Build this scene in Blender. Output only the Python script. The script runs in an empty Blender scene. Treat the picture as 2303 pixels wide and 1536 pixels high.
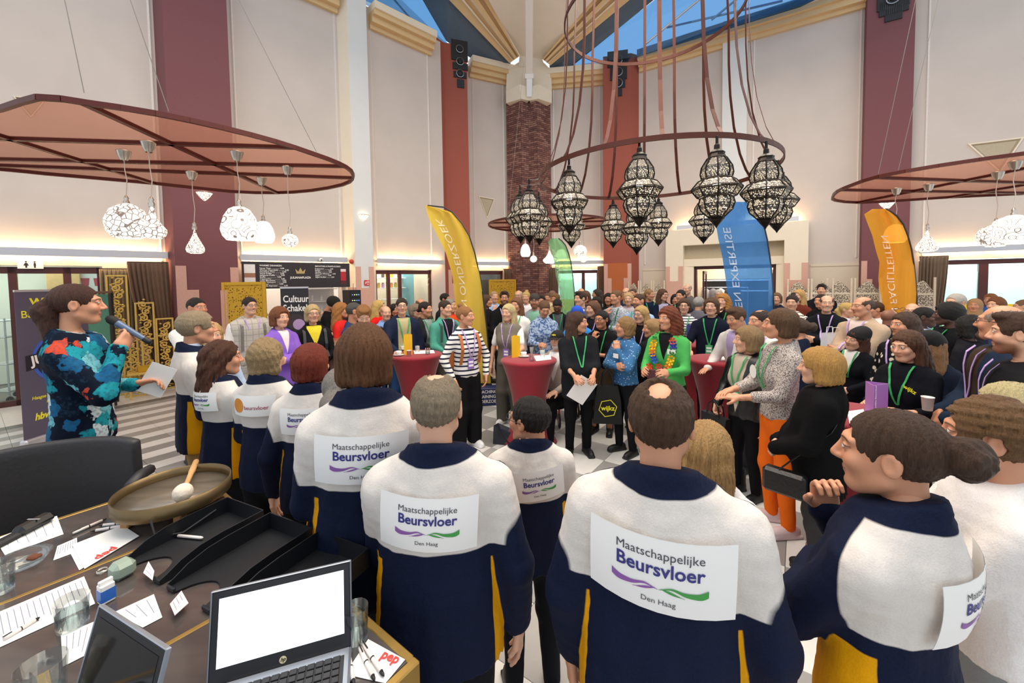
import bpy, bmesh, math, random
import numpy as np
from mathutils import Matrix, Vector
R = math.radians
C = bpy.context.scene.collection
rng = random.Random(7)
# ------------------------------------------------------------------ camera
CAMZ, F, PITCH, ROLL, PPY = 2.1, 900.0, R(2.5), R(-0.82), 671.0
cam_data = bpy.data.cameras.new('camera')
cam = bpy.data.objects.new('camera', cam_data)
C.objects.link(cam)
cam_data.sensor_width = 36.0
cam_data.lens = F / 2303 * 36
cam_data.shift_y = -(768 - PPY) / 2303
cam_data.clip_start = 0.02
CAMROT = Matrix.Rotation(R(90) - PITCH, 3, 'X') @ Matrix.Rotation(ROLL, 3, 'Z')
cam.matrix_world = Matrix.Translation((0, 0, CAMZ)) @ CAMROT.to_4x4()
bpy.context.scene.camera = cam
CO = Vector((0, 0, CAMZ))
def ray(px, py):
 return CAMROT @ Vector(((px - 1151.5) / F, -(py - PPY) / F, -1.0))
def at(px, py, d):                      # the point seen at a pixel, d metres into the room
 v = ray(px, py)
 return CO + v * (d / v.y)
def atz(px, py, z):                     # the point seen at a pixel on the level z
 v = ray(px, py)
 return CO + v * ((z - CAMZ) / v.z)
def on(px, py, P0, P1):                 # the point seen at a pixel on an upright wall through P0, P1
 v = ray(px, py)
 nx, ny = -(P1[1] - P0[1]), P1[0] - P0[0]
 t = ((P0[0]) * nx + (P0[1]) * ny) / (v.x * nx + v.y * ny)
 return CO + v * t
# ------------------------------------------------------------------ world, exposure, big lights
sc = bpy.context.scene
sc.view_settings.view_transform = 'Standard'
sc.view_settings.look = 'None'
sc.view_settings.gamma = 1.0
sc.view_settings.exposure = 0.22
sc.view_settings.use_curve_mapping = False
world = bpy.data.worlds.new('world'); sc.world = world
world.use_nodes = True
bg = world.node_tree.nodes['Background']
bg.inputs['Color'].default_value = (0.86, 0.93, 1.0, 1)
bg.inputs['Strength'].default_value = 0.95
def area(name, loc, rot, sx, sy, power, col):
 l = bpy.data.lights.new(name, 'AREA'); l.shape = 'RECTANGLE'; l.size = sx; l.size_y = sy
 l.energy = power; l.color = col
 o = bpy.data.objects.new(name, l); C.objects.link(o); o.location = loc; o.rotation_euler = rot
 return o
area('hall_overhead_fill', (0.0, 3.0, 8.6), (0, 0, 0), 7, 6, 620, (1.0, 0.84, 0.66))  # added unseen area lights overhead, standing in for skylight and warmed
area('hall_overhead_fill.001', (4.5, 6.5, 8.6), (0, 0, 0), 5, 5, 380, (1.0, 0.84, 0.66))
# ------------------------------------------------------------------ materials
MC = {}
def srgb(c):
 if isinstance(c, str):
  c = c.lstrip('#'); c = tuple(int(c[i:i + 2], 16) / 255 for i in (0, 2, 4))
 return tuple(((v / 12.92) if v <= 0.04045 else ((v + 0.055) / 1.055) ** 2.4) for v in c[:3])
def newmat(name):
 m = bpy.data.materials.new(name); m.use_nodes = True
 nt = m.node_tree; b = nt.nodes['Principled BSDF']
 return m, nt, b
def N(nt, t, **kw):
 n = nt.nodes.new(t)
 for k, v in kw.items():
  if k.startswith('_'):
   n.inputs[k[1:].replace('_', ' ')].default_value = v
  else: setattr(n, k, v)
 return n
def math_(nt, op, a, b=None, clamp=False):
 n = nt.nodes.new('ShaderNodeMath'); n.operation = op; n.use_clamp = clamp
 for i, v in enumerate((a, b)):
  if v is None: continue
  if isinstance(v, (int, float)): n.inputs[i].default_value = v
  else: nt.links.new(v, n.inputs[i])
 return n.outputs[0]
def mixc(nt, fac, a, b):
 n = nt.nodes.new('ShaderNodeMix'); n.data_type = 'RGBA'
 for s, v in ((n.inputs['Factor'], fac), (n.inputs['A'], a), (n.inputs['B'], b)):
  if isinstance(v, (int, float)): s.default_value = v
  elif isinstance(v, tuple): s.default_value = (*v[:3], 1)
  else: nt.links.new(v, s)
 return n.outputs['Result']
def bump(nt, b, height, strength=0.3, dist=0.01):
 bn = N(nt, 'ShaderNodeBump', _Strength=strength, _Distance=dist)
 nt.links.new(height, bn.inputs['Height']); nt.links.new(bn.outputs[0], b.inputs['Normal'])
def noise(nt, scale, detail=3, vec=None, sc3=None, rough=0.5):
 n = N(nt, 'ShaderNodeTexNoise', _Scale=scale, _Detail=detail, _Roughness=rough)
 if vec is None:
  vec = N(nt, 'ShaderNodeTexCoord').outputs['Object']
 if sc3:
  mp = N(nt, 'ShaderNodeMapping'); mp.inputs['Scale'].default_value = sc3
  nt.links.new(vec, mp.inputs[0]); vec = mp.outputs[0]
 nt.links.new(vec, n.inputs['Vector'])
 return n.outputs[0]
def mat(col, rough=0.6, metal=0.0, grain=0.08, gscale=30, bmp=0.0, sheen=0.0, emit=None, estr=0, coat=0, key=None, stretch=None):
 k = ('m', col, rough, metal, grain, gscale, bmp, sheen, emit, estr, coat, stretch)
 if k in MC: return MC[k]
 m, nt, b = newmat(key or 'paint')
 c = srgb(col)
 b.inputs['Roughness'].default_value = rough; b.inputs['Metallic'].default_value = metal
 if sheen: b.inputs['Sheen Weight'].default_value = sheen
 if coat: b.inputs['Coat Weight'].default_value = coat
 if grain or bmp:
  nz = noise(nt, gscale, 4, sc3=stretch)
  if grain:
   f = math_(nt, 'MULTIPLY', nz, 1.0)
   lo = tuple(v * (1 - grain * 1.6) for v in c); hi = tuple(min(1, v * (1 + grain * 1.6)) for v in c)
   nt.links.new(mixc(nt, f, lo, hi), b.inputs['Base Color'])
  if bmp: bump(nt, b, nz, bmp, 0.01)
 if not grain: b.inputs['Base Color'].default_value = (*c, 1)
 if emit:
  b.inputs['Emission Color'].default_value = (*srgb(emit), 1); b.inputs['Emission Strength'].default_value = estr
 MC[k] = m
 return m
def glassmat(col='#ffffff', rough=0.02, alpha=0.85, key='glass'):
 k = ('g', col, rough, alpha)
 if k in MC: return MC[k]
 m, nt, b = newmat(key)
 out = nt.nodes['Material Output']
 tr = N(nt, 'ShaderNodeBsdfTransparent'); tr.inputs[0].default_value = (*srgb(col), 1)
 gl = N(nt, 'ShaderNodeBsdfGlossy'); gl.inputs['Roughness'].default_value = rough
 fr = N(nt, 'ShaderNodeFresnel'); fr.inputs['IOR'].default_value = 1.45
 mx = N(nt, 'ShaderNodeMixShader')
 fac = math_(nt, 'ADD', math_(nt, 'MULTIPLY', fr.outputs[0], 0.6), (1 - alpha) * 0.15, True)
 nt.links.new(fac, mx.inputs[0]); nt.links.new(tr.outputs[0], mx.inputs[1]); nt.links.new(gl.outputs[0], mx.inputs[2])
 nt.links.new(mx.outputs[0], out.inputs[0])
 MC[k] = m
 return m
def sheermat(col, trans=0.35, key='sheer_cloth'):      # thin printed cloth that lets light through
 k = ('s', col, trans)
 if k in MC: return MC[k]
 m, nt, b = newmat(key); out = nt.nodes['Material Output']
 c = srgb(col)
 df = N(nt, 'ShaderNodeBsdfDiffuse'); df.inputs[0].default_value = (*c, 1)
 tl = N(nt, 'ShaderNodeBsdfTranslucent'); tl.inputs[0].default_value = (*c, 1)
 tp = N(nt, 'ShaderNodeBsdfTransparent'); tp.inputs[0].default_value = (*[min(1, v * 1.1 + .05) for v in c], 1)
 a = N(nt, 'ShaderNodeMixShader'); a.inputs[0].default_value = 0.5
 nt.links.new(df.outputs[0], a.inputs[1]); nt.links.new(tl.outputs[0], a.inputs[2])
 e = N(nt, 'ShaderNodeMixShader'); e.inputs[0].default_value = trans
 nt.links.new(a.outputs[0], e.inputs[1]); nt.links.new(tp.outputs[0], e.inputs[2])
 nt.links.new(e.outputs[0], out.inputs[0])
 MC[k] = m
 return m
def emis(col, s, key='lamp_light'):
 k = ('e', col, s)
 if k in MC: return MC[k]
 m, nt, b = newmat(key)
 b.inputs['Base Color'].default_value = (*srgb(col), 1)
 b.inputs['Emission Color'].default_value = (*srgb(col), 1); b.inputs['Emission Strength'].default_value = s
 MC[k] = m
 return m
# ------------------------------------------------------------------ object helpers
def tag(o, label=None, cat=None, group=None, kind=None):
 if label: o['label'] = label
 if cat: o['category'] = cat
 if group: o['group'] = group
 if kind: o['kind'] = kind
 return o
def empty(name, loc=(0, 0, 0), rz=0, label=None, cat=None, group=None, kind=None, M=None):
 o = bpy.data.objects.new(name, None); C.objects.link(o); o.empty_display_size = 0.1
 if M is not None: o.matrix_world = M
 else:
  o.location = loc; o.rotation_euler = (0, 0, rz)
 return tag(o, label, cat, group, kind)
def link(name, me, parent=None, M=None):
 o = bpy.data.objects.new(name, me); C.objects.link(o)
 if parent: o.parent = parent
 if M is not None: o.matrix_basis = M
 return o
def setmat(me, m):
 me.materials.clear()
 for x in (m if isinstance(m, (list, tuple)) else [m]): me.materials.append(x)
class MB:                                # collects shapes, then links them as one mesh
 def __init__(self): self.v = []; self.f = []; self.mi = []; self.m = 0
 def add(self, vs, fs):
  o = len(self.v); self.v += [tuple(p) for p in vs]
  self.f += [tuple(i + o for i in f) for f in fs]; self.mi += [self.m] * len(fs)
  return self
 def box(self, c, s, M=None, bev=0):
  x, y, z = (k / 2 for k in s)
  vs = [Vector((sx * x, sy * y, sz * z)) for sz in (-1, 1) for sy in (-1, 1) for sx in (-1, 1)]
  if M is not None: vs = [M @ v for v in vs]
  vs = [v + Vector(c) for v in vs]
  return self.add(vs, [(0, 2, 3, 1), (4, 5, 7, 6), (0, 1, 5, 4), (2, 6, 7, 3), (0, 4, 6, 2), (1, 3, 7, 5)])
 def rbox(self, c, s, r=.01, M=None):   # box with chamfered edges
  x, y, z = (k / 2 for k in s); r = min(r, x * .9, y * .9, z * .9)
  vs, idx = [], {}
  for sx in (-1, 1):
   for sy in (-1, 1):
    for sz in (-1, 1):
     for k in range(3):
      e = [x, y, z]; e = [e[i] if i == k else e[i] - r for i in range(3)]
      idx[(sx, sy, sz, k)] = len(vs); vs.append(Vector((sx * e[0], sy * e[1], sz * e[2])))
  f = []
  for k in range(3):
   a, b = [(1, 2), (2, 0), (0, 1)][k]
   for s_ in (-1, 1):
    q = []
    for (p, w) in ((-1, -1), (1, -1), (1, 1), (-1, 1)):
     t = [0, 0, 0]; t[k] = s_; t[a] = p; t[b] = w; q.append(idx[(*t, k)])
    f.append(q if s_ > 0 else q[::-1])
   for p in (-1, 1):
    for w in (-1, 1):
     t0 = [0, 0, 0]; t0[k] = -1; t0[a] = p; t0[b] = w
     t1 = list(t0); t1[k] = 1
     q = [idx[(*t0, a)], idx[(*t1, a)], idx[(*t1, b)], idx[(*t0, b)]]
     f.append(q)
  for sx in (-1, 1):
   for sy in (-1, 1):
    for sz in (-1, 1):
     f.append([idx[(sx, sy, sz, k)] for k in range(3)])
  if M is not None: vs = [M @ v for v in vs]
  return self.add([v + Vector(c) for v in vs], f)
 def prism(self, poly, z0, z1):         # upright prism over a plan polygon
  n = len(poly)
  vs = [(p[0], p[1], z0) for p in poly] + [(p[0], p[1], z1) for p in poly]
  fs = [tuple(range(n))[::-1], tuple(range(n, 2 * n))] + [(i, (i + 1) % n, n + (i + 1) % n, n + i) for i in range(n)]
  return self.add(vs, fs)
 def quad(self, *p): return self.add(p, [tuple(range(len(p)))])
 def slab(self, pts, n, t):             # polygon given thickness t along -n
  n = Vector(n).normalized(); k = len(pts); pts = [Vector(p) for p in pts]
  vs = pts + [p - n * t for p in pts]
  fs = [tuple(range(k)), tuple(range(k, 2 * k))[::-1]] + [(i, (i + 1) % k, k + (i + 1) % k, k + i) for i in range(k)]
  return self.add(vs, fs)
 def tube(self, pts, r, n=8, cap=True):
  pts = [Vector(p) for p in pts]; rs = r if isinstance(r, (list, tuple)) else [r] * len(pts)
  vs = []; up = None
  for i, p in enumerate(pts):
   t = (pts[min(i + 1, len(pts) - 1)] - pts[max(i - 1, 0)])
   t = t.normalized() if t.length > 1e-9 else Vector((0, 0, 1))
   if up is None: up = t.orthogonal().normalized()
   up = (up - t * up.dot(t)).normalized(); w = t.cross(up)
   vs += [p + (up * math.cos(a) + w * math.sin(a)) * rs[i] for a in (2 * math.pi * k / n for k in range(n))]
  fs = [(i * n + k, i * n + (k + 1) % n, (i + 1) * n + (k + 1) % n, (i + 1) * n + k) for i in range(len(pts) - 1) for k in range(n)]
  if cap: fs += [tuple(range(n))[::-1], tuple(range((len(pts) - 1) * n, len(pts) * n))]
  return self.add(vs, fs)
 def ribbon(self, pts, side, w, t=.004):  # flat strap along pts; side = vectors across
  vs = []
  for i, p in enumerate(pts):
   p = Vector(p); s = Vector(side[i] if isinstance(side, list) else side).normalized()
   tt = (Vector(pts[min(i + 1, len(pts) - 1)]) - Vector(pts[max(i - 1, 0)])).normalized()
   nn = s.cross(tt).normalized()
   vs += [p + s * w / 2 + nn * t / 2, p - s * w / 2 + nn * t / 2, p - s * w / 2 - nn * t / 2, p + s * w / 2 - nn * t / 2]
  fs = [(i * 4 + k, i * 4 + (k + 1) % 4, i * 4 + 4 + (k + 1) % 4, i * 4 + 4 + k) for i in range(len(pts) - 1) for k in range(4)]
  fs += [(3, 2, 1, 0), tuple(len(vs) - 4 + k for k in range(4))]
  return self.add(vs, fs)
 def lathe(self, prof, n=20, c=(0, 0, 0), M=None, a0=0, a1=2 * math.pi, rot=0):
  full = abs(a1 - a0 - 2 * math.pi) < 1e-6; m = n if full else n + 1
  vs = [Vector((r * math.cos(a0 + rot + (a1 - a0) * k / n), r * math.sin(a0 + rot + (a1 - a0) * k / n), z)) for r, z in prof for k in range(m)]
  if M is not None: vs = [M @ v for v in vs]
  vs = [v + Vector(c) for v in vs]
  fs = [(i * m + k, i * m + (k + 1) % m, (i + 1) * m + (k + 1) % m, (i + 1) * m + k) for i in range(len(prof) - 1) for k in range(n)]
  return self.add(vs, fs)
 def build(self, name, m, parent=None, smooth=False, M=None):
  me = bpy.data.meshes.new(name); me.from_pydata(self.v, [], self.f); setmat(me, m)
  if len(me.materials) > 1: me.polygons.foreach_set('material_index', self.mi)
  if smooth: me.polygons.foreach_set('use_smooth', [True] * len(self.f))
  me.update()
  return link(name, me, parent, M)
def struct(name, mb, m, parent=None, smooth=False):
 o = mb.build(name, m, parent, smooth)
 if parent is None: o['kind'] = 'structure'
 return o
def smooth_by_angle(o, deg=40):
 o.data.polygons.foreach_set('use_smooth', [True] * len(o.data.polygons))
 o.data.set_sharp_from_angle(angle=R(deg))
 return o
def recalc(o):
 bm = bmesh.new(); bm.from_mesh(o.data); bmesh.ops.recalc_face_normals(bm, faces=bm.faces); bm.to_mesh(o.data); bm.free()
 return o
def frameM(origin, xdir, up=(0, 0, 1)):   # local x along xdir, local z up, local y = z cross x
 x = Vector(xdir).normalized(); z = Vector(up).normalized(); z = (z - x * z.dot(x)).normalized(); y = z.cross(x)
 M = Matrix((x, y, z)).transposed().to_4x4(); M.translation = Vector(origin)
 return M
TXT = {}
def text_verts(s, size, bold=0.0, align='CENTER', shear=0.0, space=1.0):
 k = (s, size, bold, align, shear, space)
 if k in TXT: return TXT[k]
 cu = bpy.data.curves.new('lettering', 'FONT'); cu.body = s; cu.size = size; cu.align_x = align; cu.align_y = 'CENTER'
 cu.offset = bold; cu.shear = shear; cu.resolution_u = 3; cu.space_character = space
 ob = bpy.data.objects.new('lettering', cu); C.objects.link(ob)
 me = bpy.data.meshes.new_from_object(ob)
 v = [tuple(p.co) for p in me.vertices]; f = [tuple(p.vertices) for p in me.polygons]
 bpy.data.objects.remove(ob); bpy.data.curves.remove(cu); bpy.data.meshes.remove(me)
 TXT[k] = (v, f)
 return v, f
def write(s, size, M, m, parent=None, bold=0.0, align='CENTER', mirror=False, name='lettering', shear=0, space=1.0, sx=1.0):
 v, f = text_verts(s, size, bold, align, shear, space)  # text lies in local x,y of M, facing +z
 mb = MB(); mb.add([((-x if mirror else x) * sx, y, 0) for x, y, z in v], [p[::-1] for p in f] if mirror else f)
 return mb.build(name, m, parent, M=M)
# ------------------------------------------------------------------ plan of the hall (metres; camera stands at 0,0)
K = 1.14                                            # the hall, scaled about the eye
V2 = lambda x, y: Vector((x * K, y * K))
U2 = lambda x, y: Vector((x, y))
zk = lambda z: 2.1 + (z - 2.1) * K
atk = lambda x, y, d: at(x, y, d * K)
tA, tD = U2(.717, .697), U2(.845, -.535)
nA, nD = U2(.697, -.717), U2(-.535, -.845)          # into the hall
A0, A1 = V2(-7.79, 6.09) - tA * 3.6, V2(-1.95, 11.77)
B0, B1 = V2(-1.55, 12.95), V2(.1, 13.75)
C0, C1 = V2(1.0, 13.7), V2(3.15, 13.4)
D0, D1 = V2(4.0, 12.9), V2(4.0, 12.9) + tD * 10.7
tB = (B1 - B0).normalized(); nB = U2(tB.y, -tB.x); tC = (C1 - C0).normalized(); nC = U2(tC.y, -tC.x)
WTOP = 9.93
def oA(px, py): return on(px, py, A0, A1)
def oB(px, py): return on(px, py, B0, B1)
def oC(px, py): return on(px, py, C0, C1)
def oD(px, py): return on(px, py, D0, D1)
def plan(p): return U2(p.x, p.y)
M_plaster = mat('#cdc1b8', .9, grain=.05, gscale=1.3, bmp=.15, key='wall_plaster')
M_lower = mat('#d9cbb8', .9, grain=.04, gscale=2, key='lower_wall')
M_cream = mat('#e9dcc6', .8, grain=.02, gscale=4, key='cream_paint')
M_pale = mat('#dcdcda', .8, grain=.02, gscale=4, key='pale_paint')
M_tan = mat('#dcbd8d', .8, grain=.03, gscale=5, key='tan_moulding')
M_rust = mat('#9a4f3f', .75, grain=.06, gscale=60, bmp=.1, key='rust_red_paint')
M_mauve = mat('#77464a', .75, grain=.06, gscale=60, bmp=.1, key='brown_red_paint')
M_granite = mat('#d2a392', .5, grain=.16, gscale=70, key='pink_granite')
M_frame = mat('#4a1d18', .4, grain=.1, gscale=12, stretch=(1, 1, 12), key='dark_red_wood')
M_white = mat('#eeeeee', .6, grain=.01, key='white_paint')
M_alu = mat('#c9c9ce', .35, metal=.6, grain=.02, key='aluminium')
M_black = mat('#15151a', .55, grain=.1, key='black_plastic')
M_gold = mat('#c9a13c', .35, metal=.75, grain=.12, gscale=20, key='gold_paint')
M_glow = emis('#ffd6a0', 52, 'tube_lamp')
M_glow_cool = emis('#eef4ff', 8, 'cool_tube_lamp')
def wallseg(mb, P0, P1, n, z0, z1, th=.25):
 return mb.prism([P0, P1, P1 - n * th, P0 - n * th], z0, z1)
def wall_with_openings(name, P0, P1, n, ops, zb=zk(2.45), m=None):
 t = (P1 - P0).normalized(); L = (P1 - P0).length
 mb = MB(); ss = sorted([((a - P0).dot(t), (b - P0).dot(t)) for a, b in ops]); s = 0
 for a, b in ss:
  if a > s + .02: wallseg(mb, P0 + t * s, P0 + t * a, n, 0, zb)
  s = b
 if s < L - .02: wallseg(mb, P0 + t * s, P1, n, 0, zb)
 wallseg(mb, P0, P1, n, zb, WTOP)
 return recalc_s(struct(name, mb, m or M_plaster))
def recalc_s(o): recalc(o); return o
def opA(a, b): return (plan(oA(a, 640)), plan(oA(b, 640)))
ops_A = [(A0 + tA * .4, plan(oA(232, 640))), opA(548, 768), opA(846, 972)]
wall_left = wall_with_openings('wall_left', A0, A1, nA, ops_A)
ops_B = [(plan(oB(1078, 640)), plan(oB(1132, 640)))]
wall_corner_left = wall_with_openings('wall_corner_left', B0, B1, nB, ops_B)
ops_C = [(plan(oC(1240, 640)), plan(oC(1346, 640)))]
wall_corner_right = wall_with_openings('wall_corner_right', C0, C1, nC, ops_C)
ops_D = [(plan(oD(1562, 620)), plan(oD(1745, 620))), (plan(oD(2066, 615)), D1 - tD * .2)]
wall_right = wall_with_openings('wall_right', D0, D1, nD, ops_D)
# ------------------------------------------------------------------ floor: slab and tiles laid one by one
fl = MB(); fl.box((0.5, 6.5, -.06), (32, 27, .08))
floor = struct('floor', fl, mat('#6d6863', .8, key='tile_joint'))
def tilemat(c): return mat(c, .28, grain=.06, gscale=3.5, stretch=(1, 4, 1), key='floor_tile')
TM = {'w': [tilemat('#dcdad6'), tilemat('#d3d1cd'), tilemat('#e2e0dc')], 'g': [tilemat('#9c9a98'), tilemat('#a8a6a3'), tilemat('#8f8e8d')], 'd': [tilemat('#6b6867')]}
T = .44
v1, v2 = U2(.584, .8116), U2(-.8116, .584)
org = U2(.942, 5.175)
def inside(p):
 return (p - A0).dot(nA) > -.3 and (p - B0).dot(nB) > -.3 and (p - C0).dot(nC) > -.3 and (p - D0).dot(nD) > -.3 and p.y > -1.5
def tilemesh(w, l, m):
 mb = MB(); g = .003
 mb.rbox((0, 0, -.011), (w - g, l - g, .022), .002)
 me = bpy.data.meshes.new('tile'); me.from_pydata(mb.v, [], mb.f); me.materials.append(m); return me
TMESH = {}
cands = []
JD = int(math.floor((Vector(atz(330, 912, 0)[:2]) - org).dot(v2) / T))
for i in range(-34, 36):
 for j in range(-34, 36):
  p = org + v1 * (i + .5) * T + v2 * (j + .5) * T
  if not inside(p): continue
  left = p.x < -1.75
  if left:
   for h in (0, 1):
    q = p + v2 * (-.25 + .5 * h) * T
    k = 'w' if h else 'g'
    if j == JD and h == 1: k = 'd'
    if j > JD: k = 'w'
    cands.append((q, T, .5 * T, k))
  else:
   k = 'w' if (i + j) % 2 else 'g'
   cands.append((p, T, T, k))
def visible(q):
 return q.y > 1.9 and abs(q.x) < q.y * 1.22 + .1
front = [c for c in cands if visible(c[0])]
front.sort(key=lambda c: c[0].length)
rest = [c for c in cands if not visible(c[0])] + front[298:]
ang = math.atan2(v1.y, v1.x)
for q, w, l, k in front[:298]:
 vi = rng.randrange(len(TM[k])); key = (w, l, k, vi)
 if key not in TMESH: TMESH[key] = tilemesh(w, l, TM[k][vi])
 o = link('tile', TMESH[key], floor); o.location = (q.x, q.y, 0); o.rotation_euler = (0, 0, ang)
mb = MB(); mlist = [TM['w'][0], TM['g'][0], TM['d'][0]]; Mr = Matrix.Rotation(ang, 3, 'Z')
for q, w, l, k in rest:
 mb.m = 'wgd'.index(k); mb.box((q.x, q.y, -.011), (w - .003, l - .003, .022), Mr)
o = mb.build('tile_field', mlist, floor); o['kind'] = 'stuff'
# ------------------------------------------------------------------ columns, pilasters
def column(name, poly, z1, m, z0=0):
 mb = MB(); mb.prism(poly, z0, z1); return recalc_s(struct(name, mb, m))
S1 = V2(-6.40, 7.44); F10 = V2(-6.05, 7.22); F11 = V2(-5.37, 7.88)
col1 = column('trim_1', [S1, F10, F11, F11 - nA * .42, S1 - nA * .1], WTOP + .3, M_mauve)
S2 = V2(-2.23, 11.5); F20 = V2(-1.90, 12.02); F21 = V2(-1.245, 12.24)
col2 = column('trim_2', [S2, F20, F21, B0 + U2(-.1, .1), A1 + U2(-.1, .15)], zk(9.1), M_rust)
F30, F31, S3 = V2(2.97, 12.9), V2(3.8, 12.72), V2(4.10, 12.86)
col3 = column('trim_3', [F30, F31, S3, V2(3.9, 13.3), V2(3.1, 13.5)], zk(9.1), M_rust)
w4 = plan(oD(1931, 620)); F40 = w4 + nD * .33; F41 = F40 + tD * .95
col4 = column('trim_4', [w4, F40, F41, F41 - nD * .33], WTOP + .6, M_mauve)
S5 = plan(oA(777, 640)); F50 = V2(-3.76, 9.66); F51 = V2(-3.43, 9.98)
col5 = column('trim_5', [S5, F50, F51, F51 - nA * .3], WTOP + .6, M_cream)
col5.data.materials.append(M_pale)
for p in col5.data.polygons:
 if p.normal.dot(Vector((nA.x, nA.y, 0))) > .9: p.material_index = 1
a6 = plan(oD(1622, 620)); b6 = plan(oD(1676, 620))
col6 = column('trim_6', [a6, a6 + nD * .15, b6 + nD * .15, b6], WTOP + .3, M_pale, zk(3.5))
def granite_steps(root, P, Q, n, plates, m=None, name='granite_plate'):   # thin stone plates on a face P-Q; plates = (u0, u1, ztop)
 d = Q - P
 for u0, u1, z in plates:
  mb = MB(); a = P + d * u0; b = P + d * u1
  mb.prism([a + n * .018, b + n * .018, b - n * .01, a - n * .01], 0, zk(z))
  recalc(mb.build(name, m or M_granite, root))
f1n = U2((F11 - F10).y, -(F11 - F10).x).normalized()
granite_steps(col1, F10, F11, f1n, [(0, .16, 2.46), (.16, .34, 2.02), (.86, 1, 2.44), (.68, .86, 2.0), (.34, .68, 1.3)])
f2n = U2((F21 - F20).y, -(F21 - F20).x).normalized()
granite_steps(col2, F20, F21, f2n, [(.0, .16, 2.46), (.16, .32, 2.05), (.84, 1, 2.46), (.68, .84, 2.05)])
f3n = U2((F31 - F30).y, -(F31 - F30).x).normalized()
granite_steps(col3, F30, F31, f3n, [(0, .14, 2.60), (.86, 1, 2.60)])
for _u in (.14, .72):
 mb = MB(); a_ = F30 + (F31 - F30) * _u; b_ = F30 + (F31 - F30) * (_u + .14); mb.prism([a_ + f3n * .03, b_ + f3n * .03, b_, a_], 0, zk(2.14)); recalc(mb.build('granite_plate', M_granite, col3))
granite_steps(col3, F30, F31, f3n, [(.14, .86, 2.62)], mat('#b5602f', .7, grain=.08, gscale=60, key='orange_rust_paint'), 'painted_plate')
granite_steps(col4, F40, F41, nD, [(0, .13, 2.46), (.13, .25, 2.02), (.87, 1, 2.46), (.75, .87, 2.02), (.25, .75, .9)])
granite_steps(col5, F50, F51, nA, [(0, .28, 2.5), (.72, 1, 2.5), (.28, .72, 1.98)])
f5 = U2((F50 - S5).y, -(F50 - S5).x).normalized()
granite_steps(col5, S5, F50, f5, [(.4, 1, 2.0)])
# ------------------------------------------------------------------ brick pier in the corner: bricks laid one by one
pp_ = [atk(1141, 400, 13.55), atk(1173, 400, 13.2), atk(1190, 400, 13.38), atk(1209, 400, 13.2), atk(1239, 400, 13.6)]
PB = [plan(p) for p in pp_]
BTOP = zk(8.32)
mb = MB(); mb.prism([p + U2(0, .03) for p in PB] + [PB[4] + U2(.1, .8), PB[0] + U2(-.1, .8)], 0, BTOP)
pier = recalc_s(struct('trim_7', mb, mat('#93807a', .9, key='mortar')))
BM = [mat(c, .85, grain=.12, gscale=25, bmp=.2, key='brick') for c in ('#8c6258', '#7c544d', '#987064', '#6f4a45')]
BMESH = {}
bl, bh = .225, .075
bricks = []
for fi in range(4):
 P, Q = PB[fi], PB[fi + 1]; d = (Q - P); L = d.length; t = d / L; n = U2(t.y, -t.x); a = math.atan2(t.y, t.x)
 nz = int(BTOP / bh)
 for c in range(nz):
  s = -(bl / 2 if c % 2 else 0)
  while s < L - .02:
   s0, s1 = max(s, 0), min(s + bl, L)
   if s1 - s0 > .03: bricks.append((P + t * (s0 + s1) / 2 + n * .0, c * bh + bh / 2, s1 - s0, a))
   s += bl
bricks.sort(key=lambda b: -b[1] if b[1] < 6.2 else -b[1])
sel = [b for b in bricks if b[1] > 2.6]; step = 0
main = sel[:300]; restb = sel[300:] + [b for b in bricks if b[1] <= 2.6]
for p, z, w, a in main:
 k = (round(w, 2), rng.randrange(4))
 if k not in BMESH:
  m_ = MB(); m_.rbox((0, 0, 0), (w - .012, .04, bh - .012), .004)
  me = bpy.data.meshes.new('brick'); me.from_pydata(m_.v, [], m_.f); me.materials.append(BM[k[1]]); BMESH[k] = me
 o = link('brick', BMESH[k], pier); o.location = (p.x, p.y + rng.uniform(-.004, .004), z); o.rotation_euler = (0, 0, a)
mb = MB()
for p, z, w, a in restb:
 mb.m = rng.randrange(4); mb.box((p.x, p.y, z), (w - .012, .04, bh - .012), Matrix.Rotation(a, 3, 'Z'))
o = mb.build('brick_courses', BM, pier); o['kind'] = 'stuff'
# ------------------------------------------------------------------ cornices
def cornice(name, P, Q, n, z=WTOP, ends=(0, 0)):
 mb = MB()
 for (pr, z0, z1, mi) in ((.42, z - .2, z, 0), (.36, z - .34, z - .2, 1), (.24, z - .5, z - .34, 1), (.1, z - .62, z - .5, 1)):
  mb.m = mi; mb.prism([P + n * pr, Q + n * pr, Q - n * .1, P - n * .1], z0, z1)
 return recalc_s(struct(name, mb, [M_cream, M_tan]))
cornice('trim_8', A0, plan(oA(776, 640)), nA)
cornice('trim_9', plan(oA(846, 640)), V2(-2.2, 11.53), nA)
cornice('trim_10', B0 + tB * .35, B1, nB, 10.13)
cornice('trim_11', C0, C1 - tC * .05, nC, 9.95)
cornice('trim_12', D0 + tD * .15, w4, nD, 10.07)
cornice('trim_13', F41 - nD * .33, D1, nD, 10.07)
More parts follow.
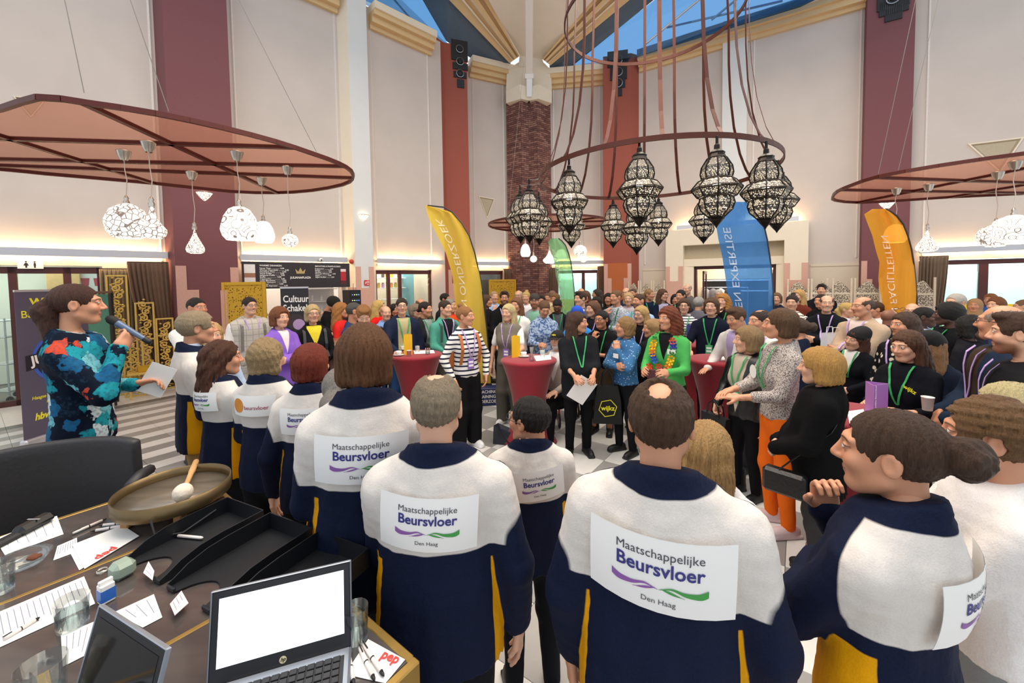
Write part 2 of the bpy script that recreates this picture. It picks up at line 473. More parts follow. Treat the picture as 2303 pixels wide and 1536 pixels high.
# corner capital and the raking roof beams that meet over it
def rd(y): return 13.3 - (150 - y) * .0105
mb = MB()
mb.slab([atk(1138, 232, 13.25), atk(1138, 205, 13.2), atk(1168, 190, 13.0), atk(1172, 222, 13.05)], (-.6, -1, 0), .5)
mb.slab([atk(1172, 222, 13.05), atk(1168, 190, 13.0), atk(1190, 195, 13.15), atk(1190, 226, 13.15)], (.3, -1, 0), .5)
mb.slab([atk(1190, 226, 13.15), atk(1190, 195, 13.15), atk(1212, 190, 13.0), atk(1210, 222, 13.05)], (-.3, -1, 0), .5)
mb.slab([atk(1210, 222, 13.05), atk(1212, 190, 13.0), atk(1241, 205, 13.2), atk(1241, 232, 13.25)], (.6, -1, 0), .5)
mb.slab([atk(1138, 206, 13.35), atk(1140, 158, 13.35), atk(1166, 140, 13.25), atk(1222, 140, 13.25), atk(1240, 158, 13.35), atk(1241, 206, 13.35)], (0, -1, 0), .6)
recalc_s(struct('trim_14', mb, M_cream))
mb = MB()
mb.slab([atk(1166, 150, 13.28), atk(1169, 125, rd(125)), atk(1099, 0, rd(0)), atk(930, -300, rd(-300)), atk(1590, -300, rd(-300)), atk(1334, 0, rd(0)), atk(1220, 133, rd(133)), atk(1224, 150, 13.28)], (0, -1, -.6), .3)
recalc_s(struct('ceiling', mb, mat('#e8e0d0', .85, grain=.04, gscale=2, bmp=.1, key='vault_plaster')))
mb = MB()
for (xa, xb, w) in ((1183, 1199, 0), ):
 mb.slab([atk(1183, 172, 13.0), atk(1181, -300, rd(-300) - .25), atk(1200, -300, rd(-300) - .25), atk(1198, 172, 13.0)], (0, -1, -.5), .25)
 mb.slab([atk(1181, 176, 12.98), atk(1181, 165, 12.9), atk(1200, 165, 12.9), atk(1200, 176, 12.98)], (0, -1, -.3), .25)
 mb.slab([atk(1185, 217, 13.05), atk(1184, 176, 13.0), atk(1197, 176, 13.0), atk(1196, 217, 13.05)], (0, -1, 0), .25)
recalc_s(struct('trim_15', mb, M_white))
def beam(name, i0, i1, i2, o0, o1, o2, ys, lift=.28):
 mb = MB()
 ins = [(i0, ys[0]), (i1, ys[1]), (i2, ys[2])]; out = [(o0, ys[3]), (o1, ys[1]), (o2, ys[2])]
 def P(s, u, l):
  a, b = ins[s], out[s]; x = a[0] + (b[0] - a[0]) * u; y = a[1] + (b[1] - a[1]) * u
  return atk(x, y, rd(y) - l)
 for (u0, u1, l, mi) in ((0, .12, .3, 1), (.12, .26, .2, 1), (.26, .4, .34, 1), (.4, .46, .24, 0), (.46, 1, .14, 1), (.62, .68, .22, 0)):
  mb.m = mi
  for s in (0, 1):
   mb.slab([P(s, u0, l), P(s + 1, u0, l), P(s + 1, u1, l), P(s, u1, l)], (0, -1, -.6), lift)
 return recalc_s(struct(name, mb, [M_cream, M_tan]))
beam('trim_16', 1169, 1099, 930, 1146, 1010, 696, (126, 0, -300, 142))
beam('trim_17', 1220, 1334, 1590, 1238, 1416, 1790, (133, 0, -300, 147))
M_slate = mat('#5b6a78', .8, grain=.05, gscale=8, key='slate_blue_soffit')
mb = MB()
mb.slab([atk(1148, 140, 13.3), atk(1010, 0, rd(0)), atk(696, -300, rd(-300)), atk(600, -300, 10.2), atk(951, 0, 12.0), atk(1004, 92, 12.5), atk(1090, 152, 13.3), atk(1150, 160, 13.45)], (.3, -1, -.6), .1)
recalc_s(struct('ceiling_soffit_left', mb, M_slate))
mb = MB()
mb.slab([atk(1236, 146, 13.3), atk(1416, 0, rd(0)), atk(1790, -300, rd(-300)), atk(1880, -300, 10.0), atk(1470, 0, 11.9), atk(1275, 158, 13.5), atk(1236, 160, 13.5)], (-.3, -1, -.6), .1)
recalc_s(struct('ceiling_soffit_right', mb, M_slate))
M_sky_glass = glassmat('#a9cdea', .05, .9, 'blue_roof_glass')
def roof_window(name, pts, n, bars):
 mb = MB(); mb.slab(pts, n, .02); w = recalc_s(struct(name, mb, M_sky_glass))
 for a, b in bars:
  m_ = MB(); m_.tube([a, b], .035, 6); m_.build('glazing_bar', M_alu, w)
 return w
roof_window('window_1', [atk(1010, 104, 12.55), atk(951, 0, 12.1), atk(600, -300, 10.3), atk(250, -300, 8.2), atk(540, -130, 9.2), atk(845, 12, 10.6)], (.5, -1, -.5),
   [(atk(930, 50, 11.9), atk(800, -100, 10.5))])
roof_window('window_2', [atk(1280, 148, 13.4), atk(1472, 0, 11.9), atk(1880, -300, 10.0), atk(2300, -300, 8.6), atk(2000, -80, 9.3), atk(1800, 16, 10.0), atk(1441, 126, 12.4), atk(1380, 150, 13.0)], (-.4, -1, -.5),
   [(atk(1450, 100, 12.3), atk(1620, -40, 11.0)), (atk(1600, 45, 11.4), atk(1800, -120, 10.0)), (atk(1500, 62, 12.0), atk(1760, 2, 10.6))])
# thin pale strips at the edges of the plaster fields
mb = MB()
for (f, n, xs) in ((oA, nA, (366, 545, 770, 849, 972)), (oD, nD, (1450, 1925, 2072, 1690)), (oC, nC, (1248, 1350)), (oB, nB, (1070, 1137))):
 for x in xs:
  p = plan(f(x, 620)); mb.box((p.x, p.y, (2.62 + zk(8.8)) / 2), (.045, .045, zk(8.8) - 2.62))
struct('trim_18', mb, mat('#ddd3cb', .7, key='edge_strip'))
mb = MB()
for a, b in ((D0 + tD * .25, plan(oD(1500, 620))), (plan(oD(1822, 620)), w4)):
 mb.prism([a + nD * .03, b + nD * .03, b, a], zk(2.36), zk(2.42))
 mb.prism([a + nD * .012, b + nD * .012, b, a], 0.0, zk(2.36))
recalc_s(struct('trim_19', mb, M_lower))
# triangular niches in the plaster
def niche(f, n, t, a, b, c, dep, name='trim_20'):
 mb = MB(); P = [f(*a), f(*b), f(*c)]; nn = Vector((n.x, n.y, 0)); cen = (P[0] + P[1] + P[2]) / 3
 fr = [p + (p - cen) * .12 for p in P]
 for i in range(3):
  j = (i + 1) % 3
  mb.m = 0; mb.slab([fr[i] + nn * .03, fr[j] + nn * .03, P[j] + nn * .03, P[i] + nn * .03], nn, .05)
 mb.m = 1; mb.slab([p + nn * .006 for p in P], nn, .004)
 for i in range(3):
  j = (i + 1) % 3
  m0 = P[i] * .86 + cen * .14; m1 = P[j] * .86 + cen * .14
  mb.m = 2; mb.slab([P[i] + nn * .03, P[j] + nn * .03, m1 + nn * .008, m0 + nn * .008], nn, .002)
 return recalc_s(struct(name, mb, [M_cream, mat('#b9ab92', .85, key='niche_back'), mat('#a39278', .85, key='niche_reveal')]))
niche(oB, nB, tB, (1078, 443), (1110, 449), (1095, 488), .1, 'trim_20')
niche(oD, nD, tD, (2182, 326), (2296, 312), (2248, 384), .1, 'trim_21')
niche(oA, nA, tA, (34, 219), (100, 226), (70, 262), .1, 'trim_22')
# ------------------------------------------------------------------ light coves on the walls
def cove(f, n, x0, x1, zc, label, cool=False, h=.14):
 a, b = plan(f(x0, 600)), plan(f(x1, 600)); t = (b - a).normalized()
 root = empty('cove_light', (*((a + b) / 2), zc), 0, label, 'light', 'indirect wall lights')
 L = (b - a).length
 M = frameM(((a + b) / 2 + n * .15).to_3d() + Vector((0, 0, zc)), (t.x, t.y, 0)); root.matrix_world = M
 m1 = MB(); m1.rbox((0, 0, 0), (L, .022, h), .004); m1.box((0, -0, -.0), (L * .98, .02, h * .9))
 s = -1
 m1.build('fascia', M_alu, root)
 for u in (-.5, 0, .5):
  m2 = MB(); m2.box((u * (L - .1), .075, 0), (.03, .14, .04)); m2.build('bracket', M_alu, root)
 for k in (-1, 1):
  m3 = MB(); m3.tube([(-L / 2 + .06 if k < 0 else .05, .07, .0), (-.05 if k < 0 else L / 2 - .06, .07, .0)], .018, 8)
  m3.build('tube_lamp', M_glow_cool if cool else M_glow, root)
 return root
# local y of frameM points away from the hall (z x x), so the tubes sit between fascia and wall
cove(oA, nA, -130, 378, zk(2.66), 'pale metal wall light above the restroom door by the curtain')
cove(oA, nA, 537, 777, zk(2.66), 'pale metal wall light above the black drinks menu board')
cove(oA, nA, 843, 993, zk(2.66), 'pale metal wall light above the shop front with jars')
cove(oB, nB, 1064, 1152, zk(2.68), 'short wall light left of the brick pier', False)
cove(oC, nC, 1228, 1357, zk(2.68), 'wall light between brick pier and rust red column')
cove(oD, nD, 2062, 2400, zk(2.66), 'pale metal wall light over the frosted doors at the right')
# ------------------------------------------------------------------ rooms behind the openings
def room(name, P0, P1, n, depth, colw, lamp, col=(1, .95, .88), h=3.0):
 t = (P1 - P0).normalized(); a = P0 - t * .3 - n * .25; b = P1 + t * .3 - n * .25; c = b - n * depth; d = a - n * depth
 mb = MB(); m_ = mat(colw, .85, grain=.03, gscale=2, key='back_room_paint')
 e = .1
 mb.prism([d, c, c - n * e, d - n * e], 0, h); mb.prism([a, d, d - t * e, a - t * e], 0, h); mb.prism([b, c, c + t * e, b + t * e], 0, h)
 mb.prism([a, b, c, d], h, h + .1)
 recalc_s(struct(name, mb, m_))
 ctr = (a + b + c + d) / 4
 area('back_room_lamp', (ctr.x, ctr.y, h - .08), (0, 0, math.atan2(t.y, t.x)), (b - a).length * .7, depth * .6, lamp, col)
 return d, c
bkA = room('wall_restroom', ops_A[0][0], ops_A[0][1], nA, 2.6, '#d6d8cc', 70, (.95, 1, .93))
bkK = room('wall_kitchen', *ops_A[1], nA, 2.4, '#cfc3b8', 60)
bkS = room('wall_shop', *ops_A[2], nA, 2.0, '#cbb9a4', 70)
bkB = room('wall_back_hall', *ops_B[0], nB, 1.5, '#8a8078', 8)
bkC = room('wall_window_side', *ops_C[0], nC, 1.6, '#e8f0f4', 70, (.92, .97, 1))
bkD = room('wall_cloakroom', *ops_D[0], nD, 3.2, '#e0cfb4', 110, (1, .97, .92))
bkE = room('wall_frosted_room', *ops_D[1], nD, 2.6, '#dff0ee', 170, (.95, 1, 1))
# ------------------------------------------------------------------ doors and glazed fronts
M_pane = glassmat('#f4fbfa', .03, .92)
M_frost = sheermat('#e4f2f0', .45, 'frosted_film')
M_yel = mat('#f2d800', .6, key='yellow_film')
def glazed(name, f, n, xs, ztop, frame=.09, panes=True, frost=None, transom=None, y_strip=False, thick=.09, setb=.1):
 P = [plan(f(x, 620)) - n * setb for x in xs]
 fr = MB()
 t = (P[-1] - P[0]).normalized()
 for p in P: fr.prism([p - t * frame / 2 + n * thick / 2, p + t * frame / 2 + n * thick / 2, p + t * frame / 2 - n * thick / 2, p - t * frame / 2 - n * thick / 2], 0, ztop)
 fr.prism([P[0] + n * thick / 2, P[-1] + n * thick / 2, P[-1] - n * thick / 2, P[0] - n * thick / 2], ztop - .12, ztop)
 fr.prism([P[0] + n * thick / 2, P[-1] + n * thick / 2, P[-1] - n * thick / 2, P[0] - n * thick / 2], 0, .1)
 if transom: fr.prism([P[0] + n * .03, P[-1] + n * .03, P[-1] - n * .03, P[0] - n * .03], transom, transom + .07)
 d = recalc_s(struct(name, fr, M_frame))
 for a, b in zip(P, P[1:]):
  g = MB(); a, b = a + t * frame / 2, b - t * frame / 2
  g.prism([a + n * .006, b + n * .006, b - n * .006, a - n * .006], .1, ztop - .12)
  g.build('pane', M_pane, d)
  if frost:
   g = MB(); g.prism([a + n * .010, b + n * .010, b + n * .008, a + n * .008], .1, frost); g.build('frosted_film', M_frost, d)
   if y_strip:
    g = MB(); g.prism([a + n * .013, b + n * .013, b + n * .011, a + n * .011], .9, 1.35); g.build('yellow_band', M_yel, d)
 return d
door1 = glazed('door_1', oA, nA, (-170, -60, 26, 150, 226), zk(2.43), .1)
door2 = glazed('door_2', oA, nA, (846, 876, 902, 970), zk(2.43), .09)
door3 = glazed('door_3', oB, nB, (1079, 1131), zk(2.43), .08)
door4 = glazed('door_4', oC, nC, (1252, 1312, 1346), zk(2.43), .12, frost=zk(2.12), y_strip=True)
door5 = glazed('door_5', oD, nD, (2069, 2214, 2340), zk(2.43), .17, frost=zk(2.16), y_strip=True)
# little metal corner brackets on the shop door
g = MB()
for dz in (zk(2.2), zk(2.05)):
 p = oA(962, 640); g.box((p.x + nA.x * .02, p.y + nA.y * .02, dz), (.06, .06, .012)); g.box((p.x + nA.x * .02, p.y + nA.y * .02, dz - .03), (.012, .012, .07))
g.build('handle', M_alu, door2)
# portal around the cloakroom door
def oP(px, py): return on(px, py, D0 + nD * .45, D1 + nD * .45)
pt = MB()
def block(m_, f, x0, x1, z0, z1, n0, n1):
 a, b = plan(f(x0, 620)), plan(f(x1, 620))
 m_.prism([a + nD * n1, b + nD * n1, b + nD * n0, a + nD * n0], z0, z1)
ztP = oP(1650, 508).z; zlin = oP(1650, 546).z
def pP(x): return plan(oP(x, 620))
for x0, x1 in ((1497, 1536), (1763, 1817)):
 a, b = pP(x0), pP(x1); pt.prism([a, b, b - nD * .45, a - nD * .45], 0, zlin)
a, b = pP(1497), pP(1817); pt.prism([a, b, b - nD * .45, a - nD * .45], zlin, ztP)
portal = recalc_s(struct('trim_23', pt, M_cream))
zr = oD(1650, 580).z
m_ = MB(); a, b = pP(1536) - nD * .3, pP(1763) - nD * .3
m_.prism([a, b, b - nD * .15, a - nD * .15], zr, zlin + .05); recalc(m_.build('recess_panel', mat('#b8aa90', .85, key='portal_recess'), portal))  # panel at the back of the portal recess, in a darker cream
m_ = MB(); a, b = pP(1536) - nD * .22, pP(1763) - nD * .22
c0, c1 = plan(oD(1562, 620)), plan(oD(1745, 620))
m_.prism([a, b, b - nD * .23, a - nD * .23], zk(2.45), zr)
m_.prism([a, c0 + nD * .2, c0, a - nD * .23], 0, zk(2.45)); m_.prism([c1 + nD * .2, b, b - nD * .23, c1], 0, zk(2.45))
recalc(m_.build('door_surround', M_cream, portal))
for x0, x1 in ((1497, 1536), (1763, 1817)):
 granite_steps(portal, pP(x0), pP(x1), nD, [(0, .25, 2.46), (.74, 1, 2.46), (.25, .74, 2.02)])
m_ = MB(); a, b = pP(1520), pP(1795)
m_.prism([a - nD * .1, b - nD * .1, b - nD * .22, a - nD * .22], ztP + .02, ztP + .16); m_.build('lamp_trough', M_alu, portal)
m_ = MB(); m_.tube([(*(a - nD * .32), ztP + .05), (*(b - nD * .32), ztP + .05)], .02, 8); m_.build('tube_lamp', M_glow, portal)
fr = MB()
for x in (1564, 1743):
 p = plan(oD(x, 620)); fr.prism([p - tD * .05 + nD * .1, p + tD * .05 + nD * .1, p + tD * .05 - nD * .15, p - tD * .05 - nD * .15], 0, zk(2.45))
fr.prism([c0 + nD * .1, c1 + nD * .1, c1 - nD * .15, c0 - nD * .15], zk(2.36), zk(2.45))
door6 = recalc_s(struct('door_6', fr, M_frame))
for px_, ln in ((1580, .75), (1738, .65)):      # open glazed leaves
 p = plan(oD(px_, 620)); q = p - nD * ln
 lf = MB()
 for s0, s1 in ((0, .1), (.9, 1)):
  u, w = p + (q - p) * s0, p + (q - p) * s1; lf.prism([u, w, w + tD * .05, u + tD * .05], 0, 2.34)
 for z0, z1 in ((0, .12), (2.24, 2.34)): lf.prism([p, q, q + tD * .05, p + tD * .05], z0, z1)
 recalc(lf.build('door_leaf', M_frame, door6))
 g = MB(); g.prism([p + tD * .02, q + tD * .02, q + tD * .03, p + tD * .03], .12, 2.24); g.build('pane', M_pane, door6)
# ------------------------------------------------------------------ hanging canopies
def frameXY(o, x, y):
 x = Vector(x).normalized(); y = Vector(y); y = (y - x * y.dot(x)).normalized(); z = x.cross(y)
 M = Matrix((x, y, z)).transposed().to_4x4(); M.translation = Vector(o); return M
def clip(poly, a, n):                     # keep the side of the line through a where (p-a).n >= 0
 out = []
 for i, p in enumerate(poly):
  q = poly[(i + 1) % len(poly)]; dp, dq = (p - a).dot(n), (q - a).dot(n)
  if dp >= 0: out.append(p)
  if dp * dq < 0: out.append(p + (q - p) * (dp / (dp - dq)))
 return out
M_canopy = None
def mk_canopy():
 m, nt, b = newmat('ribbed_canopy_sheet'); out = nt.nodes['Material Output']
 tp = N(nt, 'ShaderNodeBsdfTransparent'); tp.inputs[0].default_value = (.84, .70, .63, 1)
 tl = N(nt, 'ShaderNodeBsdfTranslucent'); tl.inputs[0].default_value = (.62, .36, .29, 1)
 b.inputs['Base Color'].default_value = (.45, .24, .19, 1); b.inputs['Roughness'].default_value = .22
 w = N(nt, 'ShaderNodeTexWave', _Scale=42); tc = N(nt, 'ShaderNodeTexCoord'); mp = N(nt, 'ShaderNodeMapping'); mp.inputs['Rotation'].default_value = (0, 0, R(48))
 nt.links.new(tc.outputs['Object'], mp.inputs[0]); nt.links.new(mp.outputs[0], w.inputs[0]); bump(nt, b, w.outputs['Fac'], .5, .01)
 a1 = N(nt, 'ShaderNodeMixShader'); a1.inputs[0].default_value = .45; nt.links.new(tl.outputs[0], a1.inputs[1]); nt.links.new(b.outputs[0], a1.inputs[2])
 a2 = N(nt, 'ShaderNodeMixShader'); a2.inputs[0].default_value = .68; nt.links.new(a1.outputs[0], a2.inputs[1]); nt.links.new(tp.outputs[0], a2.inputs[2])
 nt.links.new(a2.outputs[0], out.inputs[0]); return m
M_canopy = mk_canopy()
M_steel_red = mat('#521c15', .45, metal=.3, grain=.08, gscale=15, key='red_oxide_steel')
M_wire = mat('#8a8580', .4, metal=.7, grain=0, key='steel_wire')
def canopy(outline, lines1, lines2, z, label, hang=(), ztop=9.0):
 Q = [Vector(p[:2]) for p in outline]; P = []; nq = len(Q)
 for i in range(nq):               # rounded outline
  a, b, c_, d_ = Q[i - 1], Q[i], Q[(i + 1) % nq], Q[(i + 2) % nq]
  for t in (0, .5): P.append(.5 * ((2 * b) + (c_ - a) * t + (2 * a - 5 * b + 4 * c_ - d_) * t * t + (3 * b - a - 3 * c_ + d_) * t ** 3))
 if sum(P[i].x * P[(i + 1) % len(P)].y - P[(i + 1) % len(P)].x * P[i].y for i in range(len(P))) < 0: P = P[::-1]
 c = sum(P, Vector((0, 0))) / len(P)
 root = empty('hanging_canopy', (c.x, c.y, z), 0, label, 'canopy', 'translucent red canopies over the stands')
 inv = Matrix.Translation((-c.x, -c.y, -z))
 def put(mb, name, m, sm=False):
  o = mb.build(name, m, root, sm); return o
 loc = lambda p, dz=0: (p.x - c.x, p.y - c.y, dz)
 rim = MB(); n = len(P)
 for i in range(n):
  a, b = P[i], P[(i + 1) % n]; e = (b - a).normalized(); nn = Vector((e.y, -e.x))
  rim.prism([Vector(loc(a)[:2]) + nn * .02, Vector(loc(b)[:2]) + nn * .02, Vector(loc(b)[:2]) - nn * .02, Vector(loc(a)[:2]) - nn * .02], -.022, .030)
 recalc(put(rim, 'rim', M_steel_red))
 def cut(line):                      # where a beam line crosses the outline
  a, b = line; d = (b - a).normalized(); nn = Vector((-d.y, d.x)); ts = []
  for i in range(n):
   p, q = P[i], P[(i + 1) % n]; dp, dq = (p - a).dot(nn), (q - a).dot(nn)
   if dp * dq < 0: x = p + (q - p) * (dp / (dp - dq)); ts.append(x)
  return sorted(ts, key=lambda x: (x - a).dot(d))
 L1 = [(Vector(a[:2]), Vector(b[:2])) for a, b in lines1]; L2 = [(Vector(a[:2]), Vector(b[:2])) for a, b in lines2]
 for ln in L1 + L2:
  x = cut(ln)
  if len(x) < 2: continue
  a, b = x[0], x[-1]; d = (b - a).normalized(); nn = Vector((-d.y, d.x)); m_ = MB()
  A2, B2 = Vector(loc(a)[:2]), Vector(loc(b)[:2])
  m_.prism([A2 + nn * .02, B2 + nn * .02, B2 - nn * .02, A2 - nn * .02], -.02, .02)
  m_.prism([A2 + nn * .03, B2 + nn * .03, B2 - nn * .03, A2 - nn * .03], -.024, -.018)
  put(m_, 'beam', M_steel_red)
 def split(polys, ln):
  a, b = ln; d = (b - a).normalized(); nn = Vector((-d.y, d.x)); out = []
  for q in polys:
   for s in (1, -1):
    r = clip(q, a, nn * s)
    if len(r) > 2: out.append(r)
  return out
 cells = [P]
 for ln in L1 + L2: cells = split(cells, ln)
 for q in cells:
  m_ = MB(); m_.prism([Vector(loc(p)[:2]) for p in q], .025, .033); recalc(put(m_, 'panel', M_canopy))
 for h, tgt in hang:
  m_ = MB(); m_.tube([loc(Vector(h[:2]), .05), Vector(tgt) - Vector((c.x, c.y, z))], .004, 4); put(m_, 'suspension_wire', M_wire)
 return root
zc1 = 3.85
o1 = [atz(x, y, zc1) for x, y in ((-330, 330), (-200, 285), (0, 246), (85, 220), (200, 233), (350, 256), (500, 288), (620, 319), (700, 345), (760, 367), (790, 385), (793, 402), (770, 416), (700, 429), (620, 434), (520, 431), (350, 413), (100, 391), (0, 381), (-250, 365))]
pq = lambda z, a, b: (atz(*a, z), atz(*b, z))
canopy(o1, [pq(zc1, (0, 311), (712, 333)), pq(zc1, (0, 358), (786, 374)), pq(zc1, (0, 372), (794, 400))], [pq(zc1, (190, 232), (625, 434)), pq(zc1, (0, 305), (350, 413))], zc1,
       'large translucent red canopy with round rim over the speaker, upper left',
       [(atz(190, 221, zc1), (-5.2, 4.2, 9.6)), (atz(380, 262, zc1), (-5.2, 4.2, 9.6)), (atz(712, 350, zc1), (-5.2, 5.0, 9.6))])
zc2 = 3.75
o2 = [atz(x, y, zc2) for x, y in ((1873, 443), (1883, 431), (1918, 416), (1978, 397), (2112, 373), (2303, 346), (2520, 320), (2700, 330), (2760, 370), (2700, 400), (2500, 424), (2303, 436), (2135, 444), (2061, 449), (1935, 456), (1879, 451))]
canopy(o2, [pq(zc2, (1975, 399), (2303, 411)), pq(zc2, (1900, 427), (2303, 434))], [pq(zc2, (1940, 453), (2303, 379)), pq(zc2, (2132, 444), (2303, 416))], zc2,
       'translucent red canopy beside the brown red column, upper right', [(atz(1975, 398, zc2), (8.5, 8.2, 9.6)), (atz(2020, 390, zc2), (8.8, 8.0, 9.6))])
zc3 = 3.72; c3 = at(1233, 508, 11.6); o3 = [Vector((c3.x + 1.72 * math.cos(a), 11.7 + 1.72 * math.sin(a))) for a in (2 * math.pi * k / 28 for k in range(28))]
cc = Vector((c3.x, 11.7))
canopy(o3, [(cc + Vector((-2, .5)), cc + Vector((2, .5))), (cc + Vector((-2, -.5)), cc + Vector((2, -.5)))], [(cc + Vector((-1.5, -1.5)), cc + Vector((1.5, 1.5))), (cc + Vector((-1.5, 1.5)), cc + Vector((1.5, -1.5)))], zc3,
       'far round red canopy in front of the brick pier', [(cc + Vector((-1.2, 1.2)), (c3.x - .6, 12.6, 8.8)), (cc + Vector((1.2, 1.2)), (c3.x + .6, 12.6, 8.8))])
# ------------------------------------------------------------------ glass pendants
def shade_mat(style, s):
 k = ('shade', style, s)
 if k in MC: return MC[k]
 m, nt, b = newmat('patterned_glass_shade'); tc = N(nt, 'ShaderNodeTexCoord').outputs['Object']
 if style == 'rings':
  v = N(nt, 'ShaderNodeTexVoronoi', _Scale=7); nt.links.new(tc, v.inputs['Vector'])
  f = math_(nt, 'SINE', math_(nt, 'MULTIPLY', v.outputs['Distance'], 26)); f = step0(nt, f, .86, .06)
 elif style == 'plain': f = math_(nt, 'ADD', 0.0, 0.0)
 else:
  v = N(nt, 'ShaderNodeTexVoronoi', _Scale=16 if style == 'curl' else 26); v.feature = 'DISTANCE_TO_EDGE'; nt.links.new(tc, v.inputs['Vector'])
  f = math_(nt, 'SUBTRACT', 1.0, step0(nt, v.outputs['Distance'], .07, .03))
 c = mixc(nt, f, (1, .93, .82), (.16, .13, .11))
 nt.links.new(c, b.inputs['Emission Color']); b.inputs['Emission Strength'].default_value = s
 nt.links.new(c, b.inputs['Base Color']); b.inputs['Roughness'].default_value = .25
 MC[k] = m; return m
def step0(nt, v, e, soft):
 mr = N(nt, 'ShaderNodeMapRange'); mr.inputs['From Min'].default_value = e - soft; mr.inputs['From Max'].default_value = e + soft
 nt.links.new(v, mr.inputs['Value']); return mr.outputs[0]
M_silver = mat('#c9c3b8', .25, metal=.85, grain=.03, key='silver_cap')
def prof(kind, r, h):
 if kind == 'globe': return [(r * .18, h), (r * .35, h * .97), (r * .75, h * .82), (r * .98, h * .55), (r, h * .42), (r * .92, h * .2), (r * .7, h * .04), (r * .55, 0)]
 if kind == 'drop': return [(r * .05, h), (r * .1, h * .9), (r * .28, h * .7), (r * .6, h * .48), (r * .93, h * .26), (r, h * .16), (r * .9, h * .05), (r * .6, 0)]
 if kind == 'onion': return [(r * .06, h), (r * .16, h * .85), (r * .3, h * .66), (r * .6, h * .45), (r * .97, h * .28), (r, h * .2), (r * .85, h * .07), (r * .6, 0)]
 if kind == 'egg': return [(r * .3, h), (r * .55, h * .93), (r * .82, h * .7), (r * .97, h * .42), (r, h * .3), (r * .9, h * .12), (r * .72, 0)]
 return [(r * math.sin(a) + .004, h / 2 + h / 2 * math.cos(a)) for a in (math.pi * k / 12 for k in range(13))]
def pendant(pc, d, kind, y0, y1, wpx, style, label, s=.95, ymount=None, z_c=3.85, pm=None):
 top, bot = at(pc, y0, d), at(pc, y1, d); h = top.z - bot.z; r = wpx / 2 * d / 900
 root = empty('pendant_lamp', bot, 0, label, 'lamp', 'patterned glass pendants under the canopies')
 m_ = MB(); m_.lathe(prof(kind, r, h), 24); m_.build('lamp_shade', shade_mat(style, s), root, True)
 m_ = MB(); m_.lathe([(.03, h - .02), (.034, h + .02), (.02, h + .05), (.028, h + .07), (.006, h + .11)], 12); m_.build('cap', M_silver, root, True)
 zt = z_c - bot.z
 m_ = MB(); m_.tube([(0, 0, h + .1), (.02, .0, h + .3), (-.01, .01, (zt + h) / 2 + .1), (0, 0, zt - .1)], .006, 5); m_.build('cord', mat('#cfc7bd', .5, grain=0, key='clear_flex'), root)
 m_ = MB(); m_.lathe([(.035, zt - .14), (.06, zt - .09), (.075, zt - .03), (.08, zt - .02), (.04, zt)], 14); m_.build('ceiling_cup', M_silver, root, True)
 m_ = MB(); m_.lathe([(r * .5, .012), (r * .3, .02), (.01, .02)], 16); m_.build('bulb', emis('#fff0d4', 4), root)
pendant(289, 5.2, 'globe', 458, 536, 78, 'curl', 'widest patterned glass pendant, leftmost under the big canopy')
pendant(345, 4.9, 'onion', 462, 536, 50, 'curl', 'onion shaped pendant partly behind the widest pendant')
pendant(440, 6.2, 'drop', 514, 570, 35, 'fine', 'slim teardrop pendant in front of the brown red column')
pendant(541, 5.3, 'egg', 466, 540, 74, 'rings', 'egg shaped pendant with interlaced ring pattern')
pendant(594, 6.6, 'egg', 498, 546, 44, 'plain', 'small plain white pendant right of the ring patterned one')
pendant(653, 6.0, 'ball', 526, 556, 32, 'fine', 'smallest ball pendant below the rim of the big canopy')
pendant(2084, 7.3, 'drop', 516, 566, 38, 'fine', 'teardrop pendant left under the right canopy', z_c=zc2)
pendant(2238, 6.5, 'ball', 505, 556, 60, 'curl', 'curl patterned ball pendant behind the ring patterned globe', z_c=zc2)
pendant(2277, 5.9, 'globe', 484, 542, 74, 'rings', 'ring patterned globe pendant at the right edge', z_c=zc2)
pendant(2013, 7.6, 'egg', 505, 546, 42, 'plain', 'pendant glowing through the orange banner', z_c=zc2)
pendant(1182, 10.9, 'egg', 549, 577, 23, 'plain', 'white egg pendant left of the brick pier', z_c=zc3)
pendant(1200, 11.2, 'ball', 575, 590, 15, 'plain', 'little white ball pendant in front of the brick pier', z_c=zc3)
pendant(1236, 11.0, 'onion', 562, 592, 30, 'plain', 'onion shaped white pendant beside the green banner', z_c=zc3)
pendant(1305, 10.8, 'ball', 551, 579, 29, 'fine', 'pierced ball pendant right of the green banner', z_c=zc3)
pendant(1312, 11.6, 'ball', 572, 590, 16, 'plain', 'tiny ball pendant under the pierced ball pendant', z_c=zc3)
pendant(1262, 11.4, 'egg', 561, 583, 26, 'plain', 'pendant glowing through the green banner', z_c=zc3)
# ------------------------------------------------------------------ wall sconces
def sconce(p, n, r, label, s=1.0):
 root = empty('wall_sconce', p, math.atan2(n.y, n.x), label, 'lamp', 'pierced half bowl wall lamps')
 m_ = MB(); m_.lathe([(.01, -r * 1.15), (r * .35, -r * .9), (r * .75, -r * .4), (r, 0)], 14, a0=-math.pi / 2, a1=math.pi / 2); m_.build('bowl', shade_mat('fine', s), root, True)
 m_ = MB(); m_.lathe([(r, -.006), (r * 1.05, 0), (r, .01), (r * .94, 0)], 14, a0=-math.pi / 2, a1=math.pi / 2); m_.build('rim', M_silver, root)
 m_ = MB(); m_.box((.03, 0, -.02), (.03, .03, .03)); m_.build('bulb', emis('#ffe6b8', 25), root)
def ctr2(P, Q, px, py): return on(px, py, P, Q)
sconce(ctr2(F10, F11, 459, 434) + Vector((*f1n, 0)) * .02, f1n, .15, 'half bowl wall lamp on the left brown red column')
sconce(ctr2(F50, F51, 817, 484) + Vector((*nA, 0)) * .02, nA, .14, 'half bowl wall lamp on the pale pilaster')
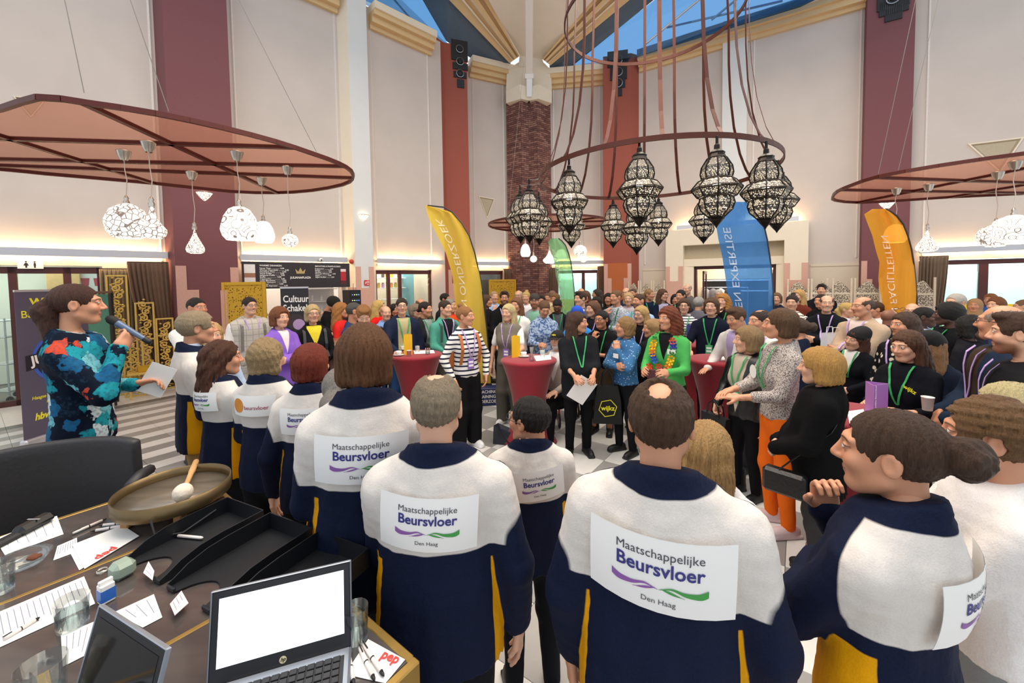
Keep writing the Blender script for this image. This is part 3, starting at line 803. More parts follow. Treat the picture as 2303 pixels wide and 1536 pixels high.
sconce(ctr2(F40, F41, 1994, 456) + Vector((*nD, 0)) * .02, nD, .17, 'half bowl wall lamp on the right brown red column')
# ------------------------------------------------------------------ ring chandelier with pierced lanterns
RC = Vector((2.22, 6.42)); RZ = 3.74; RR = 1.76
chd = empty('chandelier', (RC.x, RC.y, RZ), 0, 'ring chandelier frame of rust red steel straps', 'chandelier')
M_rustrib = mat('#4e2113', .4, metal=.35, grain=.1, gscale=10, key='rust_steel')
def ring(r, z, h, name):
 m_ = MB(); n = 72
 vs = []
 for k in range(n):
  a = 2 * math.pi * k / n
  for dr, dz in ((.008, -h / 2), (.008, h / 2), (-.008, h / 2), (-.008, -h / 2)): vs.append(((r + dr) * math.cos(a), (r + dr) * math.sin(a), z + dz))
 m_.add(vs, [(i * 4 + k, i * 4 + (k + 1) % 4, ((i + 1) % n) * 4 + (k + 1) % 4, ((i + 1) % n) * 4 + k) for i in range(n) for k in range(4)])
 recalc(m_.build(name, M_rustrib, chd))
ring(RR, 0, .065, 'lower_ring'); ring(1.33, 2.42, .06, 'upper_ring'); ring(1.2, 5.2, .06, 'top_ring')
for k in range(16):
 a = 2 * math.pi * (k + .35) / 16; pts = []
 for r, z in ((1.2, 5.2), (1.25, 3.8), (1.33, 2.42), (1.34, 1.8), (1.37, 1.3), (1.44, .8), (1.55, .38), (1.66, .13), (1.75, 0)): pts.append((r * math.cos(a), r * math.sin(a), z))
 m_ = MB(); m_.ribbon(pts, Vector((-math.sin(a), math.cos(a), 0)), .05, .007); recalc(m_.build('strap', M_rustrib, chd))
for k in range(4):
 a = 2 * math.pi * k / 4; m_ = MB(); m_.tube([(1.2 * math.cos(a), 1.2 * math.sin(a), 5.2), (0, 0, 7.6)], .01, 4); m_.build('suspension_wire', M_wire, chd)
def perforated():
 m, nt, b = newmat('pierced_metal'); out = nt.nodes['Material Output']
 tc = N(nt, 'ShaderNodeTexCoord').outputs['Object']
 v = N(nt, 'ShaderNodeTexVoronoi', _Scale=66); nt.links.new(tc, v.inputs['Vector'])
 hole = math_(nt, 'SUBTRACT', 1.0, step0(nt, v.outputs['Distance'], .40, .06))
 v2_ = N(nt, 'ShaderNodeTexVoronoi', _Scale=9); v2_.inputs['Randomness'].default_value = .55; nt.links.new(tc, v2_.inputs['Vector'])
 rg = step0(nt, math_(nt, 'SINE', math_(nt, 'MULTIPLY', v2_.outputs['Distance'], 44)), .5, .15)
 rg = math_(nt, 'MULTIPLY', rg, math_(nt, 'SUBTRACT', 1.0, step0(nt, v2_.outputs['Distance'], .4, .02)))
 f = math_(nt, 'MAXIMUM', hole, math_(nt, 'MULTIPLY', rg, .7))
 b.inputs['Base Color'].default_value = (.10, .09, .082, 1); b.inputs['Metallic'].default_value = .6; b.inputs['Roughness'].default_value = .32
 tl = N(nt, 'ShaderNodeBsdfTranslucent'); tl.inputs[0].default_value = (.95, .88, .76, 1)
 df = N(nt, 'ShaderNodeBsdfDiffuse'); df.inputs[0].default_value = (.9, .84, .74, 1)
 tp = N(nt, 'ShaderNodeBsdfTransparent')
 q = N(nt, 'ShaderNodeMixShader'); q.inputs[0].default_value = .3; nt.links.new(tl.outputs[0], q.inputs[1]); nt.links.new(df.outputs[0], q.inputs[2])
 q2 = N(nt, 'ShaderNodeMixShader'); q2.inputs[0].default_value = .3; nt.links.new(q.outputs[0], q2.inputs[1]); nt.links.new(tp.outputs[0], q2.inputs[2])
 mx = N(nt, 'ShaderNodeMixShader'); nt.links.new(f, mx.inputs[0]); nt.links.new(b.outputs[0], mx.inputs[1]); nt.links.new(q2.outputs[0], mx.inputs[2])
 nt.links.new(mx.outputs[0], out.inputs[0]); return m
M_perf = perforated()
M_lmetal = mat('#2c2724', .3, metal=.8, grain=.1, gscale=30, key='dark_lantern_metal')
LP = [(.10, .74), (.160, .64), (.172, .565), (.158, .505), (.195, .485), (.270, .395), (.262, .380), (.205, .300), (.172, .290), (.188, .225), (.165, .150), (.075, .060)]
TIERS = [(0, 1), (1, 3), (4, 5), (6, 7), (8, 9), (9, 11)]
NS = 8
def lpt(i, k): r, z = LP[i]; a = 2 * math.pi * k / NS + .2; return Vector((r * math.cos(a), r * math.sin(a), z))
tier_mesh = []
for i0, i1 in ((0, 1), (1, 2), (2, 3), (4, 5), (6, 7), (8, 9), (9, 10), (10, 11)):
 A_, B_, C_, D_ = lpt(i0, 0), lpt(i0, 1), lpt(i1, 1), lpt(i1, 0); ce = (A_ + B_ + C_ + D_) / 4
 m_ = MB(); f = [p + (ce - p) * .10 for p in (A_, B_, C_, D_)]; nn = (B_ - A_).cross(D_ - A_).normalized()
 if nn.dot(Vector((ce.x, ce.y, 0))) < 0: nn = -nn
 m_.slab([p - nn * .004 for p in f], nn, .003)
 me = bpy.data.meshes.new('panel'); me.from_pydata(m_.v, [], m_.f); me.materials.append(M_perf); tier_mesh.append(me)
fm = MB()
for k in range(NS):
 fm.tube([lpt(i, k) for i in range(len(LP))], [.009] * len(LP), 5)
for i in (0, 3, 4, 5, 6, 7, 8, 11):
 fm.tube([lpt(i, k) for k in range(NS + 1)], .008, 5)
fm.lathe([(.02, .90), (.03, .885), (.032, .84), (.05, .83), (.088, .80), (.082, .78), (.10, .74)], NS, rot=.2)
fm.lathe([(.012, .99), (.016, .985), (.016, .90)], 8)
fm.lathe([(.075, .06), (.088, .05), (.07, .035), (.062, .02), (.02, -.03), (.004, -.06)], NS, rot=.2)
frame_mesh = bpy.data.meshes.new('frame'); frame_mesh.from_pydata(fm.v, [], fm.f); frame_mesh.materials.append(M_lmetal)
bm_ = MB(); bm_.lathe(prof('ball', .045, .09), 10, (0, 0, .42)); bulb_mesh = bpy.data.meshes.new('bulb'); bulb_mesh.from_pydata(bm_.v, [], bm_.f); bulb_mesh.materials.append(emis('#fff2dc', 30))
LN = [(1191, 548, 6.6, 'front left lantern, before the brick pier'), (1281, 528, 5.6, 'second big lantern from the left'), (1438, 512, 4.85, 'big lantern in the middle of the near side'),
      (1611, 512, 4.66, 'big lantern left above the blue banner'), (1721, 515, 4.85, 'big lantern right above the blue banner'),
      (1171, 548, 7.3, 'lantern half hidden behind the front left one'), (1213, 552, 7.9, 'small far lantern just right of the front left one'), (1285, 558, 8.15, 'small far lantern beneath the second big one'),
      (1379, 558, 8.2, 'small far lantern in front of the rust red column'), (1432, 573, 6.9, 'lantern hanging lower behind the middle one'), (1481, 554, 8.1, 'small far lantern right of the column'),
      (1582, 548, 7.9, 'small far lantern left of the portal'), (1747, 523, 5.9, 'lantern half hidden behind the rightmost big one')]
for px, yb, d, lab in LN:
 b = at(px, yb, d); o = empty('pierced_lantern', b + Vector((0, 0, .055)), rng.uniform(-.3, .3), 'pierced dark metal lantern, ' + lab, 'lantern', 'pierced metal lanterns on the ring chandelier')
 link('frame', frame_mesh, o); link('bulb', bulb_mesh, o)
 for me in tier_mesh:
  for k in range(NS):
   q = link('panel', me, o); q.rotation_euler = (0, 0, 2 * math.pi * k / NS)
 top = b.z + .055 + .99; m_ = MB(); zz = RZ - (b.z + .055)
 a = math.atan2(b.y - RC.y, b.x - RC.x); rx = RC.x + RR * math.cos(a) - b.x; ry = RC.y + RR * math.sin(a) - b.y
 ang_ = -o.rotation_euler.z; ca, sa = math.cos(ang_), math.sin(ang_); hx, hy = rx * ca - ry * sa, rx * sa + ry * ca
 zz = max(zz, 1.0)
 m_.tube([(0, 0, .98), (hx * .8 + .02, hy * .8, zz - .02), (hx, hy, zz)], .005, 4); m_.tube([(0, 0, .98), (hx * .8 - .02, hy * .8, zz - .02), (hx, hy, zz)], .005, 4); m_.build('hook_wire', M_wire, o)
 pl = bpy.data.lights.new('lantern_bulb', 'POINT'); pl.energy = 6; pl.color = (1, .9, .75); pl.shadow_soft_size = .05
 po = bpy.data.objects.new('lantern_bulb', pl); C.objects.link(po); po.location = b + Vector((0, 0, .055 + .36))
# ------------------------------------------------------------------ loudspeakers built into the column heads
M_grille = mat('#1d1f24', .5, grain=.2, gscale=120, key='speaker_grille')
def speaker(P, Q, n, px, rows, rings_, label):
 o = on(px, (rows[0][0] + rows[-1][1]) / 2, P, Q); t = (Q - P).normalized()
 root = empty('wall_speaker', o, 0, label, 'speaker', 'stepped black speaker grilles in the columns')
 nn = Vector((n.x, n.y, 0)); tt = Vector((t.x, t.y, 0))
 m_ = MB()
 for y0, y1, x0, x1 in rows:
  a, b = on(x0, y0, P, Q), on(x1, y1, P, Q); za, zb = a.z - o.z, b.z - o.z
  u0, u1 = (a - o).dot(tt), (b - o).dot(tt)
  m_.prism([(tt * u0 + nn * .03).to_2d(), (tt * u1 + nn * .03).to_2d(), (tt * u1 - nn * .03).to_2d(), (tt * u0 - nn * .03).to_2d()], zb, za)
  k = int((u1 - u0) / .035)
  for i in range(k):
   u = u0 + (i + .5) * (u1 - u0) / k; m_.box(tuple(tt * u + nn * .035 + Vector((0, 0, (za + zb) / 2))), (.012, .012, za - zb), Matrix.Rotation(math.atan2(t.y, t.x), 3, 'Z'))
 recalc(m_.build('grille', M_grille, root))
 for rx, ry, rr in rings_:
  c = on(rx, ry, P, Q) - o + nn * .04; M = frameXY(c, tt, (0, 0, 1))
  m1 = MB(); m1.lathe([(rr, 0), (rr * 1.0, .03), (rr * .86, .035), (rr * .8, .01)], 20); m1.build('ring', mat('#8e9298', .25, metal=.8, grain=0, key='chrome_ring'), root, M=M)
  m1 = MB(); m1.lathe([(rr * .8, .012), (rr * .45, -.02), (rr * .42, .02), (.001, .025)], 18); m1.build('cone', M_black, root, M=M)
dd = 13.2
speaker(F20, F21, f2n, 1034, [(88, 140, 1014, 1052), (140, 160, 1018, 1052), (160, 178, 1020, 1049), (178, 199, 1028, 1044)], [(1033, 112, .13), (1034, 140, .13), (1034, 167, .13)], 'stepped black speaker on the left rust red column')
speaker(F30, F31, f3n, 1389, [(118, 148, 1366, 1412), (148, 178, 1372, 1410), (178, 197, 1377, 1406), (197, 216, 1381, 1399)], [(1390, 136, .16), (1390, 163, .16), (1390, 188, .16)], 'stepped black speaker on the right rust red column')
speaker(F40, F41, nD, 2008, [(-60, 8, 1974, 2046), (8, 22, 1977, 2044), (22, 41, 1990, 2029)], [(2008, -36, .14), (2008, -2, .15)], 'stepped black speaker at the top of the brown red column')
# ------------------------------------------------------------------ curtains
def curtain(name_f, n, xt0, xt1, xb0, xb1, y0, y1, label, col='#6b5443', off=.22, folds=9, swag=0.0, group='brown drapes at the doors'):
 root = empty('curtain', (0, 0, 0), 0, label, 'curtain', group)
 a0, a1 = plan(name_f(xt0, 620)), plan(name_f(xt1, 620)); b0, b1 = plan(name_f(xb0, 620)), plan(name_f(xb1, 620))
 zt = name_f((xt0 + xt1) / 2, y0).z; zb = name_f((xb0 + xb1) / 2, y1).z if y1 else .02
 root.location = (*((a0 + a1) / 2 + n * off), zb); o = root.location
 m_ = MB(); nu, nv = folds * 6, 14; vs = []
 for j in range(nv + 1):
  v = j / nv; e = v ** (1 + swag)
  for i in range(nu + 1):
   u = i / nu; p = (a0 + (a1 - a0) * u) * (1 - e) + (b0 + (b1 - b0) * u) * e
   w = (.035 + .02 * math.sin(u * 7)) * math.sin(2 * math.pi * folds * u + v * 1.5 * swag) * (.5 + .5 * min(1, v * 4))
   p = p + n * (off + w); vs.append((p.x - o.x, p.y - o.y, zt + (zb - zt) * v - o.z))
 m_.add(vs, [(j * (nu + 1) + i, j * (nu + 1) + i + 1, (j + 1) * (nu + 1) + i + 1, (j + 1) * (nu + 1) + i) for j in range(nv) for i in range(nu)])
 cl_ = m_.build('drape', mat(col, .75, grain=.1, gscale=8, sheen=.2, key='brown_satin'), root, True)
 sol = cl_.modifiers.new('solid', 'SOLIDIFY'); sol.thickness = .008
 m_ = MB(); ax = (a1 - a0).to_3d(); m_.tube([Vector((*(a0 + n * off * .8), zt + .01)) - o, Vector((*(a1 + n * off * .8), zt + .01)) - o], .012, 6); m_.build('curtain_rail', M_black, root)
 return root
curtain(oA, nA, 225, 300, 226, 296, 606, None, 'olive grey drape hanging behind the gold screens', '#7d6c50', .10, 8)
curtain(oA, nA, 287, 378, 352, 386, 592, None, 'brown pinch pleated curtain swept to the right beside the column', '#6b503c', .26, 9, .6)
curtain(oB, nB, 1128, 1150, 1132, 1152, 606, None, 'narrow brown curtain left of the brick pier', '#6b503c', .2, 5)
curtain(oC, nC, 1234, 1257, 1232, 1252, 604, None, 'narrow brown curtain right of the brick pier', '#6b503c', .2, 5)
curtain(oC, nC, 1343, 1361, 1352, 1362, 600, None, 'brown curtain tied back beside the rust red column', '#7a5a40', .2, 5, .5)
curtain(oD, nD, 2062, 2126, 2064, 2100, 578, None, 'brown curtain at the frosted doors by the orange banner', '#6e5a46', .2, 8, .5)
# ------------------------------------------------------------------ gold screens, bench
M_goldl = mat('#dcb95e', .42, metal=.15, grain=.1, gscale=25, key='gold_paint')
M_goldy = mat('#d0a21e', .42, metal=.15, grain=.08, gscale=25, key='yellow_gold_paint')
def spiral(c, r, turns, dirn, a0=0, n=16):
 return [(c[0] + r * (1 - .8 * t) * math.cos(a0 + dirn * turns * 6.28 * t), 0, c[1] + r * (1 - .8 * t) * math.sin(a0 + dirn * turns * 6.28 * t)) for t in (k / n for k in range(n + 1))]
def gold_screen(p, t, w, h, label, cross=()):
 M = frameM(p, (t.x, t.y, 0)); root = empty('gold_lattice_screen', label=label, cat='screen', group='gold scrollwork screens by the curtain', M=M)
 m_ = MB()
 for s in (-1, 1): m_.rbox((s * (w / 2 - .015), 0, h / 2), (.03, .03, h), .004)
 for z in (h - .015, .015) + tuple(cross): m_.rbox((0, 0, z), (w - .03, .03, .03), .004)
 m_.build('frame', M_goldl, root)
 z = .08; k = 0
 while z < h - .1:
  m1 = MB(); r = w * .24; sg = 1 if k % 2 else -1
  m1.tube(spiral((sg * w * .08, z + r), r, 1.3, sg, math.pi / 2 * (1 if k % 3 else -1)), .014, 5)
  m1.tube([(-sg * w * .33, 0, z), (0, 0, z + r * .6), (sg * w * .3, 0, z + r * 1.9)], .011, 5)
  for q in range(3):
   a = q * 2.1 + k; m1.lathe([(.001, -.02), (.026, 0), (.001, .02)], 6, (sg * w * .25 * math.cos(a), 0, z + r + .1 * math.sin(a)))
  m1.build('scroll', M_goldl, root); z += r * 1.9; k += 1
 return root
def gp_(px, py): q = atz(px, py, 0); return q
gold_screen(plan(oA(263, 640)).to_3d() + Vector((*nA * .42, 0)), tA, .30, 2.32, 'tallest gold scrollwork screen against the drape', (1.2,))
gold_screen(plan(oA(320, 640)).to_3d() + Vector((*nA * .45, 0)), tA, .29, 1.78, 'gold scrollwork screen left of the curtain sweep', (1.05,))
gold_screen(plan(oA(362, 640)).to_3d() + Vector((*nA * .45, 0)), tA, .28, 1.45, 'shortest gold scrollwork screen next to the column', (1.1,))
gold_screen(plan(oA(290, 640)).to_3d() + Vector((*nA * .75, 0)), (tA * .95 + nA * .2), .30, 1.18, 'low gold scrollwork panel leaning in front of the tallest one')
bp = plan(oA(346, 640)).to_3d() + Vector((*nA * .85, 0))
bench = empty('gold_bench', label='low gold scrollwork bench with a paper on top', cat='bench', M=frameM(bp, (tA.x, tA.y, 0)))
m_ = MB(); m_.rbox((0, 0, .46), (.95, .34, .035), .006); m_.build('seat', M_goldl, bench)
for sx in (-.44, .44):
 for sy in (-.14, .14):
  m_ = MB(); m_.rbox((sx, sy, .22), (.03, .03, .44), .004); m_.build('leg', M_goldl, bench)
for k in range(5):
 m_ = MB(); m_.tube([(x, -.15, z) for x, _, z in spiral((-.36 + k * .18, .33), .09, 1.4, 1 if k % 2 else -1)], .014, 5); m_.build('scroll', M_goldl, bench)
pb = empty('bench_box', label='small gold box standing on the gold bench', cat='box', M=frameM(bp + Vector((-tA.x * .25, -tA.y * .25, .478)), (tA.x, tA.y, 0)))
m_ = MB(); m_.rbox((0, 0, .05), (.14, .1, .1), .006); m_.build('body', M_goldy, pb); m_ = MB(); m_.rbox((0, 0, .104), (.146, .106, .012), .003); m_.build('lid', M_goldy, pb)
m_ = MB(); m_.box((0, 0, 0), (.24, .17, .003)); tag(m_.build('paper_sheet', mat('#f2f0ee', .7, key='paper'), M=frameM(bp + Vector((tA.x * .22, tA.y * .22, .481)), (tA.x, tA.y, 0))), 'white paper lying on the gold bench', 'paper')
def lattice_panel(p, t, w, h, label, m=None, scale=30, thick=.06):
 M = frameM(p, (t.x, t.y, 0)); root = empty('lattice_screen', label=label, cat='screen', group='yellow gold pierced panels', M=M); b_ = .07
 m_ = MB()
 for s in (-1, 1): m_.rbox((s * (w / 2 - b_ / 2), 0, h / 2), (b_, thick, h), .006)
 for z in (h - b_ / 2, b_ / 2): m_.rbox((0, 0, z), (w - 2 * b_, thick, b_), .006)
 m_.build('frame', M_goldy, root)
 k = ('lat', scale)
 if k not in MC:
  mm, nt, b = newmat('pierced_gold'); out = nt.nodes['Material Output']; tc = N(nt, 'ShaderNodeTexCoord').outputs['Object']
  v = N(nt, 'ShaderNodeTexVoronoi', _Scale=scale); v.inputs['Randomness'].default_value = .7; nt.links.new(tc, v.inputs['Vector'])
  f = math_(nt, 'SUBTRACT', 1.0, step0(nt, v.outputs['Distance'], .33, .05))
  nt.links.new(mixc(nt, f, srgb('#cfa01f'), srgb('#4e3604')), b.inputs['Base Color']); b.inputs['Metallic'].default_value = .15; b.inputs['Roughness'].default_value = .45
  bump(nt, b, math_(nt, 'SUBTRACT', 1.0, f), .8, .02); MC[k] = mm
 m_ = MB(); m_.box((0, 0, h / 2), (w - 2 * b_, .012, h - 2 * b_)); m_.build('pierced_sheet', MC[k], root)
 return root
q = plan(oA(535, 640)) + nA * .62
lattice_panel(q.to_3d(), (tA * .9 + nA * .45).normalized(), .86, 2.16, 'yellow gold pierced panel beside the drinks bar', scale=26)
q = plan(oB(1118, 640)) + nB * .5
lattice_panel(q.to_3d(), tB, 1.1, 2.16, 'yellow gold pierced panel left of the brick pier', scale=22)
# ------------------------------------------------------------------ carved wooden folding screens
M_carve = mat('#d9cbb4', .75, grain=.12, gscale=12, key='whitewashed_wood')
def carve_mat():
 m, nt, b = newmat('carved_wood'); tc = N(nt, 'ShaderNodeTexCoord').outputs['Object']
 v = N(nt, 'ShaderNodeTexVoronoi', _Scale=40); nt.links.new(tc, v.inputs['Vector'])
 f = math_(nt, 'SUBTRACT', 1.0, step0(nt, v.outputs['Distance'], .44, .10))
 nt.links.new(mixc(nt, f, srgb('#d6c8b2'), srgb('#6e5f4e')), b.inputs['Base Color']); b.inputs['Roughness'].default_value = .8; bump(nt, b, math_(nt, 'SUBTRACT', 1.0, f), 1, .02); return m
M_carved = carve_mat()
def carved_screen(px0, n_leaf, off, label, w=.58, h=2.0, ztop=None):
 p0 = plan(oD(px0, 620)) + nD * off
 root = empty('folding_screen', label=label, cat='screen', group='carved whitewashed folding screens', M=frameM(p0.to_3d(), (tD.x, tD.y, 0)))
 for k in range(n_leaf):
  zig = (.1 if k % 2 else -.1); x0 = k * (w + .03); cx = x0 + w / 2
  Rm = Matrix.Rotation(zig, 4, 'Z'); Mx = Matrix.Translation((cx, 0, 0)) @ Rm
  m_ = MB()
  for s in (-1, 1): m_.rbox((s * (w / 2 - .02), 0, h / 2 + .02), (.045, .035, h + .04), .006)
  for z in (.15, .75, 1.3, 1.62): m_.rbox((0, 0, z), (w - .09, .03, .05), .004)
  lf = m_.build('leaf', M_carve, root, M=Mx)
  for z0, z1 in ((.18, .73), (.78, 1.28), (1.33, 1.6)):
   m_ = MB(); m_.box((0, 0, (z0 + z1) / 2), (w - .09, .016, z1 - z0)); m_.build('carved_panel', M_carved, lf)
  m_ = MB(); arch = [(-(w / 2 - .045), 1.64)] + [((w / 2 - .045) * (-1 + 2 * i / 12), 1.72 + .24 * math.sin(math.pi * i / 12) ** 1.5) for i in range(13)] + [((w / 2 - .045), 1.64)]
  nn = len(arch); m_.add([(x, -.008, z) for x, z in arch] + [(x, .008, z) for x, z in arch], [tuple(range(nn)), tuple(range(nn, 2 * nn))[::-1]] + [(i, (i + 1) % nn, nn + (i + 1) % nn, nn + i) for i in range(nn)])
  m_.build('carved_crest', M_carved, lf)
 return root
carved_screen(1422, 3, .55, 'carved folding screen between rust red column and portal', .40)
carved_screen(1768, 2, .75, 'carved folding screen right of the portal behind the blond woman', .52)
carved_screen(1852, 2, .70, 'carved folding screen behind the large bald man', .56)
carved_screen(1962, 2, .95, 'carved folding screen behind the orange banner', .50)
# ------------------------------------------------------------------ drinks board, bar, shop shelves
pa, pb_ = plan(oA(540, 640)) + nA * .28, plan(oA(778, 640)) + nA * .28
zt, zb = on(560, 588, pa, pb_).z, on(660, 648, pa, pb_).z
L = (pb_ - pa).length; org_ = Vector((*((pa + pb_) / 2), (zt + zb) / 2)); Hh_ = zt - zb
board = empty('menu_board', label='black drinks menu board with white price lists above the bar', cat='menu board', M=frameXY(org_, (tA.x, tA.y, 0), (0, 0, 1)))
m_ = MB(); m_.rbox((0, 0, -.02), (L, Hh_, .04), .004); m_.build('panel', mat('#2b2328', .5, grain=.1, gscale=4, key='dark_board_print'), board)
WHT = mat('#f4f2ee', .6, grain=0, key='white_lettering')
left_items = ['Verse Thee', 'Warme Chocolade', 'Decafeine Thee', 'Verse Koffie', 'Italiaanse Koffie', 'Koffie', 'Cappuccino', 'Latte Macchiato', 'Koffie Verkeerd', 'Espresso', 'Dubbele Espresso']
write('WARME DRANKEN', .055, Matrix.Translation((-L * .36, Hh_ * .36, .003)), WHT, board, .001, 'LEFT')
for i, s in enumerate(left_items):
 write(s + ' ' + '.' * (26 - len(s)) + ' 3,00', .05, Matrix.Translation((-L * .36, Hh_ * (.26 - i * .066), .003)), WHT, board, .0008, 'LEFT')
write('SMOOTHIE & FRAPPUCCINO', .05, Matrix.Translation((L * .14, Hh_ * .36, .003)), WHT, board, .001, 'LEFT')
for i, s in enumerate(['Frappuccino', 'Banaan', 'Aardbei', 'Verse Jus d\'Orange', 'Appel', 'Appel Aardbei']):
 write(s + ' ' + '.' * (24 - len(s)) + ' 3,50', .045, Matrix.Translation((L * .14, Hh_ * (.26 - i * .068), .003)), WHT, board, .0008, 'LEFT')
write('JULIANAPLAZA', .07, Matrix.Translation((0, -.06, .003)), WHT, board, .002)
m_ = MB(); m_.quad((-.09, .04, 0), (.09, .04, 0), (.12, .16, 0), (.05, .09, 0), (0, .19, 0), (-.05, .09, 0), (-.12, .16, 0)); m_.build('crown_emblem', mat('#b9a06a', .5, grain=0, key='gold_print'), board, M=Matrix.Translation((0, 0, .003)))
def cup_print(x, cols, w, h):
 z = -h / 2
 for c_, f in cols:
  m1 = MB(); m1.quad((x - w / 2, z, .003), (x + w / 2, z, .003), (x + w / 2, z + h * f, .003), (x - w / 2, z + h * f, .003)); m1.build('glass_print', mat(c_, .5, grain=.1, key='print_ink'), board); z += h * f
cup_print(-L * .44, (('#e8e4e0', .4), ('#a5755a', .2), ('#f3efec', .4)), .22, Hh_ * .8)
cup_print(L * .43, (('#5a1420', .2), ('#b3202c', .5), ('#e6d0d0', .15)), .14, Hh_ * .75)
c0_, c1_ = plan(oA(566, 640)) + nA * .75, plan(oA(772, 640)) + nA * .75
Lb = (c1_ - c0_).length; mid = (c0_ + c1_) / 2
bar = empty('bar_counter', label='dark wooden drinks bar with steel top under the menu board', cat='bar', M=frameM(mid.to_3d(), (tA.x, tA.y, 0)))
M_dkw = mat('#2a211d', .5, grain=.2, gscale=10, stretch=(6, 1, .6), key='dark_wood')
m_ = MB(); m_.rbox((0, 0, .58), (Lb, .5, 1.16), .01); m_.build('body', M_dkw, bar)
m_ = MB(); m_.rbox((0, 0, 1.18), (Lb + .06, .6, .04), .008); m_.build('top', mat('#2f3034', .25, metal=.4, grain=.05, key='steel_top'), bar)
for k in range(6):
 m_ = MB(); m_.rbox((-Lb / 2 + Lb * (k + .5) / 6, -.26, .6), (Lb / 6 - .03, .02, 1.0), .004); m_.build('panel', M_dkw, bar)
bdir = lambda u, w, z: Vector((*(mid + tA * u - nA * w), z))
M_clear = glassmat('#fbfefe', .02, .95)
for k in range(7):
 r_ = empty('storage_jar', bdir(-Lb * .42 + k * .17, .12, 1.2), 0, ['first','second','third','fourth','fifth','sixth','seventh'][k] + ' clear jar from the left in the row on the bar', 'jar', 'clear jars on the bar')
 m_ = MB(); m_.lathe([(.001, 0), (.06, .0), (.065, .03), (.065, .13), (.045, .16), (.05, .17)], 12); m_.build('glass', M_clear, r_, True)
 m_ = MB(); m_.lathe([(.052, .17), (.05, .19), (.012, .20), (.014, .225), (.001, .23)], 12); m_.build('lid', M_silver, r_, True)
m_ = MB(); r_ = empty('espresso_machine', bdir(Lb * .38, .0, 1.2), math.atan2(tA.y, tA.x), 'chrome espresso machine on the bar in front of the barista', 'coffee machine')
m_.rbox((0, 0, .2), (.5, .36, .14), .02); m_.build('body', M_silver, r_)
m_ = MB(); m_.rbox((0, 0, .02), (.5, .36, .04), .01); m_.build('drip_tray', M_black, r_)
for s in (-1, 1):
 m_ = MB(); m_.rbox((s * .23, 0, .08), (.04, .3, .12), .006); m_.build('side_panel', M_silver, r_)
 m_ = MB(); m_.tube([(s * .1, -.17, .14), (s * .1, -.3, .13)], .014, 6); m_.build('handle', M_black, r_)
# lit shelves behind the bar
shf = empty('back_bar_shelves', label='lit white shelves behind the bar', cat='shelf', M=frameM((mid - nA * 1.45 + tA * Lb * .22).to_3d(), (tA.x, tA.y, 0)))
m_ = MB(); m_.box((0, .15, 1.2), (1.3, .03, 2.3)); m_.build('back', M_white, shf)
for k in range(5):
 m_ = MB(); m_.rbox((0, 0, .55 + k * .35), (1.3, .3, .025), .004); m_.build('shelf', M_white, shf)
for k in range(10):
 r_ = empty('cup_stack', (mid - nA * 1.45 + tA * (Lb * .22 - .5 + (k % 5) * .25)).to_3d() + Vector((0, 0, 1.265 + .35 * (k // 5))), 0, ['first','second','third','fourth','fifth'][k % 5] + ' stack of white cups from the left on the ' + ['lower','upper'][k // 5] + ' lit bar shelf', 'cups', 'cup stacks behind the bar')
 m_ = MB()
 for j in range(3): m_.lathe([(.03, j * .05), (.042, j * .05 + .06), (.038, j * .05 + .06), (.028, j * .05 + .01)], 10)
 m_.build('cups', M_white, r_, True)
for k, (c_, dx, dz, nm) in enumerate((('#c83a20', 0, .2, 'red'), ('#e88a1c', -.06, .1, 'orange'), ('#d95a1a', .05, .08, 'dark orange'), ('#c8301c', .0, .0, 'bright red'), ('#e9a33a', .1, .0, 'yellow'))):
 r_ = empty('paprika', bdir(Lb * .16 + dx, -.05, 1.245 + dz), k, nm + ' pepper in the pile on the bar beside the banner', 'pepper', 'peppers piled on the bar')
 m_ = MB(); m_.lathe([(.001, -.045), (.04, -.04), (.058, 0), (.052, .035), (.02, .045), (.001, .035)], 10); m_.build('fruit', mat(c_, .3, key='pepper_skin'), r_, True)
 m_ = MB(); m_.tube([(0, 0, .035), (.01, 0, .065)], .006, 5); m_.build('stem', mat('#4d7a2a', .6, key='stem_green'), r_)
# culture banner in front of the bar
def rollup(p, t, w, h, label, col, base=True, z0=.1):
 root = empty('roll_up_banner', label=label, cat='banner', M=frameM(p, (t.x, t.y, 0)))
 m_ = MB(); m_.box((0, 0, z0 + (h - z0) / 2), (w, .004, h - z0)); m_.build('print', mat(col, .55, grain=.06, gscale=3, key='banner_print'), root)
 m_ = MB(); m_.rbox((0, 0, .05), (w + .04, .11, .1), .02); m_.build('base', M_alu, root)
 m_ = MB(); m_.rbox((0, 0, h), (w + .01, .02, .03), .004); m_.build('top_bar', M_alu, root)
 m_ = MB(); m_.tube([(0, .04, .1), (0, .04, h)], .01, 6); m_.build('pole', M_alu, root)
 return root
pc_ = at(662, 648, 6.6)
cul = rollup(Vector((pc_.x, pc_.y, 0)), Vector((.96, .28)), .415, at(662, 647, 6.6).z, 'black roll up banner reading Cultuur Schakel', '#26242a')
for s, zz, sz in (('Cultuur', 1.85, .155), ('Schakel', 1.70, .155)):
 write(s, sz, frameXY((-.175, -.004, zz), (1, 0, 0), (0, 0, 1)), WHT, cul, .003, 'LEFT', sx=.78)
m_ = MB(); m_.lathe([(.001, 0), (.13, 0)], 24); m_.build('portrait_hair', mat('#3a3036', .6, key='print_ink'), cul, M=frameXY((0, -.004, 1.48), (1, 0, 0), (0, 0, 1)))
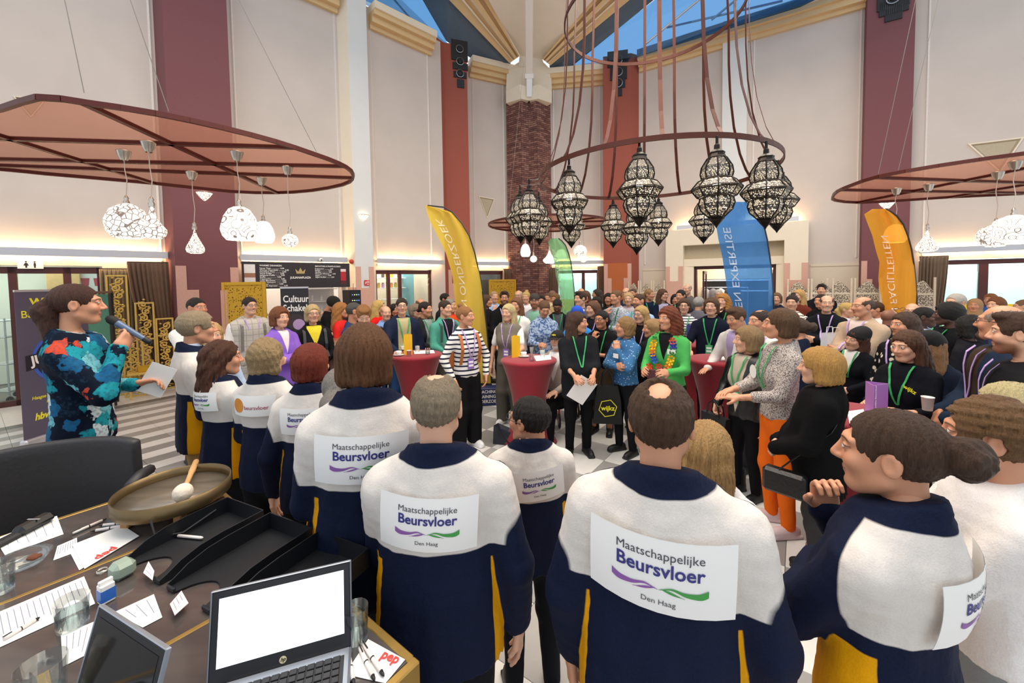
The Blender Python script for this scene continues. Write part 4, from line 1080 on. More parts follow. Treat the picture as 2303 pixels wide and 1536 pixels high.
m_ = MB(); m_.lathe([(.001, 0), (.09, 0)], 24); m_.build('portrait_face', mat('#b89ac8', .6, key='print_ink'), cul, M=frameXY((.05, -.006, 1.43), (1, 0, 0), (0, 0, 1)))
m_ = MB(); m_.quad((-.2, -.005, .4), (.2, -.005, .4), (.2, -.005, 1.3), (-.1, -.005, 1.3)); m_.build('portrait_coat', mat('#7a52b8', .6, key='print_ink'), cul)
# equipment rack
pr = at(792, 700, 8.6)
rk = empty('equipment_rack', label='tall black equipment rack with blue and yellow indicator lights', cat='rack', M=frameM((pr.x, pr.y, 0), (tA.x, tA.y, 0)))
zr_ = at(792, 652, 8.6).z
m_ = MB(); m_.rbox((0, 0, zr_ / 2), (.24, .4, zr_), .01); m_.build('case', M_black, rk)
for k in range(7):
 m_ = MB(); m_.rbox((0, -.205, zr_ - .1 - k * .12), (.2, .012, .1), .003); u_ = m_.build('module', mat('#22242a', .4, grain=.05, key='rack_face'), rk)
 for j in range(4):
  m1 = MB(); m1.box((-.07 + j * .045, -.213, zr_ - .1 - k * .12), (.018, .004, .014)); m1.build('indicator', emis(['#5a7cff', '#ffd24a', '#8effa0', '#6a8cff'][(j + k) % 4], 2.5), u_)
for s in (-.06, .04):
 m_ = MB(); m_.tube([(s, 0, zr_), (s, 0, zr_ + .14)], .005, 5); m_.build('antenna', M_black, rk)
# fire hose sign and small fittings
sg = empty('fire_hose_sign', label='red fire hose sign with white symbols on the pilaster', cat='sign', M=frameXY(on(824, 636, F50, F51) + Vector((*nA * .03, 0)), (tA.x, tA.y, 0), (0, 0, 1)))
m_ = MB(); m_.rbox((0, 0, 0), (.15, .15, .006), .002); m_.build('plate', mat('#d8262c', .4, grain=.02, key='red_sign'), sg)
m_ = MB(); m_.lathe([(.02, .004), (.034, .004)], 16, (.03, .02, 0)); m_.box((-.03, .0, .004), (.02, .07, .001)); m_.box((.03, -.045, .004), (.05, .014, .001)); m_.build('symbol', WHT, sg)
ws = empty('restroom_sign', label='small white restroom sign with two black figures over the door', cat='sign', M=frameXY(oA(69, 595) + Vector((*nA * .02, 0)), (tA.x, tA.y, 0), (0, 0, 1)))
m_ = MB(); m_.rbox((0, 0, 0), (.30, .15, .006), .002); m_.build('plate', M_white, ws)
for s, skirt in ((-.05, 1), (.05, 0)):
 m_ = MB(); m_.lathe([(.001, .004), (.014, .004)], 10, (s, .048, 0))
 m_.quad((s - .012, .03, .004), (s - (.034 if skirt else .016), -.02, .004), (s + (.034 if skirt else .016), -.02, .004), (s + .012, .03, .004))
 m_.quad((s - .012, -.02, .004), (s - .01, -.06, .004), (s + .01, -.06, .004), (s + .012, -.02, .004)); m_.build('figure_symbol', M_black, ws)
fa = empty('fire_alarm', label='small red alarm at the end of the wall light over the bar', cat='alarm', M=frameXY(oA(783, 589) + Vector((*nA * .2, 0)), (tA.x, tA.y, 0), (0, 0, 1)))
m_ = MB(); m_.lathe([(.06, 0), (.06, .05), (.03, .07), (.001, .07)], 14); m_.build('dome', mat('#c03a2a', .35, key='red_plastic'), fa, True); m_ = MB(); m_.box((0, 0, -.06), (.05, .05, .14)); m_.build('bracket', M_white, fa)
sc_ = empty('security_camera', label='small white dome camera on the wall light over the bar', cat='camera', M=frameXY(oA(715, 586) + Vector((*nA * .2, 0)), (tA.x, tA.y, 0), (0, 0, 1)))
m_ = MB(); m_.lathe([(.05, 0), (.055, .03), (.03, .06), (.001, .065)], 14); m_.build('housing', M_white, sc_, True); m_ = MB(); m_.lathe([(.02, .05), (.02, .075), (.001, .08)], 10); m_.build('lens', M_black, sc_)
# shop shelves with jars
sh0, sh1 = plan(oA(846, 640)) - nA * 1.2, plan(oA(972, 640)) - nA * 1.2
Ls = (sh1 - sh0).length; ms = (sh0 + sh1) / 2
shop = empty('shop_shelves', label='shelves of jars and bottles behind the glass shop front', cat='shelf', M=frameM(ms.to_3d(), (tA.x, tA.y, 0)))
for k, z in enumerate((1.55, 1.92, 2.25)):
 m_ = MB(); m_.rbox((-.15, 0, z), (Ls * .8, .26, .025), .004); m_.build('shelf', M_white, shop)
for s in (-.5, .35):
 m_ = MB(); m_.rbox((s * Ls, .12, 1.2), (.04, .03, 2.4), .004); m_.build('upright', M_white, shop)
m_ = MB(); m_.rbox((Ls * .42, .1, 1.3), (.45, .08, 2.4), .006); m_.build('cabinet_panel', mat('#7fb9c6', .5, key='blue_paint'), shop)
jc = ['#b04a3a', '#5a3a2a', '#6a4030', '#d8662a', '#f0e6cc', '#4a4038', '#e8b41e', '#e8b41e', '#f0d4c0', '#40303a']
jc2 = ['#e9e0a0', '#e8c030', '#f0e2d0', '#e2a0c0', '#e6b83c', '#c8a0d0', '#efe9dd', '#ee9a3c', '#c2b02c', '#e8d41c']
for row, (cols, z) in enumerate(((jc, 2.263), (jc2, 1.933))):
 for k, c_ in enumerate(cols):
  p = ms + tA * (-Ls * .5 + .06 + k * Ls * .078); h_ = .17 + .05 * ((k * 7) % 3 == 0)
  r_ = empty('jar', (p.x, p.y, z), 0, ['first','second','third','fourth','fifth','sixth','seventh','eighth','ninth','tenth'][k] + ' jar from the left on the ' + ['upper','lower'][row] + ' shop shelf', 'jar', 'jars in the shop')
  m_ = MB(); m_.lathe([(.001, 0), (.05, 0), (.052, .03), (.052, h_ * .75), (.036, h_ * .9)], 10); m_.build('glass', mat(c_, .25, grain=.1, key='jar_content'), r_, True)
  m_ = MB(); m_.lathe([(.04, h_ * .9), (.04, h_), (.001, h_)], 10); m_.build('lid', mat(['#2a2420', '#e8e4dc', '#a03028'][k % 3], .4, key='jar_lid'), r_)
# coats and shelf in the cloakroom
pcx = (plan(oD(1600, 620)) - nD * 1.6)
cr = empty('coat_rack', label='coat rack with grey coats seen through the open portal door', cat='coat rack', M=frameM(pcx.to_3d(), (tD.x, tD.y, 0)))
m_ = MB(); m_.tube([(-.5, 0, 0), (-.5, 0, 1.75), (1.0, 0, 1.75), (1.0, 0, 0)], .02, 6); m_.build('rail', M_alu, cr)
for k in range(5):
 m_ = MB(); w_ = .2; c_ = ['#8d8a8c', '#6f6a6a', '#d9ceae', '#2a2a30', '#1a1a1e'][k]
 m_.lathe([(.03, 1.72), (.16, 1.62), (.19, 1.3), (.22, .8), (.2, .75)], 10, (-.35 + k * .25, 0, 0)); m_.build('coat', mat(c_, .9, grain=.15, gscale=20, bmp=.2, key='coat_cloth'), cr, True)
sh = empty('cloakroom_shelf', label='black shelf unit with hats inside the portal', cat='shelf', M=frameM((plan(oD(1640, 620)) - nD * 2.6).to_3d(), (tD.x, tD.y, 0)))
m_ = MB(); m_.rbox((0, 0, 2.0), (2.2, .3, .04), .005); m_.rbox((0, 0, 1.6), (2.2, .3, .04), .005); m_.build('shelf', M_white, sh)
m_ = MB(); m_.box((0, .16, 1.1), (2.2, .03, 1.9)); m_.build('back', mat('#25252c', .6, key='dark_panel'), sh)
# restroom corridor things behind the left doors
pcor = plan(oA(118, 640)) - nA * 2.2
cb = empty('corridor_cabinet', label='pale wooden cabinet with a cup poster behind the left glass door', cat='cabinet', M=frameM(pcor.to_3d(), (tA.x, tA.y, 0)))
m_ = MB(); m_.rbox((0, 0, 1.25), (.5, .5, 2.5), .01); m_.build('body', mat('#d9b374', .6, grain=.1, key='pale_wood'), cb)
m_ = MB(); m_.box((.42, -.1, 2.0), (.5, .01, 1.0)); po_ = m_.build('poster', mat('#eef0f2', .5, grain=.02, key='paper'), cb)
for s in (.32, .52):
 m_ = MB(); m_.quad((s - .07, -.11, 2.3), (s + .07, -.11, 2.3), (s + .05, -.11, 2.12), (s - .05, -.11, 2.12)); m_.build('cup_print', mat('#c02a35', .5, key='print_ink'), po_)
# ------------------------------------------------------------------ figures: smooth distance fields meshed once per kind
f32 = np.float32
def A(*v): return np.array(v, f32)
def nrm(v):
 v = np.asarray(v, float); return v / (np.linalg.norm(v) + 1e-9)
def rc(P, a, b, ra, rb):                 # tapered limb
 a, b = A(*a), A(*b); ba = b - a; pa = P - a
 h = np.clip((pa @ ba) / max(float(ba @ ba), 1e-9), 0, 1)
 return np.linalg.norm(pa - h[:, None] * ba, axis=1) - (ra + (rb - ra) * h)
def el(P, c, r):
 q = (P - A(*c)) / A(*r); k0 = np.linalg.norm(q, axis=1); k1 = np.linalg.norm(q / A(*r), axis=1)
 return k0 * (k0 - 1) / np.maximum(k1, 1e-6)
def bx(P, c, h, r=0.0):
 q = np.abs(P - A(*c)) - (A(*h) - r)
 return np.linalg.norm(np.maximum(q, 0), axis=1) + np.minimum(q.max(axis=1), 0) - r
def smin(a, b, k):
 h = np.clip(.5 + .5 * (b - a) / k, 0, 1); return b + (a - b) * h - k * h * (1 - h)
def smax(a, b, k): return -smin(-a, -b, k)
def smins(L, k):
 d = L[0]
 for x in L[1:]: d = smin(d, x, k)
 return d
def snets(fn, lo, hi, h):
 lo = np.asarray(lo, float); hi = np.asarray(hi, float)
 n = np.ceil((hi - lo) / h).astype(int) + 1
 ax = [lo[i] + h * np.arange(n[i]) for i in range(3)]
 G = np.stack(np.meshgrid(*ax, indexing='ij'), -1).astype(f32)
 Vv = fn(G.reshape(-1, 3)).reshape(n).astype(f32)
 Vv[0] = Vv[-1] = 1e-3 + abs(Vv[0]); Vv[:, 0] = abs(Vv[:, 0]) + 1e-3; Vv[:, -1] = abs(Vv[:, -1]) + 1e-3
 Vv[:, :, 0] = abs(Vv[:, :, 0]) + 1e-3; Vv[:, :, -1] = abs(Vv[:, :, -1]) + 1e-3
 Vv[-1] = abs(Vv[-1]) + 1e-3
 ins = Vv < 0
 cs = [(i, j, k) for i in (0, 1) for j in (0, 1) for k in (0, 1)]
 sl = lambda Z, c: Z[c[0]:n[0] - 1 + c[0], c[1]:n[1] - 1 + c[1], c[2]:n[2] - 1 + c[2]]
 cnt = sum(sl(ins, c).astype(np.int8) for c in cs)
 act = (cnt > 0) & (cnt < 8)
 idx = np.argwhere(act)
 num = np.zeros((len(idx), 3), f32); den = np.zeros(len(idx), f32)
 cv = {c: Vv[idx[:, 0] + c[0], idx[:, 1] + c[1], idx[:, 2] + c[2]] for c in cs}
 for a in cs:
  for d in range(3):
   if a[d] == 0:
    b = list(a); b[d] = 1; b = tuple(b)
    va, vb = cv[a], cv[b]; m = (va < 0) != (vb < 0)
    t = np.where(m, va / np.where(m, va - vb, 1), 0)
    p = np.tile(A(*a), (len(idx), 1)); p[:, d] += t
    num += p * m[:, None]; den += m
 verts = lo + h * (idx + num / den[:, None])
 ID = np.full(act.shape, -1, np.int32); ID[tuple(idx.T)] = np.arange(len(idx))
 F_ = []
 for d in range(3):
  u, w = (d + 1) % 3, (d + 2) % 3
  s0 = [slice(None)] * 3; s1 = [slice(None)] * 3
  s0[d] = slice(0, n[d] - 1); s1[d] = slice(1, n[d])
  ch = ins[tuple(s0)] != ins[tuple(s1)]
  e = np.argwhere(ch); e = e[(e[:, u] > 0) & (e[:, w] > 0) & (e[:, u] < n[u] - 1) & (e[:, w] < n[w] - 1)]
  if not len(e): continue
  q = []
  for du, dw in ((-1, -1), (0, -1), (0, 0), (-1, 0)):
   c = e.copy(); c[:, u] += du; c[:, w] += dw; q.append(ID[tuple(c.T)])
  q = np.stack(q, 1); fl = ~ins[tuple(e.T)]
  q[fl] = q[fl][:, ::-1]; F_.append(q)
 F_ = np.concatenate(F_); F_ = F_[(F_ >= 0).all(1)]
 return verts.astype(f32), F_
def npmesh(name, V, Fq, mats, cols=None, attrs=None, smooth=True):
 me = bpy.data.meshes.new(name)
 me.vertices.add(len(V)); me.vertices.foreach_set('co', np.ascontiguousarray(V, f32).ravel())
 me.loops.add(Fq.size); me.loops.foreach_set('vertex_index', Fq.astype(np.int32).ravel())
 me.polygons.add(len(Fq)); k = Fq.shape[1]
 me.polygons.foreach_set('loop_start', np.arange(0, Fq.size, k, dtype=np.int32))
 if smooth: me.polygons.foreach_set('use_smooth', np.ones(len(Fq), bool))
 setmat(me, mats)
 if cols is not None:
  c = np.ones((len(V), 4), f32); c[:, :3] = cols
  a = me.attributes.new('Col', 'FLOAT_COLOR', 'POINT'); a.data.foreach_set('color', c.ravel())
 for kx, x in (attrs or {}).items():
  if x.ndim == 2:
   a = me.attributes.new(kx, 'FLOAT_VECTOR', 'POINT'); a.data.foreach_set('vector', np.ascontiguousarray(x, f32).ravel())
  else:
   a = me.attributes.new(kx, 'FLOAT', 'POINT'); a.data.foreach_set('value', np.ascontiguousarray(x, f32))
 me.update(calc_edges=True); me.validate()
 return me
def wob(P, s, seed=0):                   # cheap smooth noise
 r = np.random.RandomState(seed); o = 0
 for i in range(5):
  k = r.normal(size=3) * s * (1 + .5 * i); o = o + np.sin(P @ k.astype(f32) + r.rand() * 6.28) / (1 + .5 * i)
 return o / 3
# ---- head: centre of the skull at the origin, looking along +y, 0.235 m high
def head_sdf(P, male=True):
 S = P * A(1, 1, 1); S = np.column_stack([np.abs(P[:, 0]), P[:, 1], P[:, 2]])
 d = el(S, (0, -.018, .032), (.077, .098, .086))
 d = smin(d, el(S, (0, .022, -.025), (.064, .073, .085)), .03)
 d = smin(d, el(S, (0, .062, -.092), (.028 if male else .022, .028, .021)), .028)
 d = smin(d, rc(S, (.052, .0, -.06), (.02, .06, -.095), .018 if male else .012, .016), .03)
 d = smin(d, el(S, (.038, .068, -.022), (.026, .022, .024)), .02)
 d = smin(d, rc(S, (.012, .088, .034), (.046, .072, .032), .010, .008), .018)
 d = smax(d, -el(S, (.031, .104, .012), (.019, .017, .012)), .014)
 d = smin(d, rc(S, (0, .090, .022), (0, .112, -.022), .008, .0125), .014)
 d = smin(d, el(S, (.011, .100, -.027), (.009, .012, .008)), .008)
 d = smin(d, el(S, (0, .083, -.054), (.022, .013, .0075)), .008)
 d = smin(d, el(S, (0, .081, -.066), (.018, .013, .007)), .007)
 d = smax(d, -el(S, (0, .101, -.078), (.02, .010, .007)), .010)
 d = smin(d, el(S, (.031, .083, .012), (.0155, .0125, .0125)), .004)
 ear = smax(el(S, (.079, -.012, .0), (.011, .021, .034)), -el(S, (.090, -.006, .002), (.008, .012, .022)), .006)
 d = smin(d, ear, .008)
 d = smin(d, rc(S, (0, -.036, -.06), (0, -.046, -.20), .052 if male else .043, .057 if male else .048), .022)
 return d
HEADC = {}
LODH = [.0042, .006, .0085, .012]
def head_tmpl(male, lod):
 k = (male, lod)
 if k in HEADC: return HEADC[k]
 V, Fq = snets(lambda P: head_sdf(P, male), (-.105, -.135, -.20), (.105, .14, .13), LODH[lod])
 x, y, z = np.abs(V[:, 0]), V[:, 1], V[:, 2]
 ss = lambda v, a, b: np.clip((v - a) / (b - a), 0, 1)
 lip = (1 - ss(((x / .026) ** 2 + ((z + .060) / .014) ** 2), .8, 1.3)) * (y > .07)
 beard = ss(-z, .035, .055) * ss(y, -.02, .01) * (1 - lip * .9) * (z > -.135) * (1 - ss(-z, .125, .14))
 beard = np.maximum(beard, (1 - ss(np.abs(z + .043), .004, .010)) * (x < .03) * (y > .08))
 must = (1 - ss(np.abs(z + .042), .005, .010)) * (x < .032) * (y > .08)
 cheek = np.exp(-(((x - .042) / .02) ** 2 + ((z + .022) / .018) ** 2)) * (y > .03)
 nose = np.exp(-((x / .014) ** 2 + ((z + .02) / .014) ** 2)) * (y > .09)
 HEADC[k] = (V, Fq, dict(beard=beard, must=must, red=np.maximum(cheek, nose)))
 return HEADC[k]
def head_colors(feat, skin, beard=None, must=None):
 s = np.array(srgb(skin)); n = len(feat['red']); c = np.tile(s, (n, 1))
 def mix(m, col):
  nonlocal c
  c = c + (np.array(col) - c) * np.clip(m, 0, 1)[:, None]
 mix(feat['red'] * .35, s * A(1.05, .72, .66))
 if beard: mix(feat['beard'] * .92, srgb(beard))
 if must: mix(feat['must'] * .95, srgb(must))
 return c
# ---- hands
def hand_sdf(P, curl, spread=0.0, thumb=.5):
 d = bx(P, (.047, 0, 0), (.044, .040, .0135), .013)
 d = smin(d, rc(P * A(1, 1, 1.25), (-.035, 0, 0), (.015, 0, 0), .027, .030), .02)
 for y, L, r, s in ((.030, .070, .0088, .10), (.0105, .079, .0092, .03), (-.0105, .074, .0088, -.04), (-.029, .058, .0078, -.12)):
  p = np.array([.088, y, 0.0]); a = 0.0; yaw = s * (.5 + spread)
  for fr, cu in ((.45, .8), (.31, 1.1), (.24, .8)):
   a += curl * cu; q = p + L * fr * np.array([math.cos(a) * math.cos(yaw), math.sin(yaw) * math.cos(a), -math.sin(a)])
   d = smin(d, rc(P, p, q, r, r * .93), .004); p = q; r *= .93
 p = np.array([.018, .030, -.006]); q = p + np.array([.030, .030 * (1 - .3 * thumb), -.012]); t = q + np.array([.028, .010 - .02 * thumb, -.012 - .012 * thumb])
 d = smin(d, rc(P, p, q, .0155, .0125), .012); d = smin(d, rc(P, q, t, .0118, .0095), .004)
 return d
HANDC = {}
def hand_tmpl(curl, lod):
 k = (round(curl, 2), lod)
 if k not in HANDC:
  h = [.0042, .0055, .008, .0105][lod]
  HANDC[k] = snets(lambda P: hand_sdf(P, curl), (-.05, -.06, -.10), (.185, .085, .04), h)
 return HANDC[k]
# ---- poses: wrist target, elbow hint, finger direction, back-of-hand direction, curl  (right side; x to the figure's right)
def mir(t): return tuple((-v[0], v[1], v[2]) if isinstance(v, tuple) else v for v in t)
P_down = ((.27, .05, .83), (.45, -.5, 0), (.0, .15, -1), (1, .1, .1), .3)
P_clasp = ((.085, .235, 1.00), (.6, -.4, -.5), (-.85, .35, -.25), (.25, .8, .45), .55)
P_fold_r = ((-.075, .205, 1.17), (.8, .1, -.6), (-1, .0, .25), (0, 1, .1), .35)
P_fold_l = ((.075, .235, 1.135), (-.8, .1, -.6), (1, -.1, .2), (0, 1, .1), .45)
P_chin = ((.075, .185, 1.36), (.5, .1, -.9), (-.25, -.1, .9), (.6, .75, .0), .9)
P_hold = ((.12, .32, 1.12), (.4, -.5, -.7), (-.3, .95, .15), (.8, .0, .5), .75)
P_paper = ((.10, .33, 1.05), (.4, -.5, -.7), (-.3, .9, -.1), (.7, .0, .7), .7)
P_table = ((.19, .36, 1.06), (.5, -.5, -.5), (-.25, .95, -.15), (.1, .1, 1), .2)
P_back = ((.09, -.21, .96), (.8, -.3, 0), (-.9, -.2, -.2), (0, -1, .1), .4)
P_pocket = ((.225, .09, .90), (.9, -.5, 0), (-.25, .4, -.9), (.9, .3, 0), .4)
P_bag = ((.24, .12, .93), (.5, -.6, 0), (.0, .3, -1), (1, .1, .0), 1.0)
P_mic = ((.095, .195, 1.385), (.45, -.1, -1), (-.55, .35, .75), (.6, .75, -.1), 1.0)
P_card = ((.15, .18, 1.13), (.5, -.6, -.6), (-.05, .95, .1), (.5, -.2, .85), .6)
P_flat = ((.10, .34, 1.08), (.4, -.5, -.7), (-.35, .93, .0), (.2, .1, 1), .2)
P_point = ((.03, .36, 1.10), (.5, -.4, -.7), (-.6, .8, -.05), (.2, .2, 1), .35)
P_mouth = ((.05, .20, 1.43), (.5, .1, -.9), (-.35, -.25, .9), (.55, .8, .0), .7)
POSE = {'down': (P_down, mir(P_down)), 'clasp': (P_clasp, mir(P_clasp)), 'fold': (P_fold_r, P_fold_l),
  'chin': (P_chin, mir(P_fold_r)), 'hold': (P_hold, mir(P_hold)), 'paper': (P_paper, mir(P_paper)), 'table': (P_table, mir(P_table)),
  'back': (P_back, mir(P_back)), 'pocket': (P_pocket, mir(P_pocket)), 'bag': (P_bag, mir(P_down)), 'mic': (P_mic, mir(P_card)),
  'micr': (P_card, mir(P_mic)), 'rtable': (P_table, mir(P_down)), 'ltable': (P_down, mir(P_table)), 'mouth': (P_mouth, mir(P_clasp)),
  'lchin': (P_fold_r, mir(P_chin)), 'point': (P_point, mir(P_flat)), 'cup': (P_clasp, mir(P_hold)), 'lmouth': (P_clasp, mir(P_mouth)),
  'one': (P_down, mir(P_hold))}
def arm_ik(S, W, pole, l1=.285, l2=.255):
 S, W = np.array(S, float), np.array(W, float); d = W - S; L = np.linalg.norm(d)
 if L > (l1 + l2) * .985: W = S + d / L * (l1 + l2) * .985; d = W - S; L = np.linalg.norm(d)
 a = (l1 ** 2 - l2 ** 2 + L ** 2) / (2 * L); h = math.sqrt(max(l1 ** 2 - a ** 2, 1e-6)); u = d / L
 p = np.array(pole, float); p = p - u * (p @ u); p = nrm(p)
 return S + u * a + p * h, W
class Fig:                               # one skeleton: sex, build, pose
 def __init__(s, male, bulk, pose, sit=False, wide=False, arms=None):
  s.male, s.bulk, s.pose, s.sit = male, bulk, pose, sit
  s.w = (1.0 if male else .88) * (1 + (bulk - 1) * .8); s.dp = (.64 if male else .62) * (1 + (bulk - 1) * 1.2)
  sw = (.185 if male else .160) * (1 + (bulk - 1) * .6)
  s.arm = []
  for k, sg in ((0, 1), (1, -1)):
   W, pole, fd, bn, curl = POSE[pose][k]
   ex = (bulk - 1) * .25
   W = (W[0], W[1] + (ex if W[1] > 0 else -ex), W[2])
   S = (sg * sw, -.012, 1.372)
   E, W = arm_ik(S, W, pole)
   s.arm.append((S, tuple(E), tuple(W), fd, bn, curl, sg))
 def torso(s, P, o=0.0):
  q = P / A(s.w, s.dp, 1)
  L = [rc(q, (0, 0, 1.30), (0, 0, 1.12), .166, .142 if s.male else .128), rc(q, (0, 0, 1.12), (0, 0, .93), .142 if s.male else .128, .172 if not s.male else .160),
             rc(q, (-.130, -.01, 1.362), (.130, -.01, 1.362), .062, .062)]
  d = smins(L, .07) * .72
  d = smin(d, rc(P, (0, -.03, 1.39), (0, -.035, 1.52), .086, .054), .07)
  if not s.male:
   S = np.column_stack([np.abs(P[:, 0]), P[:, 1], P[:, 2]])
   d = smin(d, el(S, (.078 * s.w, .070 * s.dp / .62, 1.235), (.066, .056, .072)), .05)
  if s.bulk > 1.08: d = smin(d, el(P, (0, .05, 1.06), (.16 * s.w, .15 * s.dp / .64, .15)), .06)
  return d - o
 def arms(s, P, r=(.046, .038, .027), end=1.0):
  L = []
  for S, E, W, *_ in s.arm:
   S, E, W = np.array(S), np.array(E), np.array(W)
   if end > .5:
    e2 = E + (W - E) * (end - .5) * 2
    L += [smin(rc(P, S, E, r[0], r[1]), rc(P, E, e2, r[1], r[1] + (r[2] - r[1]) * (end - .5) * 2), .02)]
   else:
    e1 = S + (E - S) * end * 2; L += [rc(P, S, e1, r[0], r[0] + (r[1] - r[0]) * end * 2)]
  return np.minimum(*L)
 def leg_joints(s):
  if s.sit: return [((sg * .09, 0, .90), (sg * .13, .40, .88), (sg * .13, .42, .45)) for sg in (1, -1)]
  return [((.09, -.005, .88), (.105, .025, .49), (.115, -.01, .08)), ((-.09, -.005, .88), (-.10, .01, .49), (-.105, -.02, .08))]
 def legs(s, P, r=(.085, .058, .04)):
  return np.minimum(*[smin(rc(P, h, k, r[0] * (1 + (s.bulk - 1)), r[1]), rc(P, k, a, r[1], r[2]), .03) for h, k, a in s.leg_joints()])
FIGC = {}
LODB = [.013, .018, .025, .034]
def fig(male, bulk, pose, sit):
 k = (male, bulk, pose, sit)
 if k not in FIGC: FIGC[k] = Fig(male, bulk, pose, sit)
 return FIGC[k]
BODYC = {}
def body_arr(g, lod, shown=True):
 k = ('b', id(g), lod)
 if k in BODYC: return BODYC[k]
 def fn(P):
  d = smin(g.torso(P, -.012), g.arms(P), .02); return smin(d, g.legs(P), .04)
 z0 = .38 if g.sit else .02
 BODYC[k] = snets(fn, (-.62, -.40, z0), (.62, .62, 1.56), LODB[lod] * 1.15)
 return BODYC[k]
def garment(g, lod, kind, sleeve=1.0, hem=.88, loose=.012, res=None, collar=0.0):
 k = ('t', id(g), lod, sleeve, hem, loose, collar)
 if k in BODYC: return BODYC[k]
 rr = (.050 + loose, .043 + loose * .9, .033 + loose * .7)
 if not g.male: rr = tuple(v * .94 for v in rr)
 if g.bulk > 1.05: rr = tuple(v * (1 + (g.bulk - 1) * .8) for v in rr)
 def fn(P):
  fold = wob(P * A(1, 1, .4), 24, 3) * .0062 + wob(P, 55, 5) * .0022
  t = g.torso(P, .008 + loose)
  if hem < .86:
   t = smin(t, rc(P / A(g.w, g.dp * 1.05, 1), (0, 0, 1.0), (0, 0, hem - .02), .170 + loose, .200 + loose) * .75, .05)
  t = np.maximum(t, hem - P[:, 2])
  if sleeve > 0: t = smin(t, g.arms(P, rr, sleeve), .028)
  if collar: t = smin(t, np.maximum(rc(P, (0, -.03, 1.44), (0, -.036, 1.50 + collar), .078, .072), P[:, 2] - 1.485 - collar + P[:, 1] * .25), .012)
  top = P[:, 2] - 1.492 + P[:, 1] * .35 - collar + np.abs(P[:, 0]) * .05
  return np.maximum(t + fold, top)
 V, Fq = snets(fn, (-.66, -.42, hem - .05), (.66, .64, 1.60), res or LODB[lod])
 arm = (g.arms(V, rr, sleeve) if sleeve > 0 else np.full(len(V), 1.0)) - g.torso(V, .008 + loose)
 BODYC[k] = (V, Fq, arm.astype(f32))
 return BODYC[k]
def trousers(g, lod, kind='trousers', wide=0.0):
 k = ('l', id(g), lod, kind, wide)
 if k in BODYC: return BODYC[k]
 def fn(P):
  q = P / A(g.w, g.dp, 1)
  d = rc(q, (0, 0, 1.0), (0, 0, .88), .160, .176) * .72
  if kind == 'skirt': d = smin(d, rc(P / A(1, .7, 1), (0, 0, .88), (0, 0, .42), .18, .22) * .8, .05); d = np.maximum(d, .42 - P[:, 2])
  else:
   d = smin(d, g.legs(P, (.100, .070 + wide * .6, .048 + wide)), .03)
   if not g.sit: d = np.maximum(d, .045 - P[:, 2])
  d = d + wob(P * A(1, 1, .5), 28, 9) * .004
  return np.maximum(d, P[:, 2] - 1.03)
 V, Fq = snets(fn, (-.36, -.30, .36 if g.sit else .0), (.36, .56, 1.08), LODB[lod])
 BODYC[k] = (V, Fq, np.ones(len(V), f32)); return BODYC[k]
def shoe_tmpl(lod, boot=False):
 k = ('s', lod, boot)
 if k in BODYC: return BODYC[k]
 def fn(P):
  d = smin(el(P, (0, .07, .035), (.046, .115, .05)), el(P, (0, -.03, .045), (.040, .065, .055)), .03)
  if boot: d = smin(d, rc(P, (0, -.035, .06), (0, -.035, .22), .052, .056), .03)
  d = smin(d, bx(P, (0, .04, .012), (.046, .135, .014), .012), .006)
  return np.maximum(d, -P[:, 2])
 BODYC[k] = snets(fn, (-.08, -.14, -.012), (.08, .22, .26 if boot else .12), .010 if lod < 2 else .015)
 return BODYC[k]
